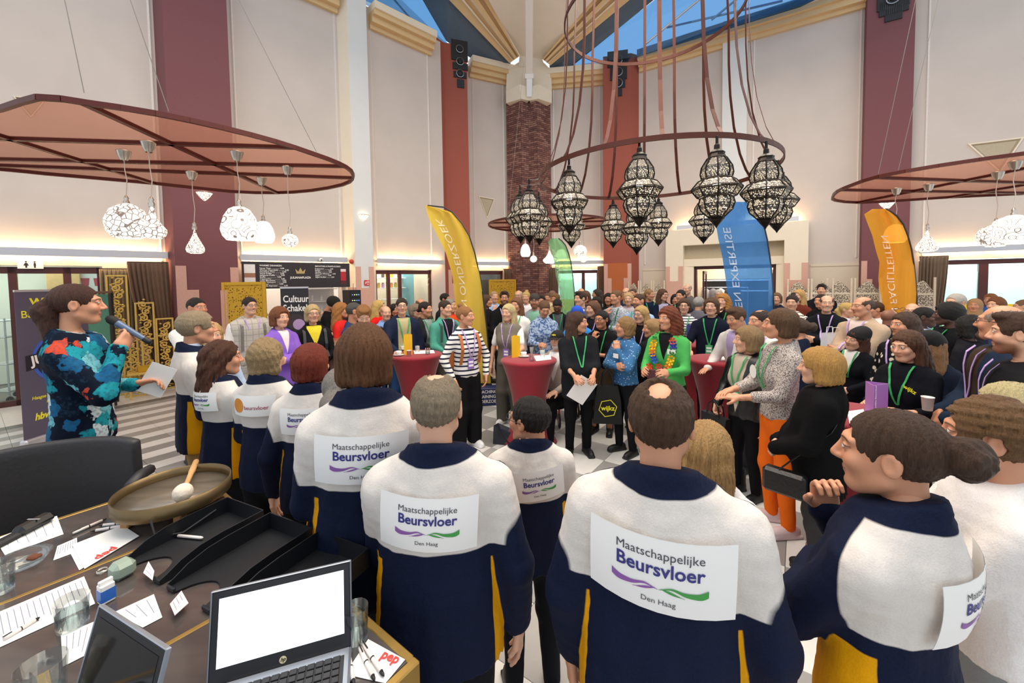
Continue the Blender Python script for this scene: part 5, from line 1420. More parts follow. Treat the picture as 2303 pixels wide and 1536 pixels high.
# ---- hair (head space)
def hair_sdf(P, style):
 x, y, z = P[:, 0], P[:, 1], P[:, 2]; S = np.column_stack([np.abs(x), y, z]); ax = S[:, 0]
 th = np.arctan2(x, y + .02)
 gro = np.sin(th * 46 + np.sin(z * 60) * 1.2) * .0016 + np.sin(th * 21 + z * 25) * .0015
 cran = el(S, (0, -.020, .036), (.086, .108, .094))
 face = bx(S, (0, .145, -.035), (.067, .085, .112), .045)            # opening for the face
 side = bx(S, (.08, .055, -.11), (.06, .062, .105), .01)             # in front of the ears
 if style in ('short', 'shortthick', 'balding', 'ring', 'fade', 'quiff', 'crown', 'curlyshort'):
  o = {'short': 0, 'shortthick': .010, 'balding': -.002, 'ring': -.003, 'fade': -.004, 'quiff': .004, 'crown': .001, 'curlyshort': .014}[style]
  d = cran - o
  if style == 'quiff': d = smin(d, el(S, (0, .045, .105), (.060, .055, .028)), .02)
  d = np.maximum(d, -face); d = np.maximum(d, -side)
  d = np.maximum(d, -el(S, (.088, .0, -.008), (.022, .030, .040)))
  d = np.maximum(d, -(z + .082 + np.maximum(0, -y - .05) * .1))
  d = np.maximum(d, -bx(P, (0, .10, -.15), (.2, .10, .11)))
  if style == 'balding': d = smax(d, -(el(S, (0, .0, .150), (.046, .080, .052)) + wob(P, 120, 7) * .004), .010)
  if style == 'crown': d = smax(d, -(el(S, (0, -.066, .135), (.038, .050, .048)) + wob(P, 120, 7) * .004), .010)
  if style == 'ring': d = smax(d, -el(S, (0, .04, .14), (.080, .16, .12)), .01)
  if style == 'fade': d = smax(d, -bx(S, (.11, -.02, -.02), (.03, .2, .06)), .01)
  if style == 'curlyshort': return d + wob(P, 95, 2) * .007 + wob(P, 190, 5) * .003
  return d + gro * 1.1 + wob(P, 90, 2) * .0022 + wob(P * A(1, 1, .4), 170, 6) * .0016
 if style == 'afro': return np.maximum(np.maximum(cran - .022, -face), -(z + .06)) + wob(P, 160, 4) * .003
 if style in ('bob', 'pixie', 'bobcurl', 'bobfull'):
  low = -.105 if style != 'pixie' else -.085
  d = smin(cran - .006, rc(S, (.052, -.035, .02), (.058, -.035, low + .035), .050, .046), .03)
  d = smin(d, rc(P, (0, -.065, .0), (0, -.075, low + .04), .066, .055), .03)
  if style == 'bobfull': d = d - .012
  d = np.maximum(d, -face); d = np.maximum(d, low - z + np.abs(y + .04) * .1)
  d = np.maximum(d, -bx(P, (0, .13, -.1), (.2, .10, .10)))
  if style == 'pixie': d = np.maximum(d, -bx(S, (.1, .045, -.07), (.05, .05, .075)))
  if style == 'bobcurl': return d + wob(P, 70, 6) * .010
  return d + gro * 1.5
 if style in ('long', 'longwavy', 'longback', 'curlybig'):
  low = {'long': -.27, 'longwavy': -.33, 'longback': -.24, 'curlybig': -.20}[style]
  d = smin(cran - .007, rc(S, (.060, -.035, .02), (.070, -.020, low + .05), .042, .040), .03)
  d = smin(d, rc(P, (0, -.075, .0), (0, -.100, low + .05), .068, .070), .03)
  d = smin(d, rc(S, (.05, -.07, -.05), (.06, -.085, low + .05), .055, .055), .03)
  if style == 'curlybig': d = smin(d - .008, el(S, (.03, -.06, -.06), (.105, .085, .13)), .03)
  d = np.maximum(d, -face); d = np.maximum(d, -bx(P, (0, .15, -.12), (.085, .105, .14), .02))
  d = np.maximum(d, -rc(P, (0, -.01, -.10), (0, -.035, -.30), .052, .06))
  if style in ('longwavy',): return d + gro * 1.8 + wob(P * A(1, 1, .6), 60, 8) * .008
  if style == 'curlybig': return d + wob(P, 75, 8) * .011
  return d + gro * 1.8 + wob(P * A(1, 1, .35), 45, 8) * .003
 if style in ('bun', 'ponytail', 'lowbun', 'topbun', 'tail'):
  d = np.maximum(np.maximum(cran - .000, -face), -side); d = np.maximum(d, -(z + .075 - (y < -.03) * .0))
  d = np.maximum(d, -el(S, (.088, .0, -.008), (.022, .028, .040)))
  d = np.maximum(d, -bx(P, (0, .10, -.15), (.2, .10, .11)))
  if style == 'bun':
   b = el(P, (0, -.145, .035), (.055, .046, .052)); d = smin(d, b + np.sin(np.arctan2(x, z - .035) * 5 + (y + .145) * 90) * .003, .014)
  if style == 'lowbun': d = smin(d, el(P, (0, -.13, -.02), (.036, .032, .034)), .012)
  if style == 'topbun': d = smin(d, el(P, (0, -.075, .135), (.038, .036, .030)), .012)
  if style in ('ponytail', 'tail'):
   t = smin(rc(P, (0, -.105, .035), (0, -.138, -.03), .030, .046), rc(P, (0, -.138, -.03), (.01, -.105, -.24 if style == 'ponytail' else -.13), .050, .034), .04)
   d = smin(d, t + wob(P, 60, 3) * .006, .012)
  return d + gro
 raise KeyError(style)
HAIRC = {}
def hair_mesh(style, lod):
 k = (style, lod)
 if k not in HAIRC:
  h = [.0048, .0068, .0095, .013][lod]
  lo, hi = (-.17, -.25, -.35), (.17, .13, .19)
  HAIRC[k] = snets(lambda P: hair_sdf(P, style), lo, hi, h)
 return HAIRC[k]
def hat_sdf(P, style):
 x, y, z = P[:, 0], P[:, 1], P[:, 2]; S = np.column_stack([np.abs(x), y, z])
 if style == 'beanie':
  d = smin(el(P, (0, -.025, .050), (.094, .114, .098)), el(P, (0, -.075, .10), (.070, .068, .062)), .05)
  d = np.maximum(d, -(z - .030 + y * -.15)); rim = np.maximum(el(P, (0, -.022, .045), (.098, .117, .09)), np.abs(z - .048 - y * .15) - .022)
  return np.minimum(d, rim) + np.sin(np.arctan2(x, y) * 60) * .0009
 if style == 'cap':
  d = np.maximum(el(P, (0, -.018, .048), (.091, .112, .092)), -(z - .045))
  b = np.maximum(np.abs(z - .050 + (y - .08) * .22 + x * x * 3) - .004, el(P, (0, .10, .05), (.078, .088, .08)))
  return np.minimum(d, np.maximum(b, -(y - .02)))
 if style == 'hijab':
  d = smin(el(P, (0, -.022, .030), (.094, .112, .102)), rc(P, (0, -.03, -.03), (0, -.02, -.16), .088, .105), .05)
  d = np.maximum(d, -el(P, (0, .11, -.008), (.054, .07, .074)))
  return d + wob(P * A(1, 1, .4), 50, 4) * .003
HATC = {}
def hat_mesh(style, lod):
 k = (style, lod)
 if k not in HATC:
  HATC[k] = snets(lambda P: hat_sdf(P, style), (-.15, -.18, -.26), (.15, .21, .19), [.005, .006, .009, .012][lod])
 return HATC[k]
# ---- materials of the figures
def attrcol(nt, name):
 n = N(nt, 'ShaderNodeAttribute'); n.attribute_name = name; return n
def step(nt, v, e=0.0, soft=.004):
 mr = N(nt, 'ShaderNodeMapRange'); mr.inputs['From Min'].default_value = e - soft; mr.inputs['From Max'].default_value = e + soft
 nt.links.new(v, mr.inputs['Value']); return mr.outputs[0]
def mk_skin():
 m, nt, b = newmat('skin'); a = attrcol(nt, 'Col')
 M = lambda op, x, y=None: math_(nt, op, x, y)
 nz = noise(nt, 90, 3); c = mixc(nt, M('MULTIPLY', nz, .16), a.outputs['Color'], (.72, .36, .27))
 hp = N(nt, 'ShaderNodeSeparateXYZ'); nt.links.new(attrcol(nt, 'hp').outputs['Vector'], hp.inputs[0])
 X = M('ABSOLUTE', hp.outputs[0]); Y, Z = hp.outputs[1], hp.outputs[2]
 brow = attrcol(nt, 'Cb').outputs['Color']; sm = attrcol(nt, 'sm').outputs['Fac']
 sq = lambda v: M('MULTIPLY', v, v)
 fr = step(nt, Y, .058, .006); frn = step(nt, Y, .072, .006)
 inv = lambda v: M('SUBTRACT', 1.0, v)
 AND = lambda *v: v[0] if len(v) == 1 else M('MULTIPLY', v[0], AND(*v[1:]))
 # lips and the line between them
 lipf = M('ADD', sq(M('DIVIDE', X, .0235)), sq(M('DIVIDE', M('ADD', Z, .0600), .0100)))
 lipc = mixc(nt, .62, a.outputs['Color'], attrcol(nt, 'Cl').outputs['Color'])
 c = mixc(nt, AND(inv(step(nt, lipf, 1.0, .3)), frn), c, lipc)
 zz = M('ADD', M('SUBTRACT', M('ADD', Z, .0605), M('MULTIPLY', sq(X), 7.0)), 0.0)
 line = AND(inv(step(nt, M('ABSOLUTE', zz), .0012, .0007)), inv(step(nt, X, .0225, .003)), frn)
 c = mixc(nt, M('MULTIPLY', line, .8), c, (.10, .03, .03))
 tee = AND(inv(step(nt, M('ADD', sq(M('DIVIDE', X, .017)), sq(M('DIVIDE', M('ADD', zz, .001), .0042))), 1.0, .2)), frn, sm)
 c = mixc(nt, tee, c, (.80, .77, .72))
 # nostrils
 ns = M('ADD', sq(M('SUBTRACT', X, .0085)), sq(M('MULTIPLY', M('ADD', Z, .0325), 1.6)))
 c = mixc(nt, M('MULTIPLY', AND(inv(step(nt, M('SQRT', ns), .0036, .0014)), step(nt, Y, .088, .004)), .75), c, (.10, .035, .03))
 # brows
 bz = M('ABSOLUTE', M('ADD', M('SUBTRACT', Z, .0345), M('MULTIPLY', sq(M('SUBTRACT', X, .027)), 8.0)))
 bm_ = AND(inv(step(nt, bz, .0030, .0014)), step(nt, X, .012, .003), inv(step(nt, X, .052, .004)), fr)
 c = mixc(nt, M('MULTIPLY', bm_, .85), c, brow)
 # eyes
 ex = M('SUBTRACT', X, .031); ez = M('SUBTRACT', Z, .0125)
 e = M('ADD', sq(M('DIVIDE', ex, .0130)), sq(M('DIVIDE', ez, .0056)))
 eye = AND(inv(step(nt, e, 1.0, .12)), fr)
 c = mixc(nt, M('MULTIPLY', AND(inv(step(nt, M('ABSOLUTE', M('SUBTRACT', e, 1.35)), .40, .2)), fr), M('ADD', .35, M('MULTIPLY', step(nt, ez, .001, .001), .5))), c, mixc(nt, .5, brow, (.05, .02, .015)))
 ir = M('SQRT', M('ADD', sq(M('SUBTRACT', ex, 0.0)), sq(ez)))
 ec = mixc(nt, inv(step(nt, ir, .0054, .0006)), (.74, .72, .70), (.12, .09, .07))
 ec = mixc(nt, inv(step(nt, ir, .0024, .0005)), ec, (.01, .01, .01))
 c = mixc(nt, eye, c, ec)
 nt.links.new(c, b.inputs['Base Color'])
 nt.links.new(M('SUBTRACT', .52, M('MULTIPLY', eye, .4)), b.inputs['Roughness'])
 bump(nt, b, nz, .10, .004); return m
M_skin = mk_skin()
def hairmat(col):
 k = ('hair', col)
 if k in MC: return MC[k]
 m, nt, b = newmat('hair'); c = srgb(col)
 tc = N(nt, 'ShaderNodeTexCoord').outputs['Object']
 n1 = noise(nt, 26, 6, tc, (10, 10, 1.3), .7); n2 = noise(nt, 9, 2, tc)
 lo = tuple(v * .45 for v in c); hi = tuple(min(1, v * 1.55 + .01) for v in c)
 f = math_(nt, 'ADD', math_(nt, 'MULTIPLY', n1, .8), math_(nt, 'MULTIPLY', n2, .2))
 f = math_(nt, 'MULTIPLY', math_(nt, 'SUBTRACT', f, .3), 2.2, True)
 nt.links.new(mixc(nt, f, lo, hi), b.inputs['Base Color']); b.inputs['Roughness'].default_value = .48; b.inputs['Specular IOR Level'].default_value = .35
 bump(nt, b, n1, .8, .014); MC[k] = m; return m
def step(nt, v, e=0.0, soft=.004):
 mr = N(nt, 'ShaderNodeMapRange'); mr.inputs['From Min'].default_value = e - soft; mr.inputs['From Max'].default_value = e + soft
 nt.links.new(v, mr.inputs['Value']); return mr.outputs[0]
def cloth(col, inner=None, vz=1.15, vs=.35, pat=None, c2='#111111', rough=.85, sc_=1.0, key='cloth'):
 k = ('cl', col, inner, vz, vs, pat, c2, rough, sc_)
 if k in MC: return MC[k]
 m, nt, b = newmat(key); c = srgb(col); d2 = srgb(c2)
 gp = attrcol(nt, 'gp'); sx = N(nt, 'ShaderNodeSeparateXYZ'); nt.links.new(gp.outputs['Vector'], sx.inputs[0])
 X, Y, Z = sx.outputs
 nz = noise(nt, 220, 2, gp.outputs['Vector'])
 base = mixc(nt, nz, tuple(v * .86 for v in c), tuple(min(1, v * 1.12) for v in c))
 if pat == 'stripe':
  f = math_(nt, 'SINE', math_(nt, 'MULTIPLY', Z, 2 * math.pi / (.036 * sc_))); base = mixc(nt, step(nt, f, .45, .12), base, d2)
 elif pat == 'speckle':
  f = noise(nt, 130 * sc_, 2, gp.outputs['Vector']); base = mixc(nt, step(nt, f, .53, .03), base, d2)
 elif pat == 'blotch':
  f = noise(nt, 34 * sc_, 3, gp.outputs['Vector']); base = mixc(nt, step(nt, f, .52, .02), base, d2)
 elif pat == 'plaid':
  f = math_(nt, 'MAXIMUM', math_(nt, 'SINE', math_(nt, 'MULTIPLY', Z, 90)), math_(nt, 'SINE', math_(nt, 'MULTIPLY', X, 90)))
  base = mixc(nt, math_(nt, 'MULTIPLY', step(nt, f, .93, .05), .6), base, d2)
 elif pat == 'dots':
  v = N(nt, 'ShaderNodeTexVoronoi', _Scale=38 * sc_); nt.links.new(gp.outputs['Vector'], v.inputs['Vector'])
  base = mixc(nt, step(nt, v.outputs['Distance'], .22, .04), d2, base)
 elif pat == 'zebra':
  w = N(nt, 'ShaderNodeTexWave', _Scale=9, _Distortion=6, _Detail=2); w.bands_direction = 'Z'; nt.links.new(gp.outputs['Vector'], w.inputs['Vector'])
  base = mixc(nt, step(nt, w.outputs['Fac'], .78, .05), base, d2)
 elif pat == 'floral':
  v = N(nt, 'ShaderNodeTexVoronoi', _Scale=10.5); v.inputs['Randomness'].default_value = 1
  wv = N(nt, 'ShaderNodeVectorMath', operation='ADD'); nn_ = N(nt, 'ShaderNodeTexNoise', _Scale=22, _Detail=3); nt.links.new(gp.outputs['Vector'], nn_.inputs['Vector'])
  sv = N(nt, 'ShaderNodeVectorMath', operation='SCALE'); sv.inputs['Scale'].default_value = .10; nt.links.new(nn_.outputs['Color'], sv.inputs[0])
  nt.links.new(gp.outputs['Vector'], wv.inputs[0]); nt.links.new(sv.outputs[0], wv.inputs[1]); nt.links.new(wv.outputs[0], v.inputs['Vector'])
  cr = N(nt, 'ShaderNodeValToRGB'); cr.color_ramp.interpolation = 'CONSTANT'; el_ = cr.color_ramp.elements
  for p_, cc in ((0, '#0d1a2b'), (.18, '#1f8f9d'), (.38, '#101c30'), (.5, '#c8d6da'), (.63, '#c2472f'), (.72, '#1b5c86'), (.86, '#6fb3bf')):
   e_ = el_[0] if p_ == 0 else el_.new(p_); e_.position = p_; e_.color = (*srgb(cc), 1)
  el_.remove(el_[-1]) if len(el_) > 7 else None
  sp = N(nt, 'ShaderNodeSeparateColor'); nt.links.new(v.outputs['Color'], sp.inputs[0]); nt.links.new(sp.outputs[0], cr.inputs[0])
  fin = noise(nt, 60, 3, gp.outputs['Vector'])
  petal = mixc(nt, math_(nt, 'MULTIPLY', step(nt, fin, .55, .05), .45), cr.outputs[0], (.02, .05, .09))
  base = mixc(nt, step(nt, v.outputs['Distance'], .62, .03), petal, c)
 elif pat == 'petals':
  v = N(nt, 'ShaderNodeTexVoronoi', _Scale=16); nt.links.new(gp.outputs['Vector'], v.inputs['Vector'])
  base = mixc(nt, step(nt, v.outputs['Distance'], .33, .03), d2, base)
 if inner:
  ic = srgb(inner)
  w = math_(nt, 'MULTIPLY', math_(nt, 'SUBTRACT', Z, vz), vs)
  f = math_(nt, 'SUBTRACT', math_(nt, 'MINIMUM', w, .09), math_(nt, 'ABSOLUTE', X))
  f = math_(nt, 'MULTIPLY', step(nt, f, 0, .003), step(nt, Y, .035, .005))
  ar = attrcol(nt, 'arm'); f = math_(nt, 'MULTIPLY', f, step(nt, ar.outputs['Fac'], .012, .004))
  base = mixc(nt, f, base, ic)
 nt.links.new(base, b.inputs['Base Color']); b.inputs['Roughness'].default_value = rough; b.inputs['Specular IOR Level'].default_value = .5 if rough < .6 else .12
 wr = noise(nt, 9, 4, gp.outputs['Vector'], (1, 1, .55)); bump(nt, b, math_(nt, 'ADD', wr, math_(nt, 'MULTIPLY', nz, .06)), .55, .03)
 MC[k] = m; return m
def workjacket(yoke_z=1.21, yel_x=.105, key='work_jacket_cloth'):
 k = ('wj', yoke_z, yel_x)
 if k in MC: return MC[k]
 m, nt, b = newmat(key)
 gp = attrcol(nt, 'gp'); sx = N(nt, 'ShaderNodeSeparateXYZ'); nt.links.new(gp.outputs['Vector'], sx.inputs[0]); X, Y, Z = sx.outputs
 ar = attrcol(nt, 'arm').outputs['Fac']; aX = math_(nt, 'ABSOLUTE', X)
 nz = noise(nt, 240, 2, gp.outputs['Vector'])
 navy = mixc(nt, nz, srgb('#0a1024'), srgb('#151f3c')); wht = mixc(nt, nz, srgb('#cfc8c1'), srgb('#e0d9d3')); yel = mixc(nt, nz, srgb('#d79100'), srgb('#eeaa0a'))
 tor = step(nt, ar, -.040, .003)
 yk = math_(nt, 'SUBTRACT', Z, math_(nt, 'SUBTRACT', yoke_z, math_(nt, 'MULTIPLY', math_(nt, 'ABSOLUTE', X), .02)))
 f = math_(nt, 'MULTIPLY', step(nt, yk, 0, .002), tor)
 f = math_(nt, 'MULTIPLY', f, step(nt, math_(nt, 'SUBTRACT', .005, Y), 0, .003))
 f = math_(nt, 'MULTIPLY', f, step(nt, math_(nt, 'SUBTRACT', 1.486, Z), 0, .002))
 c = mixc(nt, f, navy, wht)
 g_ = math_(nt, 'ADD', Y, math_(nt, 'MULTIPLY', math_(nt, 'SUBTRACT', aX, yel_x), 1.0))
 g = math_(nt, 'MULTIPLY', step(nt, g_, .01, .002), step(nt, math_(nt, 'SUBTRACT', 1.16, Z), 0, .002))
 g = math_(nt, 'MULTIPLY', g, step(nt, ar, .006, .003))
 c = mixc(nt, g, c, yel)
 nt.links.new(c, b.inputs['Base Color']); b.inputs['Roughness'].default_value = .8; b.inputs['Specular IOR Level'].default_value = .15
 wr = noise(nt, 8, 4, gp.outputs['Vector'], (1, 1, .5)); bump(nt, b, math_(nt, 'ADD', wr, math_(nt, 'MULTIPLY', nz, .05)), .6, .03)
 MC[k] = m; return m
GLM = None
def glasses_mesh():
 global GLM
 if GLM is None:
  mb = MB()
  for s in (-1, 1):
   mb.tube([(s * .033 + .023 * math.cos(a), .104, .010 + .018 * math.sin(a)) for a in (2 * math.pi * k / 14 for k in range(15))], .0019, 5)
   mb.tube([(s * .056, .103, .014), (s * .080, .07, .014), (s * .085, -.02, .008)], .0018, 5)
  mb.tube([(-.010, .105, .014), (.010, .105, .014)], .0018, 5)
  GLM = bpy.data.meshes.new('glasses'); GLM.from_pydata(mb.v, [], mb.f)
 return GLM.copy()
def lean_arr(V, ang):
 if not ang: return V
 V = V.copy(); t = np.clip((V[:, 2] - .88) / .35, 0, 1); a = ang * t * t * (3 - 2 * t)
 y, z = V[:, 1].copy(), V[:, 2] - .92; ca, sa = np.cos(a), np.sin(a)
 V[:, 1] = y * ca + z * sa; V[:, 2] = .92 + z * ca - y * sa
 return V
PEOPLE = []
def person(px, top, d, look=None, head=None, male=True, bulk=1.0, pose='down', skin='#d9a68c', hair=('short', '#4a3626'), topc=None, sleeve=1.0, hem=.90, loose=.012,
           legs='#1d1d22', shoe='#1a1a1a', lan=None, badge=None, glass=None, beard=None, must=None, hat=None, label='', pitch=0.0, tilt=0.0, lean=0.0, sit=False, base=0.0,
           lod=None, wide=0.0, legkind='trousers', smile=False, lips=None, brow=None, collar=0.0, group=None, res=None, hs=None, boot=False, parts=True, H=None, dx=0.0):
 p = at(px, top, d)
 Hh = p.z - base if H is None else H
 if lod is None: lod = 0 if d < 1.8 else 1 if d < 3.4 else 2 if d < 6.2 else 3
 s = (Hh + (.0 if not sit else .42)) / 1.75
 g = fig(male, bulk, pose, sit)
 phi = math.degrees(math.atan2(p.x, p.y))   # angles are given as they look from the middle of the hall's near side
 if look is None: look = math.degrees(math.atan2(-2.4 - p.x, -(2.6 - p.y))) + phi
 look -= phi
 if head is not None: head -= phi
 # look: 0 faces the camera side, +90 the right of the hall, -90 the left, 180 away
 th = R(look) + math.pi
 if hs is None: hs = min(1.12, max(.9, (1 / s) ** .75))
 hp = np.array([0, .01, 1.75 - .121 * hs])
 root_M = Matrix.Translation((p.x, p.y, base - (.42 if sit else 0))) @ Matrix.Rotation(th, 4, 'Z') @ Matrix.Scale(s, 4)
 hy = R(-(head - look)) * -1 if head is not None else 0.0
 HM = Matrix.Translation(Vector(hp) + Vector((0, 0, -.10 * hs))) @ Matrix.Rotation(hy, 4, 'Z') @ Matrix.Rotation(-R(pitch), 4, 'X') @ Matrix.Rotation(R(tilt), 4, 'Y') @ Matrix.Translation((0, 0, .10 * hs)) @ Matrix.Scale(hs, 4)
 if lean:
  off = lean_arr(np.array([[0, .01, 1.55]]), lean)[0] - np.array([0, .01, 1.55])
  HM = Matrix.Translation(off) @ HM
  o2 = Matrix.Rotation(th, 3, 'Z') @ Vector((HM.translation.x, HM.translation.y, 0)) * s
  root_M = Matrix.Translation((-o2.x, -o2.y, (1.75 - .121 * hs - HM.translation.z) * s * (1 if H is None else 0))) @ root_M if H is not None else Matrix.Translation((-o2.x, -o2.y, 0)) @ root_M
 hm = np.array(HM)
 Vh, Fh, feat = head_tmpl(male, lod)
 Vh2 = Vh @ hm[:3, :3].T + hm[:3, 3]
 bc = np.array(srgb(brow or (hair[1] if hair else '#4a3a30'))) * .55
 colsH = head_colors(feat, skin, beard, must)
 Vb, Fb = body_arr(g, lod); sk = np.array(srgb(skin))
 Vs, Fs, Cs = [lean_arr(Vb, lean), Vh2], [Fb, Fh + len(Vb)], [np.tile(sk, (len(Vb), 1)), colsH]; off = len(Vb) + len(Vh2)
 hands = []
 for S, E, W, fd, bn, curl, sg in g.arm:
  Vg, Fg = hand_tmpl(curl, lod)
  x = nrm(fd); z = np.array(bn, float); z = nrm(z - x * (z @ x)); y = np.cross(z, x)
  if sg > 0: pass
  Rm = np.stack([x, y, z], 1)
  # thumb side must point up / inwards: right hand thumb lies at cross(z,x) * -1 for the right side
  Vq = Vg * (A(1, 1, 1) if sg < 0 else A(1, -1, 1)); Fq = Fg if sg < 0 else Fg[:, ::-1]
  Wc = np.array(W) + x * .01
  Vq = lean_arr((Vq @ Rm.T + Wc).astype(f32), lean); hands.append((Wc, x, z))
  Vs.append(Vq); Fs.append(Fq + off); off += len(Vq); Cs.append(np.tile(sk, (len(Vq), 1)))
 Vall = np.concatenate(Vs); nv = len(Vall)
 hpv = np.full((nv, 3), -9, f32); hpv[len(Vb):len(Vb) + len(Vh)] = Vh
 lc = np.array(srgb(lips)) if lips else sk * A(.80, .45, .42)
 me = npmesh('person', Vall, np.concatenate(Fs), M_skin, np.concatenate(Cs), {'hp': hpv, 'sm': np.full(nv, 1.0 if smile else 0.0, f32), 'Cb': np.tile(bc, (nv, 1)), 'Cl': np.tile(lc, (nv, 1))})
 root = link('person', me); root.matrix_world = root_M; tag(root, label, 'person', group)
 def gar(name, arr, m):
  V, Fq, ar = arr; o = link(name, npmesh(name, lean_arr(V, lean), Fq, m, attrs={'gp': V, 'arm': ar}), root); return o
 info = dict(root=root, g=g, HM=HM, s=s, lod=lod, lean=lean, hands=hands, M=root_M)
 tops = topc if isinstance(topc, list) else [topc]
 arr = garment(g, lod, 'top', sleeve, hem, loose, res, collar); info['top'] = arr
 gar('jacket' if hem < .86 or loose > .015 else 'top', arr, tops[0] if not isinstance(tops[0], str) else cloth(tops[0]))
 if len(tops) > 1:     # a vest or second layer over the first
  gar('vest', garment(g, lod, 'vest', 0, hem - .02, loose + .012, res), tops[1] if not isinstance(tops[1], str) else cloth(tops[1]))
 if legs: gar('trousers' if legkind != 'skirt' else 'skirt', trousers(g, lod, legkind, wide), legs if not isinstance(legs, str) else cloth(legs))
 if shoe:
  Vq, Fq = shoe_tmpl(lod, boot)
  for (h_, k_, a_), yw in zip(g.leg_joints(), (-.18, .18)):
   so = link('shoe', npmesh('shoe', Vq, Fq, mat(shoe, .5, grain=.05, key='shoe_leather')), root)
   so.matrix_basis = Matrix.Translation((a_[0], a_[1], 0 if not sit else .38)) @ Matrix.Rotation(yw, 4, 'Z')
 if hair:
  Vq, Fq = hair_mesh(hair[0], lod); link('hair', npmesh('hair', Vq, Fq, hairmat(hair[1])), root, HM)
 if hat:
  Vq, Fq = hat_mesh(hat[0], lod); link(hat[0] if hat[0] != 'hijab' else 'headscarf', npmesh(hat[0], Vq, Fq, mat(hat[1], .9, grain=.1, gscale=60, bmp=.2, key='knit')), root, HM)
 if glass:
  gm = glasses_mesh(); setmat(gm, mat(glass, .35, grain=0, key='spectacle_frame')); link('glasses', gm, root, HM)
 if lan:
  V, _, _ = arr
  def fy(x, z):
   m = (np.abs(V[:, 0] - x) < .03) & (np.abs(V[:, 2] - z) < .03)
   return (V[m, 1].max() if m.any() else .12) + .007
  zb = 1.13 if not (badge and len(badge) > 2) else badge[2]
  mb = MB()
  for sg in (-1, 1):
   pts = []
   for i in range(9):
    t = i / 8; x = sg * .075 * (1 - t) ** .9 + sg * .006; z = 1.475 - (1.475 - zb) * t
    y = fy(x, z) if t > .12 else fy(x, 1.44) - .03
    pts.append((x, y, z))
   pp = lean_arr(np.array(pts), lean)
   mb.ribbon([Vector(q) for q in pp], Vector((1, 0, .35 * sg)), .017, .003)
  mb.build('lanyard', mat(lan, .6, grain=.03, key='lanyard_ribbon'), root)
  if badge:
   y = fy(0, zb - .06) + .008
   c = lean_arr(np.array([[0, y, zb - .065]]), lean)[0]
   b1 = MB(); b1.rbox(tuple(c), (.085, .004, .125), .002); bo = b1.build('badge', mat(badge[0], .4, grain=.02, key='badge_card'), root)
   b2 = MB()
   for dz in (.022, -.02): b2.box((c[0], c[1] + .0028, c[2] + dz), (.062, .001, .026))
   b2.build('name_strip', mat(badge[1], .5, grain=0, key='paper'), bo)
 PEOPLE.append(info)
 return info
# ------------------------------------------------------------------ the people
GR, PU = '#2fa55e', '#b79ad6'
BG, BP = ('#4bae6c', '#f3f3f0'), ('#8e6bb8', '#f3f0f6')
SK1, SK2, SK3, SK4, SK5 = '#d8a688', '#cc916f', '#b97c5b', '#7c4e36', '#3c251c'
WJ = workjacket()
def jk(inner, col='#23262e', vz=.98, vs=.22, **k): return cloth(col, inner=inner, vz=vz, vs=vs, **k)
def wperson(*a, **k):
 k.setdefault('topc', WJ); k.setdefault('hem', .80); k.setdefault('loose', .021); k.setdefault('collar', .028); k.setdefault('legs', '#17181d')
 return person(*a, group='people in navy, white and yellow work jackets', **k)
I_pres = person(168, 641, 2.45, look=68, head=82, male=False, pose='mic', skin=SK2, hair=('ponytail', '#4a2c20'), topc=cloth('#0c1526', pat='floral'), hem=.86, loose=.016,
       legs='#202228', base=.2, label='woman speaking into a microphone in a blue floral jacket', lod=0, bulk=1.02, lips='#a8483f')
W = {}
W[1] = wperson(440, 703, 3.07, look=88, head=92, pose='clasp', skin=SK2, hair=('shortthick', '#a08c70'), legs='#b08a58', label='grey blond man in work jacket and tan trousers, left end of the row', lod=1)
W[2] = wperson(497, 769, 2.78, look=118, head=92, male=False, pose='clasp', skin=SK2, hair=('longwavy', '#54301f'), label='woman in work jacket with long wavy dark brown hair, in profile', lod=1)
W[3] = wperson(598, 764, 2.58, look=142, head=140, male=False, pose='clasp', skin=SK1, hair=('bobcurl', '#a58a62'), label='woman in work jacket with curly blond grey hair seen from behind', lod=1)
W[4] = wperson(699, 776, 2.33, look=158, head=150, male=False, pose='down', skin=SK1, hair=('pixie', '#7a2a12'), label='woman in work jacket with short copper red hair', lod=1)
W[5] = wperson(768, 828, 1.98, look=165, head=160, male=False, pose='clasp', skin=SK1, hair=('tail', '#8d8781'), label='woman in work jacket with a grey ponytail', lod=1)
W[6] = wperson(818, 733, 1.58, look=172, head=172, male=False, bulk=1.04, pose='clasp', skin=SK2, hair=('bob', '#6a4222'), label='tall person in work jacket with a straight brown bob', lod=0)
W[7] = wperson(980, 842, 1.36, look=170, head=172, pose='one', skin=SK1, hair=('balding', '#93836c'), label='man in work jacket with short grey hair thin on top', lod=0)
W[8] = wperson(1189, 895, 1.95, look=-172, head=-128, pose='clasp', skin=SK2, hair=('short', '#1c1816'), glass='#22222a', label='short man in work jacket and glasses with black hair', lod=0)
W[9] = wperson(1487, 858, 1.12, look=178, head=176, bulk=1.06, pose='down', skin=SK2, hair=('crown', '#4e3420'), label='man in work jacket with brown hair and a bald crown, middle of the picture', lod=0, beard='#4a3020')
W[11] = wperson(2010, 928, 1.06, look=-112, head=-92, male=False, bulk=1.06, pose='chin', skin=SK2, hair=('bun', '#4a3222'), label='woman in work jacket with a brown bun, hand at her chin', lod=0)
person(1592, 955, 1.62, look=170, head=165, male=False, skin=SK1, hair=('longback', '#c39a62'), topc='#ece9e6', label='blonde woman in white half hidden behind the man with a bald crown', H=1.5)
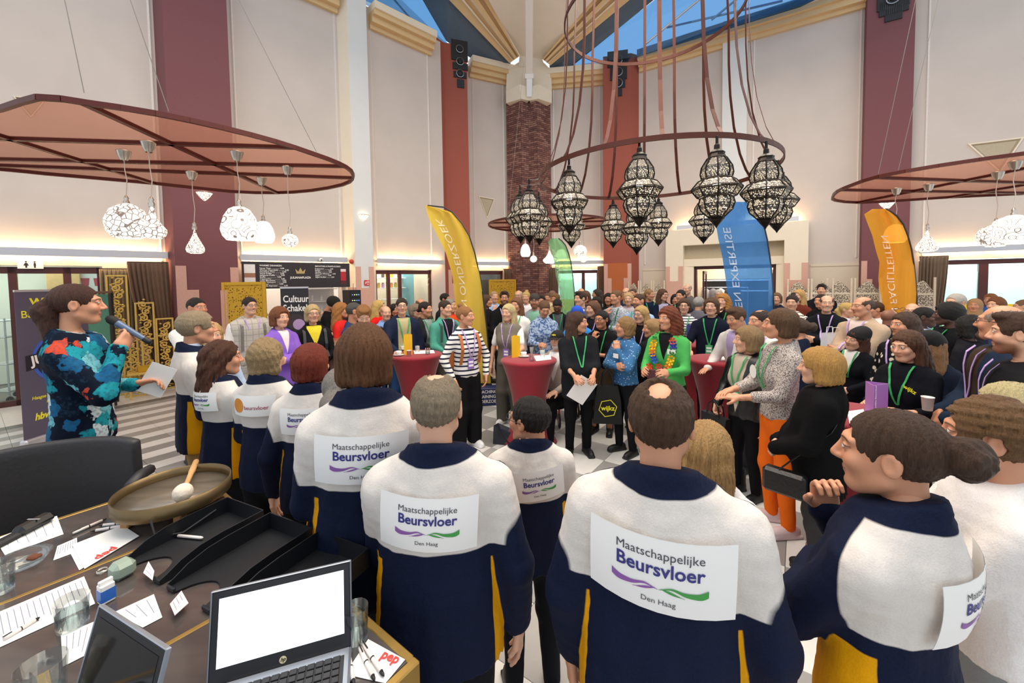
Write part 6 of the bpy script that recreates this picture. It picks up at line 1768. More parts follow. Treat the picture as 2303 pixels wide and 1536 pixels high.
person(2232, 905, 1.30, look=-70, head=-82, skin=SK2, hair=('curlyshort', '#7a5836'), beard='#9a6038', topc='#e8e4e2', pose='fold', legs='#8a8f92', label='curly haired man in a white shirt with folded arms at the right edge', loose=.016)
person(2275, 866, 1.75, look=-95, head=-100, male=False, skin=SK1, hair=('bob', '#dcc492'), topc='#c9c2b4', label='blonde woman behind the curly haired man in white')
# left side, by the bar
person(441, 670, 4.75, look=25, head=35, skin=SK3, hair=('fade', '#17120f'), beard='#1a1411', topc='#e6e2dc', pose='fold', smile=True, label='bearded man in a white sweater in front of the rust red column')
person(474, 727, 3.90, look=20, head=10, male=False, skin=SK1, hair=('pixie', '#c9a468'), topc='#bcd0ee', label='woman with short curly blond hair behind the grey blond man', smile=True)
person(561, 669, 5.70, look=15, head=25, skin=SK1, hair=('short', '#2a201a'), glass='#3a3a3a', topc=['#ece8e6', cloth('#c2bdb4', pat='plaid', c2='#8d8880')], legs=cloth('#c2bdb4', pat='plaid', c2='#8d8880'), lan=PU, badge=('#d99ab0', '#ffffff'), smile=True,
       pose='down', label='man in a pale plaid waistcoat and trousers with backpack straps', bulk=1.08)
person(629, 693, 5.05, look=30, head=30, male=False, skin=SK1, hair=('bobfull', '#7a4526'), topc=jk('#e8dcdc', '#8a62c8', vz=1.2), pose='fold', legs='#8a62c8', hem=.8, wide=.03, label='woman with folded arms in a lilac trouser suit')
person(703, 686, 5.50, look=10, head=12, male=False, skin=SK1, hair=('bob', '#c8ad7c'), glass='#5a3030', topc=jk('#e5cf3a', '#1b1b1d', vz=1.22, vs=.4), pose='clasp', legs='#1b1b1d', label='blonde woman in glasses, black cardigan over a yellow top')
person(742, 668, 7.60, look=60, head=70, skin=SK2, hair=('afro', '#181412'), topc='#1a1a1c', pose='hold', pitch=32, label='barista with dark curly hair looking down behind the bar', sleeve=.5)
person(766, 681, 6.40, look=75, head=80, male=False, skin=SK2, hair=('longwavy', '#b0763c'), topc='#d32a26', pose='down', label='woman with wavy ginger hair in a red sweater beside the bar')
person(797, 681, 5.43, look=60, head=88, skin=SK3, hair=('fade', '#4e4a46'), topc=jk('#efefef', '#2c3a5e', vz=1.05), pose='down', hem=.8, loose=.018, legs='#2c3a5e', label='grey haired man in a blue suit with his back half turned')
person(816, 685, 5.02, look=10, head=5, skin=SK1, hair=('quiff', '#9a6838'), beard='#7a4a2a', topc=jk('#e9dfb8', '#cdbb9c', vz=1.0), pose='hold', pitch=30, hem=.8, loose=.018, lan=GR, legs='#5a5048', label='bearded man in a beige jacket looking down')
person(852, 676, 7.05, look=55, head=70, male=False, skin=SK1, hair=('long', '#d8b26a'), topc='#d6221f', pose='down', label='woman with straight blond hair in a red sweater by the shop', smile=True)
person(867, 688, 6.63, look=30, head=15, skin=SK1, hair=('ring', '#b08a6a'), topc='#7f9fd6', pose='fold', legs='#3d5f94', label='bald man in a light blue shirt with a backpack')
person(887, 684, 7.52, look=30, head=30, male=False, skin=SK3, hair=('bob', '#15110f'), topc='#34343a', label='dark haired woman between the bald man and the man in glasses')
person(903, 671, 6.04, look=15, head=5, skin=SK1, hair=('short', '#2e211a'), glass='#4a4038', topc=jk(None, '#1f2840') if False else cloth('#1f2840', inner='#b8ac84', vz=.72, vs=.30), pose='rtable', hem=.8, loose=.02, lan=GR, badge=('#7fc9b4', '#dff2ea'), legs='#3f6aa8', shoe='#1a1a1a', label='man in glasses and navy jacket leaning on a red table')
person(934, 684, 6.86, look=45, head=60, male=False, skin=SK1, hair=('pixie', '#8a7a66'), glass='#333333', topc='#4a5660', label='woman in glasses with short ash hair beside the man in navy', smile=True)
person(946, 672, 7.80, look=30, head=40, skin=SK2, hair=('ring', '#7a5a40'), glass='#333333', topc='#4a4a30', bulk=1.1, label='broad man in an olive jacket behind the smiling woman')
person(956, 679, 6.45, look=40, head=60, male=False, skin=SK2, hair=('lowbun', '#241814'), topc=cloth('#26282c', inner='#8a9a98', vz=.9), pose='paper', lan=GR, badge=BG, smile=True, legs='#26262a', label='smiling woman with tied dark hair holding a small booklet')
person(1001, 660, 8.11, look=55, head=60, skin=SK3, hair=('short', '#120f0e'), topc='#23242c', bulk=1.05, label='dark haired man in black next to the yellow banner')
person(1012, 672, 7.01, look=40, head=60, skin=SK1, hair=('short', '#9a958e'), topc='#e8502a', label='grey haired man in orange behind the man in teal')
person(1001, 676, 6.13, look=30, head=45, skin=SK1, hair=('short', '#3a281c'), topc=cloth('#4f9c8a', inner='#1c1c20', vz=1.02, vs=.28), pose='clasp', lan=PU, badge=BP, smile=True, legs='#57534e', shoe='#222222', label='smiling man in a teal shirt with grey backpack straps')
I_str = person(1046, 690, 5.00, look=28, head=62, male=False, skin=SK2, hair=('topbun', '#9a6a40'), topc=cloth('#ece9e4', pat='stripe', c2='#26263a', sc_=1.5), pose='pocket', lan=PU, badge=BP, smile=True, legs='#141417', wide=.045, shoe='#efefef',
       label='woman in a striped top and wide black trousers with an orange rucksack')
# middle, behind the yellow banner
person(1094, 664, 8.10, look=60, head=70, male=False, skin=SK2, hair=('long', '#5a4030'), topc='#1c1c20', pose='hold', label='person in black holding a camera behind the yellow banner')
person(1111, 655, 8.80, look=20, head=20, skin=SK1, hair=('fade', '#b09070'), topc='#9fc0ea', pose='chin', label='man in a light blue shirt with his hand on his mouth by the gold screen')
person(1134, 655, 7.20, look=10, head=0, skin=SK2, hair=('quiff', '#3c2a1e'), glass='#1a1a1a', beard='#3a281c', topc='#16181c', collar=.03, pose='hold', lan=PU, label='bearded man in glasses and a black turtleneck')
I_vest = person(1143, 685, 5.80, look=-20, head=-30, male=False, skin=SK1, hair=('long', '#d9c08a'), topc=['#efedea', cloth('#7a7266')], sleeve=.35, pose='ltable', lan=PU, badge=BP, legs='#5c5952', wide=.04, shoe='#ececec', smile=True, label='blonde woman in a grey waistcoat and grey trousers beside a red table')
person(1161, 670, 6.48, look=-15, head=-25, male=False, skin=SK2, hair=('long', '#7a5236'), topc='#ece8e4', pose='rtable', lan=GR, legs='#2b3a55', label='brown haired woman in a white blouse reaching to a table')
person(1166, 653, 9.00, look=-10, head=-20, skin=SK1, hair=('ring', '#c8c2ba'), glass='#444444', topc='#55585e', label='older man in glasses in front of the brick pier')
person(1183, 656, 8.53, look=-10, head=-15, male=False, skin=SK1, hair=('topbun', '#d8b26a'), topc='#e6e4ea', label='blonde woman in white with a high bun before the brick pier', smile=True)
person(1202, 662, 6.98, look=-5, head=-5, skin=SK2, hair=('short', '#6a4a30'), beard='#7a5234', hat=('cap', '#3a3430'), topc=cloth('#9aa0aa', inner='#7fb09a', vz=1.0), pose='fold', legs='#3d4048', label='bearded man in a dark cap and grey hoodie')
person(1217, 665, 8.84, look=0, head=0, male=False, skin=SK2, hair=('bob', '#1a1412'), topc='#c9a888', label='dark haired woman to the right of the man in the cap')
person(1222, 675, 6.22, look=10, head=15, male=False, skin=SK2, hair=('tail', '#6a4a34'), topc=cloth('#a9bcd6', pat='blotch', c2='#4f6a98'), pose='hold', pitch=28, legs='#2b3a55', label='woman in a blue tie-dye shirt looking down at her hands')
person(1231, 659, 9.60, look=-5, head=-5, male=False, skin=SK2, hair=('lowbun', '#6b4a34'), topc='#d8c8a8', label='woman with tied hair far back beside the brick pier')
person(1242, 655, 10.16, look=-20, head=-20, skin=SK2, hair=None, hat=('cap', '#7a5a4a'), topc='#d9c9a2', label='man in a brown cap and cream shirt beside the green banner')
person(1249, 661, 9.15, look=-25, head=-30, skin=SK2, hair=('shortthick', '#8a6840'), topc='#d2b888', label='sandy haired person in a tan top left of the green banner')
person(1254, 671, 7.22, look=0, head=-5, skin=SK4, hair=('fade', '#17120f'), glass='#222222', topc=cloth('#1b1c20', inner='#55585c', vz=.9), pose='hold', pitch=32, lan=GR, legs='#1a1a1e', label='man in a black jacket smiling down at a phone')
person(1305, 656, 6.88, look=-25, head=-45, skin=SK1, hair=('quiff', '#3a2618'), topc=jk('#f0eeee', '#57545a', vz=.95), hem=.82, legs='#57545a', label='young man in a grey suit and open white shirt')
person(1317, 655, 8.54, look=-20, head=-20, male=False, skin=SK2, hair=('long', '#6b4630'), topc='#2b3044', label='long haired woman right behind the young man in grey')
person(1307, 648, 11.00, look=-10, head=-10, skin=SK1, hair=('ring', '#caa58a'), topc='#c8b8a8', label='bald man far back in front of the window door')
person(1343, 651, 9.60, look=-60, head=-75, skin=SK2, hair=('long', '#3a2c24'), glass='#c88a30', topc=['#e8e6e4', cloth('#3a3438')], label='long haired man in yellow glasses by the curtain')
person(1341, 668, 7.94, look=-5, head=-15, male=False, skin=SK3, hair=('longwavy', '#15110f'), topc='#a8937c', label='woman with black wavy hair in a beige coat')
person(1368, 660, 8.30, look=-5, head=-5, male=False, skin=SK3, hair=('long', '#120e0c'), topc='#1c1a1e', label='woman with very long straight black hair')
person(1385, 653, 7.01, look=-25, head=-40, skin=SK2, hair=('short', '#7a5a3c'), topc=cloth('#c6ccd4', pat='speckle', c2='#4d566a', sc_=.8), pose='chin', lan='#1f7a50', legs='#3b3f48', label='man in a speckled shirt with his hand on his chin')
person(1408, 647, 9.20, look=-10, head=-15, skin=SK1, hair=('ring', '#8a6a50'), glass='#333333', topc='#2a3148', label='bald man in glasses in front of the rust red column')
person(1424, 649, 9.60, look=-15, head=-20, skin=SK2, hair=('fade', '#5a4636'), topc='#23252c', label='short haired man beside the carved screen')
person(1413, 659, 7.92, look=0, head=-5, male=False, skin=SK1, hair=('bobcurl', '#c9a878'), topc='#b4a6ae', label='woman with curly blond hair in a pale mauve top')
person(1437, 661, 6.59, look=-30, head=-45, skin=SK2, hair=('fade', '#4a3424'), beard='#5a4230', topc='#9db8de', bulk=1.05, lan=GR, legs='#39435a', label='bearded man in a light blue shirt')
person(1461, 651, 8.94, look=10, head=55, male=False, skin=SK2, hair=('ponytail', '#a07a4e'), topc='#16243c', pose='fold', lan=GR, legs='#16243c', label='woman in a navy tracksuit with a ponytail')
person(1491, 651, 8.46, look=10, head=45, male=False, skin=SK1, hair=('long', '#5a3c2a'), glass='#333333', topc=cloth('#141c30', inner='#a9a6c2', vz=1.0), pose='fold', legs='#15171c', label='woman in glasses with folded arms in a navy zip jacket')
person(1519, 662, 9.00, look=0, head=5, male=False, skin=SK2, hair=('bob', '#17120f'), topc='#cfc6c0', label='dark haired woman half hidden beside the bald man in grey')
person(1531, 652, 8.00, look=-15, head=-25, male=False, skin=SK2, hair=('ponytail', '#1e1714'), topc='#2a2628', lan=GR, label='woman with dark hair tied back in front of the bald man in grey')
person(1546, 639, 9.40, look=-25, head=-35, skin=SK1, hair=('ring', '#b8a898'), topc='#5d5a5c', bulk=1.05, label='tall bald man in a grey shirt by the portal')
person(1539, 672, 6.50, look=-5, head=-5, male=False, skin=SK1, hair=('pixie', '#4e3826'), glass='#1a1a1a', topc=cloth('#eceae8', pat='stripe', c2='#2a2e42', sc_=1.1), lan=GR, pose='down', legs='#2b3a55', label='woman in round glasses and a navy striped shirt')
person(1572, 669, 7.52, look=160, head=150, skin=SK1, hair=('shortthick', '#a3a09c'), topc='#6a6a74', label='man with curly grey hair seen from behind')
person(1616, 651, 9.20, look=-5, head=0, skin=SK1, hair=('short', '#c9c4bd'), glass='#444444', topc='#41454e', label='white haired man in glasses by the coat rack')
person(1626, 662, 7.08, look=-15, head=-20, male=False, skin=SK1, hair=('curlybig', '#b9803c'), topc='#17181c', pose='mouth', lan=GR, smile=True, label='laughing woman with curly ginger blond hair')
# foreground of the crowd
I_blk = person(1300, 703, 4.75, look=10, head=72, male=False, bulk=1.14, skin=SK2, hair=('longback', '#4a3020'), topc='#1e2024', sleeve=.62, pose='paper', lan=GR, legs='#101013', shoe='#111111', boot=True, hem=.70, loose=.02, label='woman in a black tunic holding a blank white sheet')
person(1253, 745, 5.47, look=-30, head=-25, skin=SK1, hair=('ring', '#9a948c'), beard='#c9c2ba', hat=('cap', '#141416'), topc=cloth('#b0a49a', inner='#f0f0f0', vz=1.1), pose='ltable', sit=True, legs='#121214', label='old man in a black cap sitting behind a red table')
person(1299, 693, 5.82, look=10, head=170, male=False, skin=SK2, hair=None, hat=('beanie', '#1f4fc0'), topc='#3d8fe0', label='person in a royal blue knitted hat behind the woman in black')
person(1333, 678, 6.21, look=-20, head=-50, male=False, skin=SK1, hair=('longback', '#6a4632'), topc=cloth('#1c1a20', inner=None), lan=PU, badge=BP, legs='#1c1c20', label='brown haired woman in black with a lilac lanyard, looking left')
person(1353, 699, 5.40, look=-15, head=-30, male=False, skin=SK3, hair=('tail', '#15100e'), glass='#2a1a1a', topc='#131316', sleeve=.6, pose='chin', lan=GR, legs='#4a3a2a', legkind='skirt', shoe='#101010', boot=True, label='woman in glasses and black with her hand at her chin')
person(1406, 714, 4.75, look=-45, head=-80, male=False, bulk=1.08, skin=SK2, hair=('bobcurl', '#a07a4c'), topc=cloth('#3f6f9f', pat='dots', c2='#b8cde0', sc_=.9), pose='lchin', legs='#15161a', shoe='#111111', label='woman in a blue blouse with short curly hair, finger at her lips')
person(1441, 689, 5.60, look=-15, head=-35, male=False, skin=SK1, hair=('long', '#c9a468'), glass='#555555', topc='#131315', lan=PU, badge=BP, legs='#131315', bulk=1.08, label='blonde woman in glasses and a black cardigan')
person(1466, 712, 5.07, look=-150, head=-80, male=False, skin=SK2, hair=('bob', '#b08a5c'), topc='#17171a', lean=.35, legs='#17171a', bulk=1.1, label='woman in black bending forward behind the woman in green')
I_lei = person(1503, 692, 4.38, look=-20, head=-40, male=False, bulk=1.05, skin=SK2, hair=('curlybig', '#7a3a20'), topc=cloth('#4fae5a', inner='#17171a', vz=1.2, vs=.3), pose='hold', smile=True, legs='#1d2a1f', hem=.86, label='laughing red haired woman in a green jacket with a paper flower garland')
person(1600, 670, 5.62, look=-10, head=-10, skin=SK1, hair=('bob', '#5a4028'), topc='#151a2c', sleeve=.42, pose='rtable', lan=GR, badge=BG, legs='#101218', bulk=1.05, label='young man in a navy polo shirt behind a red table')
person(1655, 690, 4.62, look=-35, head=-45, skin=SK2, hair=('quiff', '#5a3c26'), topc=cloth('#d8d2d0', inner='#b6a4cf', vz=.8, vs=.3), pose='rtable', pitch=14, lean=.16, hem=.82, loose=.018, legs='#32343c', label='young man in an off-white jacket leaning over a red table')
person(1709, 697, 4.13, look=-25, head=-50, skin=SK2, hair=('balding', '#3a2a22'), must='#3a2a22', topc=cloth('#dcd8d2', inner='#b59ac6', vz=.9, vs=.3), pose='clasp', hem=.82, loose=.018, legs='#3a3c44', label='man with a moustache in a white jacket over a purple shirt')
I_lea = person(1681, 737, 3.76, look=-42, head=-72, male=False, bulk=1.06, skin=SK1, hair=('bobfull', '#9a7c54'), topc=cloth('#131314', inner='#b8ab9a', vz=.9, vs=.28, rough=.38), pose='bag', lan=GR, badge=BG, legs='#121215', shoe='#101010', boot=True, hem=.84, loose=.018, label='woman in a black leather jacket holding a handbag')
I_org = person(1757, 696, 3.26, look=-62, head=-88, male=False, skin=SK2, hair=('bob', '#5e4228'), topc=cloth('#bdb4ae', pat='speckle', c2='#6a5f5c'), sleeve=.8, pose='point', lan=GR, legs='#f2701c', shoe='#d9c6c8', label='tall woman in a grey knit sweater and bright orange trousers')
I_coat = person(1846, 787, 2.65, look=-88, head=-92, male=False, bulk=1.1, skin=SK1, hair=('bobfull', '#c2924c'), topc=cloth('#0e0e10'), pose='clasp', hem=.72, loose=.026, legs='#3b3a3c', shoe='#121212', boot=True, label='blonde woman in a black coat with a crossbody bag')
person(1795, 717, 4.50, look=-120, head=-100, male=False, skin=SK2, hair=('bun', '#4e3a2c'), topc='#1c2338', label='woman with a dark bun in navy behind the woman in grey')
person(1747, 659, 8.60, look=-10, head=-5, male=False, skin=SK1, hair=('bob', '#7a5a44'), topc='#20263c', smile=True, label='smiling woman in navy to the right of the blue banner')
person(1782, 664, 6.33, look=-10, head=-10, male=False, skin=SK1, hair=('topbun', '#2a1d18'), topc=cloth('#e9e2d6', pat='zebra', c2='#2a2420'), lan=GR, pose='fold', bulk=1.05, label='woman with a top bun in a zebra striped cardigan')
person(1796, 652, 7.80, look=-25, head=-30, male=False, skin=SK1, hair=('long', '#d0a868'), topc='#6a2f24', label='woman with long blond hair in a rust brown sweater')
person(1848, 639, 8.60, look=-5, head=-5, skin=SK1, hair=('quiff', '#2a1c16'), topc='#17181f', pose='fold', label='young man in black before the carved screens')
person(1846, 662, 7.21, look=-20, head=-30, male=False, skin=SK2, hair=('tail', '#241a16'), topc='#141416', label='dark haired person in black behind the bald man with folded arms')
person(1860, 664, 5.87, look=-10, head=5, skin=SK1, hair=('ring', '#5a4438'), topc='#16181e', pose='fold', lan=PU, legs='#121216', label='bald man in a black sweater with folded arms and lilac lanyard', smile=True)
person(1941, 667, 4.79, look=-35, head=-50, skin=SK2, hair=('ring', '#5e4a3c'), topc=cloth('#b8a088', inner='#d9c6c0', vz=1.25, vs=.4), pose='fold', bulk=1.14, lan=PU, legs='#3b3a3c', label='large bald man in a beige sweater')
person(1906, 681, 6.73, look=30, head=60, male=False, skin=SK1, hair=('tail', '#d8b26a'), topc='#efeaea', label='blonde girl in white beneath the carved screen')
person(1968, 679, 6.24, look=-40, head=-60, male=False, skin=SK2, hair=('lowbun', '#4a3426'), topc='#e6e0e0', label='woman in white between the beige sweater and the orange banner')
person(1999, 696, 5.60, look=150, head=150, skin=SK4, hair=None, brow='#1a1210', topc='#20222a', label='bald man with brown skin seen from behind')
person(2051, 682, 5.76, look=10, head=-10, skin=SK1, hair=None, brow='#8a6a58', topc='#4a5060', label='bald pink headed man below the orange banner')
person(1922, 740, 4.44, look=-30, head=-40, male=False, skin=SK1, hair=('longback', '#5a3522'), hat=('beanie', '#121214'), topc=cloth('#14161c', inner='#ece8e4', vz=1.2, vs=.4), pose='clasp', tilt=-14, lan=GR, legs='#121216', label='woman in a black knitted hat with her head tilted')
person(2035, 704, 3.93, look=-35, head=-45, male=False, bulk=1.08, skin=SK2, hair=('longback', '#4e382a'), topc=cloth('#17171b', pat='petals', c2='#d8cdbf'), lan=PU, badge=BP, label='woman in a black floral blouse with sunglasses on her head')
I_wij = person(2045, 746, 3.2, look=-28, head=-35, male=False, bulk=1.04, skin=SK1, hair=('longback', '#5a3a26'), topc='#12141c', sleeve=.7, pose='hold', lan=GR, label='brown haired woman in a navy cardigan behind the purple folder', pitch=8)
person(2081, 692, 4.94, look=50, head=80, male=False, skin=SK5, hair=('lowbun', '#100c0b'), topc='#b9c6e6', lan='#8fc4c0', label='woman with dark skin in a pale blue blouse')
person(2133, 684, 4.50, look=-50, head=-80, skin=SK5, hair=('afro', '#0e0b0a'), topc='#15161a', lan=GR, label='young man with dark skin in black, looking left')
person(2150, 661, 5.25, look=-30, head=-35, skin=SK2, hair=('short', '#c0b8ae'), glass='#555555', topc=jk('#e2e4ea', '#1d2230', vz=1.0), hem=.82, lan=GR, bulk=1.1, label='white haired man in glasses and a dark suit at the frosted door')
person(2193, 672, 7.00, look=-15, head=-10, male=False, skin=SK2, hair=None, hat=('hijab', '#a8865f'), topc='#a8865f', label='woman in a beige headscarf', brow='#3a2a20')
person(2228, 661, 8.20, look=-20, head=-25, male=False, skin=SK1, hair=('bob', '#a5713c'), topc='#3a6fc4', label='woman with auburn hair by the door post')
person(2241, 669, 6.20, look=-25, head=-35, male=False, skin=SK1, hair=('bobcurl', '#7a4a28'), topc='#3d4a78', pose='mouth', label='person with brown curls eating something orange')
person(2190, 711, 4.06, look=60, head=88, male=False, skin=SK5, hair=('bobcurl', '#0f0c0b'), glass='#c0a060', topc='#1a1a20', label='woman with dark skin and wire glasses in profile')
person(2098, 752, 3.47, look=165, head=160, male=False, skin=SK1, hair=('longback', '#8a623c'), hat=('beanie', '#101012'), topc='#1a2030', label='person in a black knitted hat seen from behind with a tote strap')
I_cup = person(2255, 686, 2.74, look=-70, head=-105, skin=SK2, hair=('ring', '#a89484'), glass='#2a2a2a', topc=cloth('#1d2a3e', inner='#3a2e28', vz=.9, vs=.3), pose='clasp', hem=.78, loose=.022, lan=PU, bulk=1.06, label='bald man in a navy coat holding a white paper cup')
person(2296, 706, 2.35, look=-80, head=-88, skin=SK1, hair=('quiff', '#4a3020'), beard='#6a3c1c', topc=cloth('#16161a'), pose='down', lan=PU, bulk=1.06, label='man with a full red brown beard in profile at the right edge')
person(2302, 674, 6.40, look=-60, head=-80, skin=SK1, hair=('fade', '#8a6a50'), topc='#e8e8e8', label='man in white cut off by the right edge of the picture')
# ------------------------------------------------------------------ paper signs pinned to the work jackets
M_paper = mat('#f3f1ee', .6, grain=.015, gscale=6, key='paper')
M_ink = mat('#4a4752', .6, grain=0, key='grey_ink'); M_blue = mat('#34337f', .6, grain=0, key='blue_ink')
M_purple = mat('#8d5aa6', .6, grain=0, key='purple_ink'); M_green = mat('#3f9b45', .6, grain=0, key='green_ink')
def swoosh(sg):
 v, f = [], []; n = 16
 def strip(fun, x0, x1):
  o = len(v)
  for i in range(n + 1):
   t = i / n; x = x0 + (x1 - x0) * t; yc, h = fun(t); v.extend([(sg * x, yc + h / 2), (sg * x, yc - h / 2)])
  f.extend([(o + 2 * i, o + 2 * i + 1, o + 2 * i + 3, o + 2 * i + 2) for i in range(n)])
 strip(lambda t: (.0085 * math.exp(-((t - .27) / .2) ** 2) + .008 * max(0, (t - .78) / .22) ** 2 - .0015 * t, .0010 + .0165 * min(t, .9) ** 1.25), .001, .097)
 strip(lambda t: (.004 - .013 * t, .0010 + .0045 * math.sin(math.pi * min(1, t * 1.15 + .02))), .006, .052)
 return v, f
def back_paper(I, w=.30, h=.175, zc=1.335, dx=0.0, tilt=0.0, old=False):
 V = I['top'][0]; ar = I['top'][2]
 xs = np.linspace(-w / 2, w / 2, 9); zs = np.linspace(-h / 2, h / 2, 7)
 def by(x, z):
  m = (np.abs(V[:, 0] - x) < .03) & (np.abs(V[:, 2] - z) < .03) & (V[:, 1] < 0.02)
  return V[m, 1].min() if m.any() else 0.0
 ct, st = math.cos(tilt), math.sin(tilt)
 pts = [(dx + x * ct - z * st, zc + x * st + z * ct) for z in zs for x in xs]
 Y = np.array([by(*q) for q in pts]); X = np.array([q[0] for q in pts]) ; Z = np.array([q[1] - zc for q in pts])
 Am = np.stack([np.ones_like(X), X, X * X, Z, Z * Z], 1); co, *_ = np.linalg.lstsq(Am, Y, rcond=None)
 fit = lambda x, z: co[0] + co[1] * x + co[2] * x * x + co[3] * (z - zc) + co[4] * (z - zc) ** 2
 off = min(0, (Y - np.array([fit(*q) for q in pts])).min()) - .005
 py_ = lambda x, z: fit(x, z) + off
 root = I['root']; s = I['lean']
 m_ = MB(); nx, nz = len(xs), len(zs)
 vs = [(q[0], py_(*q), q[1]) for q in pts] + [(q[0], py_(*q) + .001, q[1]) for q in pts]; n0 = len(pts)
 fs = []
 for j in range(nz - 1):
  for i in range(nx - 1):
   a = j * nx + i; fs += [(a, a + 1, a + nx + 1, a + nx), (n0 + a, n0 + a + nx, n0 + a + nx + 1, n0 + a + 1)]
 m_.add(vs, fs); pp = m_.build('paper_sign', M_paper, root, True)
 def put(v, f, ox, oz, m, name, sc=1.0, lift=.0012):
  mb = MB(); q = []
  for x, z in v:
   x2, z2 = ox + x * sc, oz + z * sc; gx, gz = dx + x2 * ct - z2 * st, zc + x2 * st + z2 * ct; q.append((gx, py_(gx, gz) - lift, gz))
  mb.add(q, f); mb.build(name, m, pp)
 if old:
  v, f = text_verts('beursvloer', .034, .0004); put([(a, b) for a, b, _ in v], f, .035, -.01, mat('#b0566a', .6, grain=0, key='red_ink'), 'lettering')
  v = [(.045 * math.cos(a), .045 * math.sin(a)) for a in (2 * math.pi * k / 20 for k in range(20))]; put(v + [(0, 0)], [(k, (k + 1) % 20, 20) for k in range(20)], -.09, .0, mat('#d98a2c', .6, grain=.3, gscale=8, key='orange_ink'), 'orb_emblem')
  return pp
 k = w / .30
 v, f = text_verts('Maatschappelijke', .0262 * k, 0); put([(a, b) for a, b, _ in v], f, 0, .050 * k, M_ink, 'lettering')
 v, f = text_verts('Beursvloer', .0415 * k, .0009); put([(a * .97, b) for a, b, _ in v], f, 0, .018 * k, M_blue, 'lettering')
 v, f = text_verts('Den Haag', .0175 * k, 0); put([(a, b) for a, b, _ in v], f, 0, -.055 * k, M_ink, 'lettering')
 for sg, m in ((-1, M_purple), (1, M_green)):
  v, f = swoosh(sg); put(v, f, 0, -.026 * k, m, 'swoosh', k)
 return pp
back_paper(W[6], .30, .165, 1.325, .0, -.04); back_paper(W[7], .305, .175, 1.325, -.01, -.06); back_paper(W[8], .29, .17, 1.315, .03, .09)
back_paper(W[9], .345, .19, 1.315, .0, -.02); back_paper(W[4], .26, .15, 1.345, .0, 0); back_paper(W[11], .29, .17, 1.32, .04, .05); back_paper(W[3], .28, .13, 1.36, 0, 0, True)
back_paper(W[2], .24, .13, 1.36, .02, .05)
# shoulder strap of the red haired woman
def strap_over(I, pts, w, m, name='strap', t=.004):
 mb = MB(); mb.ribbon([Vector(p) for p in pts], Vector((1, 0, .2)), w, t); return mb.build(name, m, I['root'])
strap_over(W[4], [(-.09, .02, 1.47), (-.085, -.075, 1.44), (-.06, -.125, 1.35), (-.01, -.135, 1.22), (.06, -.125, 1.08), (.14, -.09, .98)], .014, M_black)
# shirt collars showing over the jackets
for k_, c_ in ((6, '#e6e2e4'), (8, '#efece8'), (1, '#c6d4ea')):
 m_ = MB(); m_.lathe([(.064, 1.485), (.060, 1.535), (.057, 1.535), (.058, 1.48)], 20, (0, -.036, .0)); m_.build('shirt_collar', cloth(c_), W[k_]['root'], True)
# ------------------------------------------------------------------ things held or worn
def world(I, p): return I['M'] @ Vector(p)
def local_thing(I, name, p, label, cat, rot=None, group=None):
 M = I['M'] @ Matrix.Translation(p) @ (rot.to_4x4() if rot is not None else Matrix.Identity(4))
 l, q, s = M.decompose(); return empty(name, label=label, cat=cat, group=group, M=Matrix.Translation(l) @ q.to_matrix().to_4x4())
mic_a, mic_b = world(I_pres, (.012, .150, 1.548)), world(I_pres, (.060, .335, 1.405))
mic = empty('microphone', label='black handheld microphone at the speaker\'s mouth', cat='microphone', M=frameM(mic_a, mic_b - mic_a))
Ry = Matrix.Rotation(R(90), 3, 'Y')
m_ = MB(); m_.lathe([(.001, -.03), (.016, -.026), (.026, -.008), (.027, .012), (.022, .038)], 14, M=Ry); m_.build('head', mat('#101014', .7, grain=.2, gscale=300, bmp=.3, key='mic_mesh'), mic, True)
m_ = MB(); m_.lathe([(.022, .036), (.021, .05), (.0165, .15), (.0155, .215)], 14, M=Ry); m_.build('body', mat('#5a6a86', .35, metal=.3, grain=.05, key='mic_body'), mic, True)
m_ = MB(); m_.lathe([(.0165, .213), (.017, .25), (.012, .26), (.001, .26)], 14, M=Ry); m_.build('cap', M_black, mic, True)
c = I_pres['hands'][1][0]
cardp = local_thing(I_pres, 'cue_card', (c[0] + .02, c[1] + .10, c[2] + .02), 'white cue card in the speaker\'s lower hand', 'paper')
m_ = MB(); m_.box((0, 0, 0), (.002, .15, .21), Matrix.Rotation(R(-28), 3, 'X')); m_.build('sheet', M_paper, cardp)
sheet = local_thing(I_blk, 'paper_sheet', (.03, .37, .90), 'blank white sheet held by the woman in the black tunic', 'paper', Matrix.Rotation(R(-32), 3, 'Y'))
m_ = MB(); m_.box((0, 0, 0), (.21, .002, .297), Matrix.Rotation(R(-12), 3, 'X')); m_.build('sheet', M_paper, sheet)
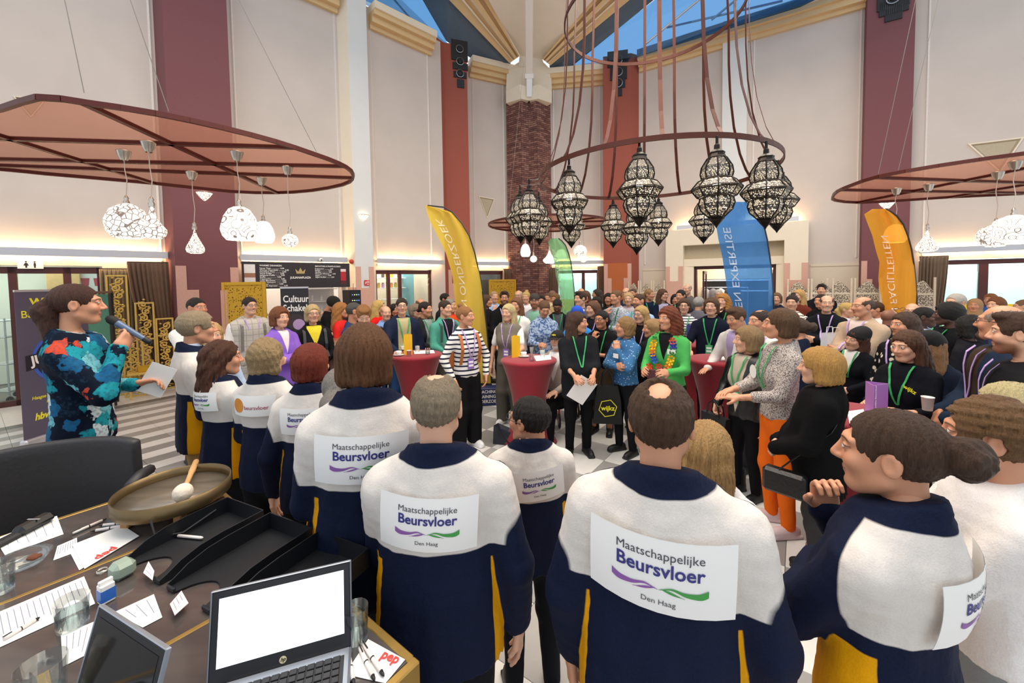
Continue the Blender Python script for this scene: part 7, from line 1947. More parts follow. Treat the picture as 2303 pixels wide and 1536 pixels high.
# paper flower garland
lei_c = ['#e84a24', '#3a3aa8', '#3f8a3f', '#f2c21c', '#f08a1c', '#2f56b8']
lei = local_thing(I_lei, 'flower_garland', (0, 0, 1.2), 'paper flower garland in rainbow colours round the laughing woman\'s neck', 'garland')
Vt = I_lei['top'][0]
def fyl(I, x, z):
 V = I['top'][0]; m = (np.abs(V[:, 0] - x) < .03) & (np.abs(V[:, 2] - z) < .03); return float(V[m, 1].max()) if m.any() else .12
k = 0; s_ = I_lei['s']
for sg in (-1, 1):
 for i in range(11):
  t = i / 10; x = sg * (.085 + .03 * math.sin(math.pi * t)) * (1 - t ** 3 * .75); z = 1.45 - .36 * t; y = fyl(I_lei, x, min(z, 1.42)) + .012 if t > .05 else .03
  m_ = MB()
  for q in range(6):
   a = q * math.pi / 3 + i; m_.add([(0, 0, 0), (.035 * math.cos(a - .4), .012, .035 * math.sin(a - .4)), (.040 * math.cos(a), .018, .040 * math.sin(a)), (.035 * math.cos(a + .4), .012, .035 * math.sin(a + .4))], [(0, 1, 2, 3)])
  fo = m_.build('paper_flower', mat(lei_c[(i // 2 + (sg > 0) * 2) % 6], .8, grain=.05, key='crepe_paper'), lei)
  fo.matrix_world = I_lei['M'] @ Matrix.Translation((x, y, z))
bkl = local_thing(I_lei, 'booklet', (.0, .40, 1.10), 'dark red booklet in the laughing woman\'s hands', 'booklet', Matrix.Rotation(R(70), 3, 'X'))
m_ = MB(); m_.rbox((0, 0, 0), (.15, .11, .014), .003); m_.build('cover', mat('#5a2230', .5, grain=.05, key='red_cover'), bkl)
# bags
tote = local_thing(I_blk, 'tote_bag', (-.34, .05, .70), 'black tote bag with a yellow hexagon reading wijkz', 'bag', Matrix.Rotation(R(-8), 3, 'Z'))
m_ = MB()
prof_ = [(-.17, -.30), (.17, -.30), (.15, .0), (.12, .16), (-.12, .16), (-.15, .0)]
m_.add([(x, .05 if abs(z) < .28 else .02, z) for x, z in prof_] + [(x, -.05 if abs(z) < .28 else -.02, z) for x, z in prof_], [tuple(range(6)), tuple(range(6, 12))[::-1]] + [(i, (i + 1) % 6, 6 + (i + 1) % 6, 6 + i) for i in range(6)])
recalc(m_.build('body', mat('#141416', .8, grain=.15, gscale=40, bmp=.2, key='black_canvas'), tote))
for y in (.04, -.04):
 m_ = MB(); m_.tube([(-.07, y, .15), (-.05, y, .3), (0, y, .36), (.05, y, .3), (.07, y, .15)], .008, 5); m_.build('handle', M_black, tote)
yel_ = mat('#e8e020', .6, grain=0, key='yellow_print')
hexp = [(.105 * math.cos(a), .105 * math.sin(a)) for a in (math.pi / 3 * k + .2 for k in range(7))]
for yy in (.056,):
 m_ = MB(); m_.ribbon([(-x, yy, z - .1) for x, z in hexp], Vector((0, 1, 0)), .002, .009); m_.build('hexagon_outline', yel_, tote)
 write('wijkz', .075, frameXY((0, yy + .002, -.1), (-1, 0, 0), (0, 0, 1)), yel_, tote, .002)
write('wijkz', .045, I_wij['M'].inverted() @ I_wij['M'] @ frameXY((-.10, fyl(I_wij, -.10, 1.28) + .012, 1.29), (-1, 0, -.5), (0, 0, 1)), yel_, I_wij['root'], .0012)
cb_ = local_thing(I_coat, 'crossbody_bag', (-.20, .20, .80), 'black quilted crossbody bag at the hip of the woman in the black coat', 'bag', Matrix.Rotation(R(75), 3, 'Z'))
M_leather = mat('#151517', .38, grain=.1, gscale=50, bmp=.25, key='black_leather')
m_ = MB(); m_.rbox((0, 0, 0), (.25, .085, .165), .02); m_.build('body', M_leather, cb_)
for k in range(6):
 m_ = MB(); m_.tube([(-.11 + k * .044, -.045, -.07), (-.09 + k * .044, -.047, 0), (-.11 + k * .044, -.045, .07)], .004, 4); m_.build('quilt_seam', M_leather, cb_)
m_ = MB(); m_.rbox((0, -.045, .03), (.05, .012, .035), .004); m_.build('clasp', M_black, cb_)
strap_over(I_coat, [(-.21, .24, .88), (-.225, .10, 1.05), (-.20, -.06, 1.22), (-.02, -.155, 1.36), (.10, -.10, 1.455), (.12, .0, 1.465), (.06, .12, 1.36)], .022, M_leather)
hb = local_thing(I_lea, 'handbag', (.26, .14, .66), 'black woven leather handbag held by the woman in the leather jacket', 'bag')
m_ = MB(); m_.add([(-.13, -.05, -.14), (.13, -.05, -.14), (.13, .05, -.14), (-.13, .05, -.14), (-.16, -.03, .12), (.16, -.03, .12), (.16, .03, .12), (-.16, .03, .12)], [(0, 3, 2, 1), (4, 5, 6, 7), (0, 1, 5, 4), (1, 2, 6, 5), (2, 3, 7, 6), (3, 0, 4, 7)])
m_.build('body', mat('#1c1d1f', .5, grain=.3, gscale=70, bmp=.5, key='woven_leather'), hb)
for y in (-.03, .03):
 m_ = MB(); m_.tube([(-.08, y, .11), (-.06, y, .22), (0, y, .27), (.06, y, .22), (.08, y, .11)], .008, 5); m_.build('handle', M_leather, hb)
# rucksack straps
for I, c_ in ((I_str, '#b5652c'),):
 rs_ = local_thing(I, 'rucksack', (0, -.17, 1.18), 'orange brown rucksack on the back of the woman in stripes', 'bag')
 m_ = MB(); m_.rbox((0, -.05, -.02), (.27, .13, .40), .04); m_.build('body', mat(c_, .6, grain=.1, key='tan_leather'), rs_)
 m_ = MB(); m_.rbox((0, -.125, -.08), (.2, .04, .2), .015); m_.build('pocket', mat(c_, .6, grain=.1, key='tan_leather'), rs_)
 for sg in (-1, 1):
  pts = [(sg * .10, .06, .25), (sg * .11, .17, .27)]
  m_ = MB(); P = []
  for z in (1.43, 1.40, 1.33, 1.25, 1.15, 1.06):
   x = sg * (.115 + .02 * (1.43 - z)); P.append((x, fyl(I, x, min(z, 1.41)) + .008 - (.05 if z > 1.42 else 0), z))
  m_.ribbon([Vector(q) for q in P], Vector((1, 0, 0)), .038, .006); m_.build('strap', mat(c_, .6, grain=.1, key='tan_leather'), I['root'])
def straps(I, col, w=.034):
 for sg in (-1, 1):
  m_ = MB(); P = []
  for z in (1.43, 1.39, 1.32, 1.24, 1.15, 1.08):
   x = sg * (.125 + .02 * (1.43 - z)); P.append((x, fyl(I, x, min(z, 1.41)) + .008 - (.05 if z > 1.42 else 0), z))
  m_.ribbon([Vector(q) for q in P], Vector((1, 0, 0)), w, .006); m_.build('rucksack_strap', mat(col, .7, grain=.1, key='webbing'), I['root'])
for I in PEOPLE:
 l = I['root']['label']
 if 'teal shirt' in l: straps(I, '#3a4a46')
 if 'plaid waistcoat' in l: straps(I, '#7a7872')
 if 'light blue shirt with a backpack' in l: straps(I, '#1c1c22')
 if 'yellow top' in l: straps(I, '#3a3a3e')
 if 'sunglasses on her head' in l:
  gm = glasses_mesh(); setmat(gm, mat('#3a3430', .3, grain=0, key='spectacle_frame')); link('sunglasses', gm, I['root'], I['HM'] @ Matrix.Translation((0, -.03, .095)) @ Matrix.Rotation(R(35), 4, 'X'))
 if 'blue blouse' in l or 'green jacket' in l or 'light blue shirt with a backpack' in l:
  z = 1.30; x = -.09; m_ = MB(); m_.rbox((x, fyl(I, x, z) + .008, z), (.085, .003, .055), .001); m_.build('name_sticker', M_paper, I['root'])
 if 'grey knit sweater' in l:
  z = 1.24; x = .10; m_ = MB(); m_.lathe([(.001, 0), (.055, 0)], 20, M=Matrix.Rotation(R(-90), 3, 'X'), c=(x, fyl(I, x, z) + .012, z)); m_.build('round_sticker', M_paper, I['root'])
 if 'black cap sitting' in l:
  write('wijkz', .03, I['HM'] @ frameXY((0, .098, .085), (-1, 0, 0), (0, -.3, 1)), yel_, I['root'], .001)
 if 'off-white jacket leaning' in l: pass
cup = local_thing(I_cup, 'paper_cup', tuple((np.array(I_cup['hands'][0][0]) + np.array(I_cup['hands'][1][0])) / 2 + np.array((0, .075, .06))), 'white paper cup held by the bald man in the navy coat', 'cup')
m_ = MB(); m_.lathe([(.001, -.04), (.028, -.04), (.037, .06), (.039, .06), (.036, .055), (.027, -.035)], 16); m_.build('body', M_paper, cup, True)
for I in PEOPLE:
 if 'smiling down at a phone' in I['root']['label']:
  ph = local_thing(I, 'phone', (0, .42, 1.14), 'black phone in the hands of the man in the black jacket', 'phone', Matrix.Rotation(R(40), 3, 'X'))
  m_ = MB(); m_.rbox((0, 0, 0), (.15, .075, .009), .003); m_.build('body', M_black, ph)
  m_ = MB(); m_.box((0, 0, .006), (.14, .068, .001)); m_.build('screen', mat('#20242c', .1, grain=0, key='phone_glass'), ph)
 if 'small booklet' in I['root']['label']:
  ph = local_thing(I, 'leaflet', (0, .42, 1.10), 'small pale leaflet held by the smiling woman', 'leaflet', Matrix.Rotation(R(40), 3, 'X'))
  m_ = MB(); m_.rbox((0, 0, 0), (.15, .20, .004), .001); m_.build('cover', mat('#d8d4e6', .5, grain=.03, key='paper'), ph)
 if 'holding a camera' in I['root']['label']:
  cm = local_thing(I, 'video_camera', (.0, .45, 1.12), 'black video camera beside the yellow banner', 'camera')
  m_ = MB(); m_.rbox((0, 0, 0), (.13, .2, .12), .015); m_.build('body', M_black, cm)
  m_ = MB(); m_.lathe([(.045, .1), (.05, .22), (.055, .24), (.001, .23)], 14, M=Matrix.Rotation(R(-90), 3, 'X')); m_.build('lens', M_black, cm)
# ------------------------------------------------------------------ cocktail tables in red stretch covers
M_red = mat('#8e1526', .85, grain=.12, gscale=40, bmp=.1, sheen=.25, key='red_stretch_cloth')
TAB = []
def cocktail(px, y, label, h=1.1, r=.36):
 p = atz(px, y, h); root = empty('cocktail_table', (p.x, p.y, 0), 0, label, 'table', 'high round tables in red stretch covers')
 m_ = MB(); n = 40; prf = [(.001, h), (r * .9, h), (r, h - .012), (r * 1.0, h - .035), (r * .93, h - .075), (r * .78, h - .24), (r * .64, h - .45), (r * .58, h - .62), (r * .60, h - .76), (r * .74, h - .93), (r * .97, .03), (r * 1.0, .012)]
 vs = []
 for rr, z in prf:
  lob = max(0, (.5 - z) / .5) if z < .5 else 0
  for k in range(n):
   a = 2 * math.pi * k / n; q = rr * (1 - lob * .34 * (.5 - .5 * math.cos(4 * a))); vs.append((q * math.cos(a), q * math.sin(a), z))
 m_.add(vs, [(i * n + k, (i + 1) * n + k, (i + 1) * n + (k + 1) % n, i * n + (k + 1) % n) for i in range(len(prf) - 1) for k in range(n)])
 o = m_.build('stretch_cover', M_red, root, True); recalc(o)
 m_ = MB(); m_.lathe([(.001, .001), (.28, .001), (.28, .02), (.03, .04)], 20); m_.build('foot', M_black, root)
 TAB.append((p, root)); return p
T1 = cocktail(936, 795, 'red covered high table beside the man in navy and the man in teal')
T2 = cocktail(1189, 806, 'red covered high table beside the blonde woman in the waistcoat')
T3 = cocktail(1226, 748, 'red covered high table behind the old man in the black cap')
T4 = cocktail(1268, 722, 'far red covered high table under the green folder')
T5 = cocktail(1616, 806, 'red covered high table between the young men')
T6 = cocktail(1553, 771, 'red covered high table with the blue violet folder')
T7 = cocktail(1925, 930, 'nearest red covered high table with the purple folder')
T8 = cocktail(966, 757, 'red covered high table behind the man in teal')
T9 = cocktail(1893, 744, 'red covered high table behind the large bald man')
T10 = cocktail(1168, 742, 'red covered high table behind the blonde woman in the waistcoat')
def standee(px, y, h_, w, col, label, z=1.1, text=None):
 p = atz(px, y, z); root = empty('folded_standee', p, .3, label, 'table sign', 'folded card signs on the high tables')
 tri = [(-w / 2, -.03), (w / 2, -.03), (.01, .07)]
 for i in range(3):
  a, b = tri[i], tri[(i + 1) % 3]; m_ = MB(); m_.slab([(a[0], a[1], 0), (b[0], b[1], 0), (b[0], b[1], h_), (a[0], a[1], h_)], (b[1] - a[1], -(b[0] - a[0]), 0), .003)
  m_.build('card_face', mat(col, .45, grain=.03, gscale=5, key='coloured_card'), root)
 if text: write(text, .022, frameXY((-w * .38, -.034, h_ * .5), (0, 0, 1), (-1, 0, 0)), WHT, root, .0005)
 return root
standee(918, 797, .28, .115, '#f2c12a', 'yellow folded card on the table with the man in navy')
standee(1159, 803, .28, .115, '#f4c21e', 'yellow folded card on the table by the waistcoat woman')
standee(1237, 744, .26, .10, '#f4c21e', 'yellow folded card on the table behind the capped old man')
standee(1262, 722, .26, .09, '#58b54e', 'green folded card on the far table')
standee(1550, 769, .27, .12, '#3a3f8e', 'blue violet folded card behind the laughing woman in green')
standee(1968, 942, .25, .15, '#b57cc6', 'purple folded card on the nearest high table', text='Maatschappelijke Beursvloer')
standee(1189, 737, .22, .08, '#58b54e', 'green folded card left of the capped man with the hoodie')
M_china = mat('#f0efec', .2, grain=.01, key='white_china')
def cup_saucer(px, y, label, z=1.1):
 p = atz(px, y, z); root = empty('coffee_cup', p, rng.uniform(0, 6), label, 'cup', 'coffee cups on the high tables')
 m_ = MB(); m_.lathe([(.001, .004), (.04, .003), (.072, .014), (.074, .017), (.04, .008), (.001, .008)], 20); m_.build('saucer', M_china, root, True)
 m_ = MB(); m_.lathe([(.001, .012), (.024, .012), (.036, .035), (.041, .065), (.038, .065), (.032, .035), (.001, .02)], 18); b_ = m_.build('cup', M_china, root, True)
 m_ = MB(); m_.tube([(.036, 0, .055), (.058, 0, .052), (.058, 0, .034), (.034, 0, .028)], .005, 6); m_.build('handle', M_china, root)
def tumbler(p, label, r=.035, h=.09, water=.4, group='water glasses'):
 root = empty('water_glass', p, 0, label, 'glass', group)
 m_ = MB(); m_.lathe([(.001, 0), (r * .85, 0), (r, h), (r * .95, h), (r * .82, .010), (.001, .010)], 22); m_.build('tumbler', M_clear, root, True)
 if water:
  m_ = MB(); m_.lathe([(.001, .011), (r * .82, .011), (r * (.82 + .12 * water), h * water), (.001, h * water)], 18); m_.build('water', glassmat('#e8f2f4', .01, .85, 'water'), root)
def papercup(px, y, label, z=1.1):
 p = atz(px, y, z); root = empty('paper_cup', p, 0, label, 'cup')
 m_ = MB(); m_.lathe([(.001, 0), (.026, 0), (.034, .08), (.036, .08), (.033, .077), (.025, .004)], 16); m_.build('body', mat('#e8d8cc', .6, grain=.05, key='paper'), root, True)
def sheet_on(pxs, label, z=1.1, lines=0, m=None, name='paper_sheet', group=None, lift=.002):
 P = [atz(x, y, z + lift) for x, y in pxs]; c = sum(P, Vector()) / 4
 m_ = MB(); m_.slab([p - c for p in P], (0, 0, 1), .0012); o = recalc(m_.build(name, m or M_paper)); o.location = c; tag(o, label, 'paper', group)
 if lines:
  for k in range(lines):
   t = (k + .8) / (lines + .6); e = rng.uniform(.55, .86)
   A_, B_, C_, D_ = [p - c for p in P]; a = A_ + (D_ - A_) * t; b = B_ + (C_ - B_) * t; u = (b - a); a1, b1 = a + u * .1, a + u * e; w = (D_ - A_).normalized() * .0007
   m1 = MB(); m1.add([q + Vector((0, 0, .0006)) for q in (a1 - w, b1 - w, b1 + w, a1 + w)], [(0, 1, 2, 3)]); m1.build('print_line', mat('#7a7c92', .7, grain=0, key='print_ink'), o)
 return o
cup_saucer(897, 800, 'white coffee cup left of the yellow card'); papercup(920, 801, 'small paper cup in front of the yellow card'); cup_saucer(907, 787, 'white coffee cup behind the yellow card')
tumbler(atz(939, 792, 1.1), 'empty tumbler right of the yellow card', water=0); tumbler(atz(962, 797, 1.1), 'tumbler at the right side of the table by the man in teal', water=.3)
sheet_on([(930, 789), (975, 787), (978, 794), (932, 796)], 'white papers on the table by the man in teal')
cup_saucer(1178, 803, 'white coffee cup on the table by the waistcoat woman'); tumbler(atz(1196, 812, 1.1), 'tumbler at the near edge of the table by the waistcoat woman', water=.2); tumbler(atz(1220, 803, 1.1), 'tumbler beside the old man\'s papers', water=0)
sheet_on([(1200, 800), (1238, 798), (1240, 808), (1206, 812)], 'papers in front of the old man in the black cap')
sheet_on([(1220, 746), (1240, 744), (1246, 752), (1226, 754)], 'white sheet on the table with the yellow card far back')
sheet_on([(1594, 802), (1640, 800), (1640, 810), (1600, 812)], 'white sheet on the table between the young men')
sheet_on([(1905, 925), (1942, 920), (1950, 950), (1912, 958)], 'white leaflets left of the purple card')
sheet_on([(975, 757), (1000, 755), (1002, 760), (978, 762)], 'white sheet on the table behind the man in teal')
# ------------------------------------------------------------------ feather banners
def feather(rows, d, col, text, label, foot, trans=.3, tx=.35, tsz=.3, depth=.10):
 base = atz(*foot, 0); d = base.y
 root = empty('feather_banner', (base.x, base.y, 0), 0, label, 'banner', 'tall feather banners')
 def P(x, y, dd=0): return at(x, y, d + dd) - Vector((base.x, base.y, 0))
 ys = []; n = 26; y0, y1 = rows[0][0], rows[-1][0]
 def interp(y, k):
  for a, b in zip(rows, rows[1:]):
   if a[0] <= y <= b[0]: t = (y - a[0]) / max(b[0] - a[0], 1e-6); return a[k] + (b[k] - a[k]) * t
  return rows[-1][k]
 m_ = MB(); nu = 10; vs = []
 for j in range(n + 1):
  y = y0 + (y1 - y0) * j / n; xl, xr = interp(y, 1), interp(y, 2)
  for i in range(nu + 1):
   u = i / nu; w = depth * math.sin(u * 5 + y * .012) * (1 - u) + .03 * math.sin(u * 11 + y * .03); vs.append(P(xl + (xr - xl) * u, y, w))
 m_.add(vs, [(j * (nu + 1) + i, (j + 1) * (nu + 1) + i, (j + 1) * (nu + 1) + i + 1, j * (nu + 1) + i + 1) for j in range(n) for i in range(nu)])
 m_.build('cloth', sheermat(col, trans, 'banner_cloth'), root, True)
 m_ = MB(); pts = [P(r_[2], r_[0], -.01) for r_ in rows]; pts = pts + [Vector((pts[-1].x, pts[-1].y, .25)), Vector((0, 0, .02))]
 m_.tube(pts, .012, 6); m_.build('pole', mat('#2a2a2e', .4, grain=0, key='pole'), root)
 for k in range(4):
  a = k * math.pi / 2 + .5; m_ = MB(); m_.tube([(0, 0, .12), (.24 * math.cos(a), .24 * math.sin(a), .01)], .01, 5); m_.build('foot', M_alu, root)
 if text:
  s, ya, yb = text; v, f = text_verts(s, 1.0, 0)
  xs_ = [q[0] for q in v]; a, b = min(xs_), max(xs_); q = []
  for x, yy, _ in v:
   t = (x - a) / (b - a); y = ya + (yb - ya) * t; xl, xr = interp(min(max(y, y0), y1), 1), interp(min(max(y, y0), y1), 2)
   u = tx + yy * tsz; w = depth * math.sin(u * 5 + y * .012) * (1 - u) + .03 * math.sin(u * 11 + y * .03)
   q.append(P(xl + (xr - xl) * u, y, w - .012))
  mb = MB(); mb.add(q, f); mb.build('lettering', sheermat('#ffffff', .05, 'white_print'), root)
 return root
feather([(462, 957, 962), (466, 957, 998), (478, 960, 1018), (500, 968, 1037), (530, 984, 1055), (570, 1003, 1068), (620, 1018, 1079), (680, 1024, 1088), (740, 1036, 1095), (800, 1046, 1100), (862, 1056, 1104)], 6.9, '#ffdf62', ('TRAINING EN ONDERZOEK', 850, 492),
  'tall yellow feather banner with mirrored white lettering', (1105, 905), .22, .30, .30)
feather([(454, 1648, 1676), (470, 1634, 1700), (490, 1620, 1712), (510, 1611, 1719), (540, 1616, 1726), (580, 1625, 1732), (620, 1631, 1736), (660, 1636, 1739), (700, 1644, 1741), (750, 1660, 1741), (820, 1672, 1741)], 7.4, '#5a9ae4', ('KUNDE EN EXPERTISE', 800, 512),
  'tall blue feather banner with mirrored white lettering', (1742, 880), .32, .20, .22)
feather([(470, 1962, 1992), (476, 1941, 2004), (486, 1945, 2018), (505, 1952, 2032), (530, 1962, 2042), (560, 1969, 2050), (590, 1978, 2055), (630, 1975, 2059), (670, 1982, 2062), (720, 1992, 2063), (780, 2000, 2063)], 6.4, '#ffb644', ('MATERIALEN EN FACILITEITEN', 880, 530),
  'tall orange feather banner with mirrored white lettering', (2063, 925), .18, .32, .28)
feather([(536, 1240, 1256), (541, 1231, 1263), (552, 1235, 1272), (570, 1241, 1279), (590, 1247, 1284), (620, 1250, 1288), (650, 1258, 1291), (690, 1262, 1293), (740, 1264, 1294)], 8.6, '#a5e2ac', ('VRIJWILLIGERS', 760, 560),
  'pale green feather banner beside the brick pier', (1294, 840), .35, .16, .22)
# welcome roll-up behind the speaker
bl_, br_ = Vector((-6.42, 5.15, 0)), Vector((-6.40, 6.03, 0))
wb = rollup((bl_ + br_) / 2, (br_ - bl_).normalized(), .86, 2.06, 'purple grey roll up banner of a basketball club behind the speaker', '#5a5468')
YE = mat('#f2e83a', .6, grain=0, key='yellow_print')
def wtxt(s, size, x, z, m=YE, bold=.002, align='LEFT', sx=1.0, sh=0): return write(s, size, frameXY((x, -.004, z), (1, 0, 0), (0, 0, 1)), m, wb, bold, align, shear=sh, sx=sx)
wtxt('Welkom', .145, -.27, 1.90, bold=.006); wtxt('Basketball', .135, -.38, 1.745, bold=.001)
wtxt('Haagse Basketball Vereniging', .062, -.32, .62, bold=.001, sh=.2, sx=.9); wtxt('sinds 15 oktober', .062, -.16, .545, bold=.001, sh=.2); wtxt('hbvthejumpers', .125, -.30, .36, bold=.005, sh=.2, sx=.85)
def disc(r, x, z, m, name, y=-.004, sx=1, n=28):
 m_ = MB(); m_.add([(x + r * math.cos(2 * math.pi * k / n) * sx, y, z + r * math.sin(2 * math.pi * k / n)) for k in range(n)], [tuple(range(n))]); return m_.build(name, m, wb)
bl2 = mat('#3f62c8', .6, grain=0, key='blue_print'); blk = mat('#221c2a', .6, grain=0, key='dark_print'); orp = mat('#e8832c', .6, grain=0, key='orange_print')
disc(.33, .02, 1.12, bl2, 'blue_emblem', -.004, .95); disc(.29, .02, 1.12, blk, 'dark_emblem', -.0055, .95); disc(.235, .04, 1.17, orp, 'basketball_print', -.007)
for pts in ([(-.19, 1.17), (.27, 1.17)], [(.04, .94), (.04, 1.40)], [(-.10, 1.35), (-.02, 1.17), (-.10, 1.0)], [(.18, 1.35), (.10, 1.17), (.18, 1.0)]):
 m_ = MB(); m_.tube([(x, -.008, z) for x, z in pts], .005, 4); m_.build('ball_seam', blk, wb)
m_ = MB(); m_.quad((-.36, -.010, 1.0), (.36, -.010, 1.10), (.36, -.010, 1.28), (-.36, -.010, 1.20)); m_.build('name_band', blk, wb)
write('JUMPERS', .17, frameXY((.0, -.013, 1.155), (1, 0, .12), (0, 0, 1)), WHT, wb, .006, sx=.95); write('DEN HAAG', .062, frameXY((.03, -.013, 1.045), (1, 0, .12), (0, 0, 1)), WHT, wb, .003)
# coaching sign on the floor
ps = atz(1092, 917, 0)
cs = empty('floor_sign', label='dark blue floor sign reading COACHING TRAINING ONDERZOEK', cat='sign', M=frameM(ps + Vector((0, .2, 0)), (1, .12, 0)))
m_ = MB(); m_.rbox((0, 0, .15), (.46, .22, .30), .01); m_.build('box', mat('#1d2a5a', .5, grain=.05, key='navy_print'), cs)
for i, s in enumerate(('COACHING', 'TRAINING', 'ONDERZOEK')): write(s, .075, frameXY((.0, -.114, .24 - i * .082), (1, 0, 0), (0, 0, 1)), WHT, cs, .001, sx=.9)
# floor bag, paper bag, rollator, boundary drum
fb = atz(1140, 1000, 0); fbo = empty('floor_bag', fb + Vector((0, .06, 0)), -.2, 'dark navy bag lying open on the floor by the short man in glasses', 'bag')
m_ = MB(); m_.add([(-.17, -.07, 0), (.15, -.09, 0), (.17, .09, 0), (-.15, .1, 0), (-.16, -.06, .24), (.1, -.06, .15), (.12, .05, .15), (-.13, .07, .23), (-.05, 0, .11)], [(0, 3, 2, 1), (0, 1, 5, 4), (1, 2, 6, 5), (2, 3, 7, 6), (3, 0, 4, 7), (4, 5, 8), (5, 6, 8), (6, 7, 8), (7, 4, 8)]); m_.build('body', mat('#1f2530', .6, grain=.2, gscale=12, bmp=.4, key='navy_nylon'), fbo)
m_ = MB(); m_.tube([(-.1, -.06, .2), (-.02, -.14, .12), (.1, -.15, .02), (.16, -.1, .02)], .012, 5); m_.build('handle', M_black, fbo)
pb2 = at(1872, 775, 5.0); pbo = empty('paper_bag', (pb2.x, pb2.y, pb2.z - .17), .2, 'white paper carrier bag with cord handles in the crowd', 'bag')
m_ = MB(); m_.add([(-.13, -.05, 0), (.13, -.05, 0), (.13, .05, 0), (-.13, .05, 0), (-.13, -.04, .32), (.13, -.04, .32), (.13, .04, .32), (-.13, .04, .32)], [(0, 3, 2, 1), (0, 1, 5, 4), (1, 2, 6, 5), (2, 3, 7, 6), (3, 0, 4, 7)]); m_.build('body', mat('#e4e6ee', .6, grain=.03, key='white_kraft'), pbo)
for y in (-.04, .04):
 m_ = MB(); m_.tube([(-.05, y, .31), (-.04, y, .39), (.04, y, .39), (.05, y, .31)], .005, 5); m_.build('handle', M_white, pbo)
pr_ = atz(1270, 965, 0); ro = empty('rollator', pr_ + Vector((0, .25, 0)), 0, 'red walking frame with black wheels behind the woman in the black tunic', 'walker')
M_redp = mat('#c8342a', .35, grain=.03, key='red_enamel')
for x, y in ((-.07, -.2), (.27, -.2), (-.07, .25), (.27, .25)):
 m_ = MB(); m_.lathe([(.10, -.014), (.105, 0), (.10, .014), (.075, .012), (.075, -.012), (.10, -.014)], 18, M=Matrix.Rotation(R(90), 3, 'Y'), c=(x, y, .105)); w_ = m_.build('wheel', M_black, ro, True)
 m_ = MB(); m_.lathe([(.075, -.006), (.02, -.01), (.02, .01), (.075, .006)], 12, M=Matrix.Rotation(R(90), 3, 'Y'), c=(x, y, .105)); m_.build('hub', M_silver, w_)
 m_ = MB(); m_.tube([(x, y, .105), (x, y * .9, .3), (x, .05, .55)], .014, 6); m_.build('frame_tube', M_redp, ro)
for x in (-.07, .27):
 m_ = MB(); m_.tube([(x, .05, .55), (x, .2, .85), (x, .32, .9)], .014, 6); m_.build('push_handle', M_black, ro)
m_ = MB(); m_.rbox((.1, .03, .52), (.36, .3, .03), .01); m_.build('seat', M_black, ro)
pd = at(760, 765, 5.9); dr = empty('stone_drum', (pd.x, pd.y, 0), 0, 'round speckled brown granite plinth by the blue suited man', 'plinth')
m_ = MB(); m_.lathe([(.001, pd.z), (.30, pd.z), (.32, pd.z - .02), (.33, .3), (.34, 0)], 26); m_.build('drum', mat('#8a6450', .3, grain=.45, gscale=60, key='speckled_granite'), dr, True)
m_ = MB(); m_.lathe([(.345, 0), (.345, .08), (.335, .09)], 26); m_.build('plinth_ring', M_black, dr, True)
# speaker's low stage
st = empty('stage_block', (I_pres['M'].translation.x, I_pres['M'].translation.y, 0), 0, 'low black stage block under the speaker, hidden behind the chair', 'stage')
m_ = MB(); m_.rbox((0, 0, .09), (.8, .8, .18), .01); m_.build('block', M_black, st); m_ = MB(); m_.rbox((0, 0, .19), (.82, .82, .02), .004); m_.build('top', M_black, st)
# ------------------------------------------------------------------ high desk in the foreground
ZT = 1.10
Q1, Qf, Qr = atz(455, 1061, ZT), atz(0, 1200, ZT), atz(945, 1485, ZT)
e2 = (Qr - Q1); Ld = e2.length; e2 = Vector((e2.x, e2.y, 0)).normalized(); e1 = Vector((e2.y, -e2.x, 0))
if e1.dot(Qf - Q1) < 0: e1 = -e1
DW = 1.75
desk = empty('glass_desk', label='high desk with dark glass panels in brass coloured edging', cat='desk', M=Matrix.Translation(Q1))
M_brass = mat('#b08d4a', .35, metal=.7, grain=.15, gscale=14, key='brushed_brass')
def mk_dglass():
 m, nt, b = newmat('smoked_glass'); nz = noise(nt, 2.2, 5, sc3=(1, 6, 1)); nt.links.new(mixc(nt, nz, (.030, .026, .028), (.13, .105, .095)), b.inputs['Base Color'])
 b.inputs['Roughness'].default_value = .09; b.inputs['Specular IOR Level'].default_value = .6; b.inputs['Coat Weight'].default_value = .3; return m
M_dg = mk_dglass()
rel = lambda u, v, z: e2 * u + e1 * v + Vector((0, 0, z))
def dbar(u0, v0, u1, v1, w, h, name='edge_bar', z=0, m=None):
 a, b = rel(u0, v0, z), rel(u1, v1, z); d = (b - a); M = frameM((a + b) / 2, d); m_ = MB(); m_.rbox((0, 0, -h / 2), (d.length, w, h), .004); return m_.build(name, m or M_brass, desk, M=M)
for u in (.012, Ld - .012): dbar(u, 0, u, DW, .026, .07)
for v in (.012, DW): dbar(.025, v, Ld - .025, v, .026, .07)
s1, s2 = .0, 0
vm = None
pm_ = atz(150, 1298, ZT) - Q1; um = pm_.dot(e2)
dbar(um, .02, um, DW, .022, .03)
pm2 = atz(390, 1440, ZT) - Q1; um2 = min(pm2.dot(e2), Ld - .2)
dbar(um2, .02, um2, DW, .022, .03)
us = [.025, um, um2, Ld - .025]
for a, b in zip(us, us[1:]):
 m_ = MB(); P = [rel(a, .025, -.012), rel(b, .025, -.012), rel(b, DW, -.012), rel(a, DW, -.012)]; m_.slab([p + Vector((0, 0, .011)) for p in P], (0, 0, 1), .012); recalc(m_.build('glass_panel', M_dg, desk))
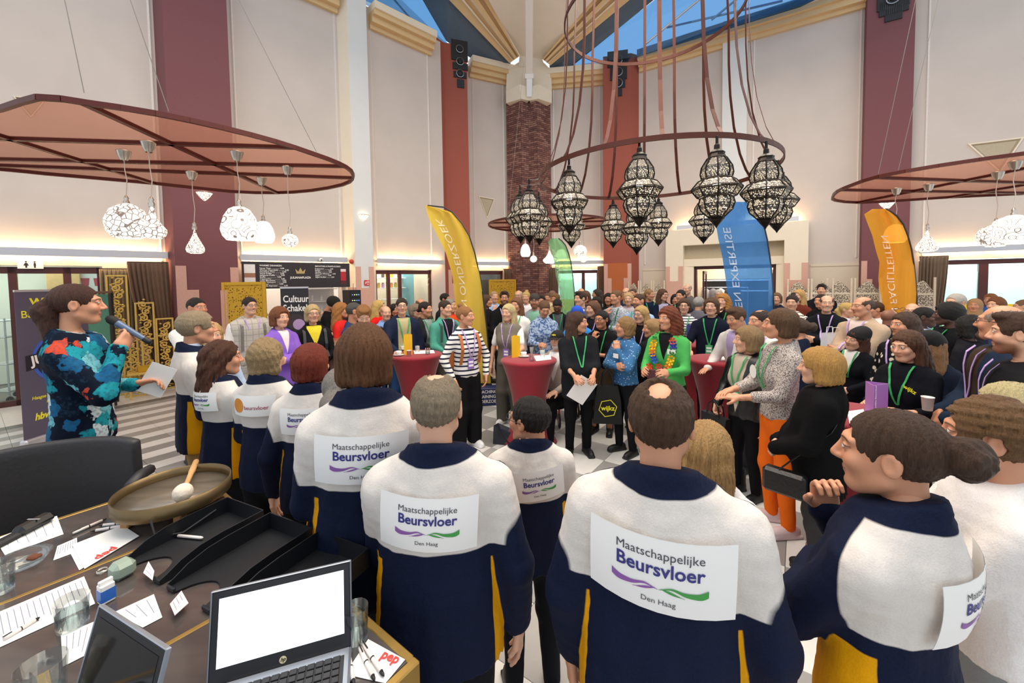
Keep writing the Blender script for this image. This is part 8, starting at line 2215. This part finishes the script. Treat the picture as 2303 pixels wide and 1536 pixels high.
for u in (.04, Ld - .04):
 for v in (.04, DW - .04):
  a = rel(u, v, 0); m_ = MB(); m_.rbox((a.x, a.y, -ZT / 2 - .03), (.06, .06, ZT - .06), .005, Matrix.Rotation(math.atan2(e2.y, e2.x), 3, 'Z')); m_.build('leg', M_brass, desk)
for u in (.012, Ld - .012):
 dbar(u, .03, u, DW, .02, .45, 'side_panel', -.07, mat('#8a6a34', .4, metal=.6, grain=.15, gscale=14, key='brass_sheet'))
for v in (.012,):
 dbar(.03, v, Ld - .03, v, .02, .45, 'side_panel', -.07, mat('#8a6a34', .4, metal=.6, grain=.15, gscale=14, key='brass_sheet'))
zt_ = ZT + .001
# letter trays
M_tray = mat('#14161b', .42, grain=.1, gscale=60, key='black_tray_plastic')
tu = Vector((-.149, -.315, 0)).normalized(); tv = Vector((.188, -.144, 0)).normalized(); tv = (tv - tu * tv.dot(tu)).normalized()
tb0 = Vector((-1.0, 1.594, ZT + .002))
def tray(k, label, dz=0):
 o = tb0 + tv * (k * .275) + Vector((0, 0, dz)); M = Matrix((tu, tv, tu.cross(tv))).transposed().to_4x4()
 if tu.cross(tv).z < 0: M = Matrix((tu, tv, Vector((0, 0, 1)))).transposed().to_4x4()
 M.translation = o; root = empty('letter_tray', label=label, cat='letter tray', group='black letter trays on the desk', M=M)
 Lx, Wy, Hz = .35, .245, .068
 m_ = MB(); n = 12; fr_ = [(Lx, 0)] + [(Lx, Wy * .18)] + [(Lx - .085 * math.sin(math.pi * i / n) ** .6, Wy * (.18 + .64 * i / n)) for i in range(n + 1)] + [(Lx, Wy)]
 pol = [(0, 0)] + fr_ + [(0, Wy)]
 m_.add([(x, y, 0) for x, y in pol] + [(x, y, .004) for x, y in pol], [tuple(range(len(pol)))[::-1], tuple(range(len(pol), 2 * len(pol)))] + [(i, (i + 1) % len(pol), len(pol) + (i + 1) % len(pol), len(pol) + i) for i in range(len(pol))]); recalc(m_.build('base', M_tray, root))
 top = [(0, Hz), (.16, Hz), (.23, Hz * .92), (.29, Hz * .68), (.33, Hz * .36), (Lx, .016)]
 for y in (0, Wy):
  m_ = MB(); pts = [(x, z) for x, z in top] + [(Lx, 0), (0, 0)]; nn = len(pts); m_.add([(x, y - .002, z) for x, z in pts] + [(x, y + .002, z) for x, z in pts], [tuple(range(nn)), tuple(range(nn, 2 * nn))[::-1]] + [(i, (i + 1) % nn, nn + (i + 1) % nn, nn + i) for i in range(nn)]); recalc(m_.build('side_wall', M_tray, root))
 m_ = MB(); m_.box((0, Wy / 2, Hz / 2), (.004, Wy, Hz)); m_.build('back_wall', M_tray, root)
 for a, b in ((0, Wy * .18), (Wy * .82, Wy)):
  m_ = MB(); m_.rbox((Lx, (a + b) / 2, .008), (.008, b - a, .016), .003); m_.build('front_lip', M_tray, root)
 return root
tray(-1.05, 'black letter tray nearest the gong'); tray(0, 'black letter tray in the middle of the three'); tray(1.05, 'black letter tray behind the lit laptop')
# gong drum with mallet
gc = atz(392, 1093, 1.215); gr = .205
gong = empty('gong_drum', (gc.x, gc.y, 0), 0, 'shallow round bronze drum standing on wooden blocks', 'drum')
m_ = MB(); m_.lathe([(gr, 1.165), (gr * 1.01, 1.17), (gr * 1.01, 1.222), (gr * .985, 1.222), (gr * .98, 1.185), (gr * .98, 1.168)], 48); m_.build('rim', mat('#6e5c3e', .38, metal=.7, grain=.2, gscale=12, key='bronze'), gong, True)
m_ = MB(); m_.lathe([(.001, 1.180), (gr * .985, 1.182), (gr * .985, 1.172), (.001, 1.17)], 48); m_.build('plate', mat('#8a8074', .3, metal=.55, grain=.3, gscale=5, bmp=.1, stretch=(1, 6, 1), key='beaten_bronze'), gong, True)
for k in range(4):
 a = .8 + k * math.pi / 2; m_ = MB(); m_.rbox((gr * .75 * math.cos(a), gr * .75 * math.sin(a), (ZT + 1.17) / 2), (.035, .035, 1.168 - ZT), .004); m_.build('block_leg', mat('#a8794a', .6, grain=.2, gscale=20, key='wood'), gong)
m_ = MB(); m_.tube([(gr * .4, -gr * 1.02, 1.19), (gr * .55, -gr * 1.1, 1.13), (gr * .9, -gr * .9, 1.12), (gr * 1.1, -gr * .3, 1.14)], .004, 5); m_.build('cord', M_black, gong)
ma, mb_ = atz(411, 1108, 1.222), at(441, 1038, 1.98)
mal = empty('mallet', label='felt headed wooden mallet resting on the bronze drum', cat='mallet', M=frameM(ma, mb_ - ma)); Lm = (mb_ - ma).length
m_ = MB(); m_.lathe([(.001, -.038), (.022, -.034), (.034, -.015), (.037, .0), (.034, .018), (.020, .034), (.001, .036)], 18, M=Ry); m_.build('head', mat('#dcd0bf', .95, grain=.1, gscale=60, bmp=.3, key='felt'), mal, True)
m_ = MB(); m_.tube([(.03, 0, 0), (.12, 0, 0), (Lm * .6, 0, 0), (Lm * .62, 0, 0), (Lm, 0, 0)], [.009, .010, .0115, .0135, .013], 10); m_.build('handle', mat('#c89a66', .5, grain=.15, gscale=10, stretch=(1, 8, 8), key='wood'), mal, True)
# laptops
M_lap = mat('#2a2a2e', .4, metal=.3, grain=.05, key='laptop_plastic'); M_lsil = mat('#9aa0aa', .35, metal=.6, grain=.03, key='laptop_aluminium')
def laptop(HL, HR, TL, TR, label, lit, deck=.23):
 HL, HR, TL, TR = map(Vector, (HL, HR, TL, TR)); x = (HR - HL); w = x.length; x.normalize(); up = ((TL - HL) + (TR - HR)) / 2; h = up.length; up = (up - x * up.dot(x)).normalized()
 root = empty('laptop', HL, 0, label, 'laptop'); M = frameXY((0, 0, 0), x, up)
 m_ = MB(); m_.rbox((w / 2, h / 2, -.005), (w, h, .010), .004); lid = m_.build('lid', M_lap, root, M=M)
 m_ = MB()
 for sx in (0, w): m_.rbox((sx, h / 2, -.005), (.004, h + .004, .012), .002)
 m_.rbox((w / 2, h, -.005), (w, .004, .012), .002); m_.build('lid_trim', M_lsil, lid)
 m_ = MB(); b_ = .018; m_.quad((b_, .038, .0008), (w - b_, .038, .0008), (w - b_, h - b_, .0008), (b_, h - b_, .0008))
 m_.build('screen', emis('#f4f9ff', 1.35, 'lit_screen') if lit else mat('#0d0c0c', .08, grain=0, key='dark_screen'), lid)
 if lit:
  m_ = MB(); m_.lathe([(.001, .001), (.0085, .001)], 20, (w / 2, .018, 0)); em = m_.build('maker_emblem', mat('#d8c8a0', .4, grain=0, key='emblem'), lid)
  v_, f_ = text_verts('hp', .012, .0003, shear=.3); mb = MB(); mb.add([(w / 2 + a, .0185 + b, .0016) for a, b, _ in v_], f_)
  mb.build('lettering', M_black, lid)
 fw = x.cross(Vector((0, 0, 1))).normalized(); D = frameXY((0, 0, 0), x, -fw)
 m_ = MB(); m_.rbox((w / 2, -deck / 2, .0), (w, deck, .018), .006); dk = m_.build('keyboard_deck', M_lsil, root, M=D)
 m_ = MB(); m_.box((w / 2, -.085, .0095), (w * .9, .115, .001)); m_.build('key_bed', M_black, dk)
 kp = MB()
 for r_ in range(6):
  for c_ in range(14):
   m_ = MB(); m_.rbox((w * .075 + (c_ + .5) * w * .85 / 14, -.036 - r_ * .0195, .0115), (w * .85 / 14 - .003, .016, .004), .001); m_.build('key', M_black, dk)
 m_ = MB(); m_.rbox((w / 2, -.185, .0095), (.1, .06, .002), .001); m_.build('touchpad', M_lsil, dk)
 return root
laptop((-.76, .935, ZT + .012), (-.449, 1.045, ZT + .012), at(428, 1352, .975), at(751, 1272, 1.085), 'open laptop with a bright white screen at the front of the desk', True)
TLp, TRp = at(222, 1362, .97), at(373, 1463, .846)
xw = (TRp - TLp).normalized(); pb3 = Vector((xw.y, -xw.x, 0)); pb3 = pb3 if pb3.y < 0 else -pb3
laptop(Vector((TLp.x, TLp.y, ZT + .012)) + pb3 * .055, Vector((TRp.x, TRp.y, ZT + .012)) + pb3 * .055, TLp, TRp, 'open laptop with a dark screen at the lower left', False)
# papers, pens, glasses and small things on the desk
sheet_on([(128, 1160), (143, 1201), (11, 1248), (-12, 1212)], 'printed sheet with a black case lying on it, far left of the desk', ZT, 6)
sheet_on([(173, 1209), (174, 1240), (120, 1260), (129, 1228)], 'small printed leaflet beside the envelopes', ZT, 8)
env = sheet_on([(276, 1181), (313, 1205), (190, 1279), (162, 1225)], 'white envelope with a red mark on top of another', ZT, 0, name='envelope', lift=.005)
sheet_on([(262, 1188), (300, 1212), (178, 1282), (152, 1232)], 'white envelope partly under another envelope', ZT, 0, name='envelope', lift=.002)
pe = atz(240, 1243, ZT + .008); dv = (atz(270, 1226, ZT + .008) - pe).normalized()
M_pep = mat('#d84038', .6, grain=0, key='red_ink')
write('pep', .045, env.matrix_world.inverted() @ frameXY(pe, -dv, dv.cross(Vector((0, 0, 1)))) if False else Matrix.Translation(-Vector(env.location)) @ frameXY(pe, -dv, Vector((0, 0, 1)).cross(-dv)), M_pep, env, .001)
sheet_on([(189, 1296), (214, 1357), (0, 1455), (-14, 1381)], 'large printed form under a pen and a water glass', ZT, 14)
sheet_on([(346, 1336), (365, 1388), (321, 1411), (256, 1377)], 'white card with a small coloured logo beside the dark laptop', ZT, 3)
sheet_on([(211, 1398), (190, 1474), (141, 1499), (137, 1429)], 'white slip half under the dark laptop', ZT, 4)
M_pink = mat('#ecd3d6', .7, grain=.02, key='pink_paper')
sheet_on([(334, 1262), (347, 1284), (343, 1305), (322, 1288)], 'small pink note left of the middle tray', ZT + .02, 2, M_pink, 'sticky_note')
sheet_on([(408, 1328), (424, 1356), (393, 1384), (382, 1358)], 'pink note in front of the middle tray', ZT + .02, 3, M_pink, 'sticky_note')
pep = sheet_on([(828, 1437), (911, 1483), (867, 1536), (776, 1516)], 'white card with red lettering under pens at the desk corner', ZT, 0)
p0 = atz(879, 1477, ZT + .004); dv = (atz(905, 1487, ZT + .004) - p0).normalized()
write('pep', .036, Matrix.Translation(-Vector(pep.location)) @ frameXY(p0, dv, Vector((0, 0, 1)).cross(dv)), M_pep, pep, .001)
def pen(a, b, label, z=ZT + .008, col='#e6ddd8'):
 A_, B_ = atz(*a, z), atz(*b, z); d = B_ - A_; L = min(d.length, .15); root = empty('pen', label=label, cat='pen', group='white promotional pens', M=frameM(A_, d))
 m_ = MB(); m_.tube([(0, 0, 0), (.01, 0, 0), (L * .86, 0, 0)], [.005, .0058, .0058], 8); m_.build('barrel', mat(col, .35, grain=.02, key='pen_plastic'), root, True)
 m_ = MB(); m_.tube([(L * .86, 0, 0), (L * .95, 0, 0), (L, 0, 0)], [.0055, .004, .001], 8); m_.build('tip', M_black, root, True)
 m_ = MB(); m_.tube([(L * .45, 0, 0), (L * .48, 0, 0)], .0064, 8); m_.build('ring', M_black, root)
 m_ = MB(); m_.rbox((L * .1, 0, .007), (L * .25, .003, .002), .0005); m_.build('clip', M_black, root)
pen((164, 1199), (240, 1166), 'white pen lying alone left of the other desk pens'); pen((295, 1174), (222, 1182), 'middle white pen of the three by the envelopes'); pen((285, 1180), (204, 1195), 'lower white pen of the three by the envelopes')
pen((322, 1167), (268, 1161), 'short white pen in front of the bronze drum'); pen((8, 1437), (90, 1388), 'white pen lying on the large printed form')
pen((817, 1448), (864, 1521), 'rightmost white pen on the red lettered card'); pen((809, 1456), (843, 1531), 'middle white pen on the red lettered card'); pen((783, 1469), (796, 1540), 'leftmost white pen on the red lettered card')
pt_ = tb0 + tv * (-.17) + tu * .16; tray_pen = empty('pen', label='white pen lying inside the tray nearest the gong', cat='pen', group='white promotional pens', M=frameM(pt_ + Vector((0, 0, .012)), tu * .3 - tv))
m_ = MB(); m_.tube([(0, 0, 0), (.01, 0, 0), (.11, 0, 0)], [.004, .0058, .0058], 8); m_.build('barrel', mat('#e6ddd8', .35, grain=.02, key='pen_plastic'), tray_pen, True)
m_ = MB(); m_.tube([(.11, 0, 0), (.13, 0, 0)], [.005, .001], 8); m_.build('tip', M_black, tray_pen)
tumbler(atz(164, 1408, ZT), 'water glass standing on the large printed form', .040, .085, .55); tumbler(atz(802, 1436, ZT), 'water glass between lit laptop and desk corner', .034, .092, .6); tumbler(atz(98, 1580, ZT), 'large glass cut off at the lower left', .045, .10, .2); tumbler(atz(2, 1330, ZT), 'glass at the left edge of the picture', .035, .10, .3)
ash = empty('glass_dish', atz(52, 1268, ZT), 0, 'low clear glass dish with a used tea bag', 'dish')
m_ = MB(); m_.lathe([(.001, 0), (.055, 0), (.075, .028), (.07, .028), (.05, .008), (.001, .008)], 24); m_.build('dish', M_clear, ash, True)
m_ = MB(); m_.rbox((.03, .01, .018), (.035, .03, .014), .005); m_.build('tea_bag', mat('#6a3a20', .8, grain=.2, key='tea'), ash)
cs_ = atz(77, 1190, ZT); gcs = empty('spectacle_case', label='black case on the printed sheet at the far left of the desk', cat='case', M=frameM(cs_ + Vector((0, 0, .022)), atz(104, 1176, ZT) - cs_))
m_ = MB(); m_.rbox((0, 0, 0), (.13, .055, .04), .016); m_.build('lid', mat('#101012', .25, grain=.05, key='gloss_black'), gcs); m_ = MB(); m_.rbox((-.1, 0, -.008), (.1, .04, .024), .008); m_.build('strap', M_black, gcs); m_ = MB(); m_.box((0, 0, .0205), (.006, .05, .001)); m_.build('hinge', M_alu, gcs)
pw = atz(276, 1296, ZT); pwo = empty('glass_paperweight', label='greenish frosted glass block on the desk', cat='paperweight', M=frameM(pw, tu))
m_ = MB(); m_.rbox((0, 0, .028), (.062, .062, .056), .014); m_.build('block', mat('#94a696', .25, grain=.12, gscale=14, key='green_glass'), pwo)
er = atz(240, 1352, ZT); ero = empty('milk_carton', label='small blue and white carton on the desk', cat='carton', M=frameM(er, tu))
m_ = MB(); m_.rbox((0, 0, .03), (.035, .03, .06), .003); m_.build('carton', M_paper, ero); m_ = MB(); m_.box((0, 0, .026), (.0362, .0312, .036)); m_.build('blue_band', mat('#2a6ac4', .5, grain=.03, key='blue_print'), ero); m_ = MB(); m_.rbox((.0, 0, .066), (.034, .012, .012), .002); m_.build('gable', M_paper, ero)
cl_ = atz(230, 1287, ZT); clo = empty('wire_coil', cl_, 0, 'small silver coil beside the green glass block', 'coil')
m_ = MB(); m_.tube([(.014 * math.cos(t), .014 * math.sin(t), .003 + t * .0004) for t in (k * .5 for k in range(38))], .0014, 4); m_.build('wire', M_silver, clo)
# chair by the desk and the rolling stand
ch = at(130, 1100, 2.06); chx = Vector((.93, .36, 0)).normalized()
chair = empty('leather_chair', label='high black leather chair with its back to the desk, lower left', cat='chair', M=frameM((ch.x, ch.y, 0), chx))
ztop = at(150, 1000, 2.06).z
M_bl = mat('#2e2d30', .5, grain=.1, gscale=60, bmp=.15, key='grey_black_leather')
m_ = MB(); n = 14; vs = []
for j in range(9):
 v = j / 8
 for i in range(n + 1):
  u = i / n; vs.append(((u - .5) * .70, .10 * (1 - (2 * u - 1) ** 2) - .03 * v, .78 + (ztop - .78 - .02 * (2 * u - 1) ** 4) * v))
m_.add(vs, [(j * (n + 1) + i, j * (n + 1) + i + 1, (j + 1) * (n + 1) + i + 1, (j + 1) * (n + 1) + i) for j in range(8) for i in range(n)])
bk = m_.build('backrest', M_bl, chair, True); so = bk.modifiers.new('solid', 'SOLIDIFY'); so.thickness = .05; so.offset = 0; bv = bk.modifiers.new('bevel', 'BEVEL'); bv.width = .015; bv.segments = 2
m_ = MB(); m_.rbox((0, -.17, .78), (.64, .34, .1), .03); m_.build('seat', M_bl, chair)
for s in (-1, 1):
 m_ = MB(); m_.tube([(s * .37, .04, 1.06), (s * .37, -.06, 1.075), (s * .37, -.18, 1.06)], .028, 8); m_.build('armrest', M_bl, chair, True)
 m_ = MB(); m_.tube([(s * .36, -.15, .78), (s * .37, -.15, 1.06)], .018, 6); m_.build('arm_post', M_black, chair)
 for y in (-.02, -.28):
  m_ = MB(); m_.tube([(s * .28, y, .75), (s * .31, y, .0)], .02, 6); m_.build('leg', M_black, chair)
rsb = atz(300, 1042, 0); rs2 = empty('rolling_stand', label='black rolling stand base with a caster beside the leather chair', cat='stand', M=Matrix.Translation(rsb))
la = at(270, 1013, rsb.y) - rsb; lb = at(311, 1003, rsb.y) - rsb
m_ = MB(); m_.tube([la + (la - lb) * 2.2, lb], .035, 4); m_.build('base_leg', M_black, rs2)
m_ = MB(); m_.lathe([(.055, -.02), (.06, 0), (.055, .02), (.02, .022), (.02, -.022), (.055, -.02)], 16, M=Matrix.Rotation(R(80), 3, 'Y'), c=(0, 0, .062)); m_.build('caster', M_black, rs2, True)
m_ = MB(); m_.tube([(0, 0, .07), (0, 0, lb.z)], .02, 6); m_.build('caster_fork', M_black, rs2)
pl2 = at(293, 1067, 3.6); m_ = MB(); m_.slab([at(275, 1040, 3.7) - rsb, at(284, 1041, 3.7) - rsb, at(316, 1089, 3.4) - rsb, at(280, 1100, 3.3) - rsb], (.2, -1, .8), .03); recalc(m_.build('base_plate', mat('#6a655f', .5, grain=.05, key='grey_plate'), rs2))
# trolley and glass cabinet by the restroom door
tp_ = atz(8, 905, 0); tro = empty('kitchen_trolley', tp_, 0, 'metal trolley with casters at the far left edge', 'trolley')
for x in (-.25, .12):
 for y in (0, .4):
  m_ = MB(); m_.tube([(x, y, .12), (x, y, 1.55)], .014, 6); m_.build('post', M_alu, tro)
  m_ = MB(); m_.lathe([(.05, -.014), (.055, 0), (.05, .014), (.015, .015), (.015, -.015), (.05, -.014)], 14, M=Matrix.Rotation(R(90), 3, 'Y'), c=(x, y, .056)); m_.build('caster', M_black, tro, True)
for z in (.2, .7, 1.2, 1.5):
 m_ = MB(); m_.rbox((-.065, .2, z), (.4, .44, .02), .004); m_.build('shelf', M_alu, tro)
gp2 = at(222, 700, 7.0); gcb = empty('display_cabinet', (gp2.x, gp2.y, 0), .7, 'wooden display cabinet with green glass behind the speaker\'s face', 'cabinet')
zc_ = at(222, 655, 7.0).z
for x in (-.16, .16):
 for y in (-.16, .16):
  m_ = MB(); m_.rbox((x, y, zc_ / 2), (.035, .035, zc_), .004); m_.build('post', M_dkw, gcb)
for z in (.3, zc_ - .02):
 m_ = MB(); m_.rbox((0, 0, z), (.36, .36, .04), .005); m_.build('board', mat('#6a4a34', .5, grain=.15, key='brown_wood'), gcb)
m_ = MB(); m_.box((0, -.16, zc_ / 2 + .15), (.29, .008, zc_ - .4)); m_.build('pane', sheermat('#8fc4b4', .4, 'green_glass'), gcb)
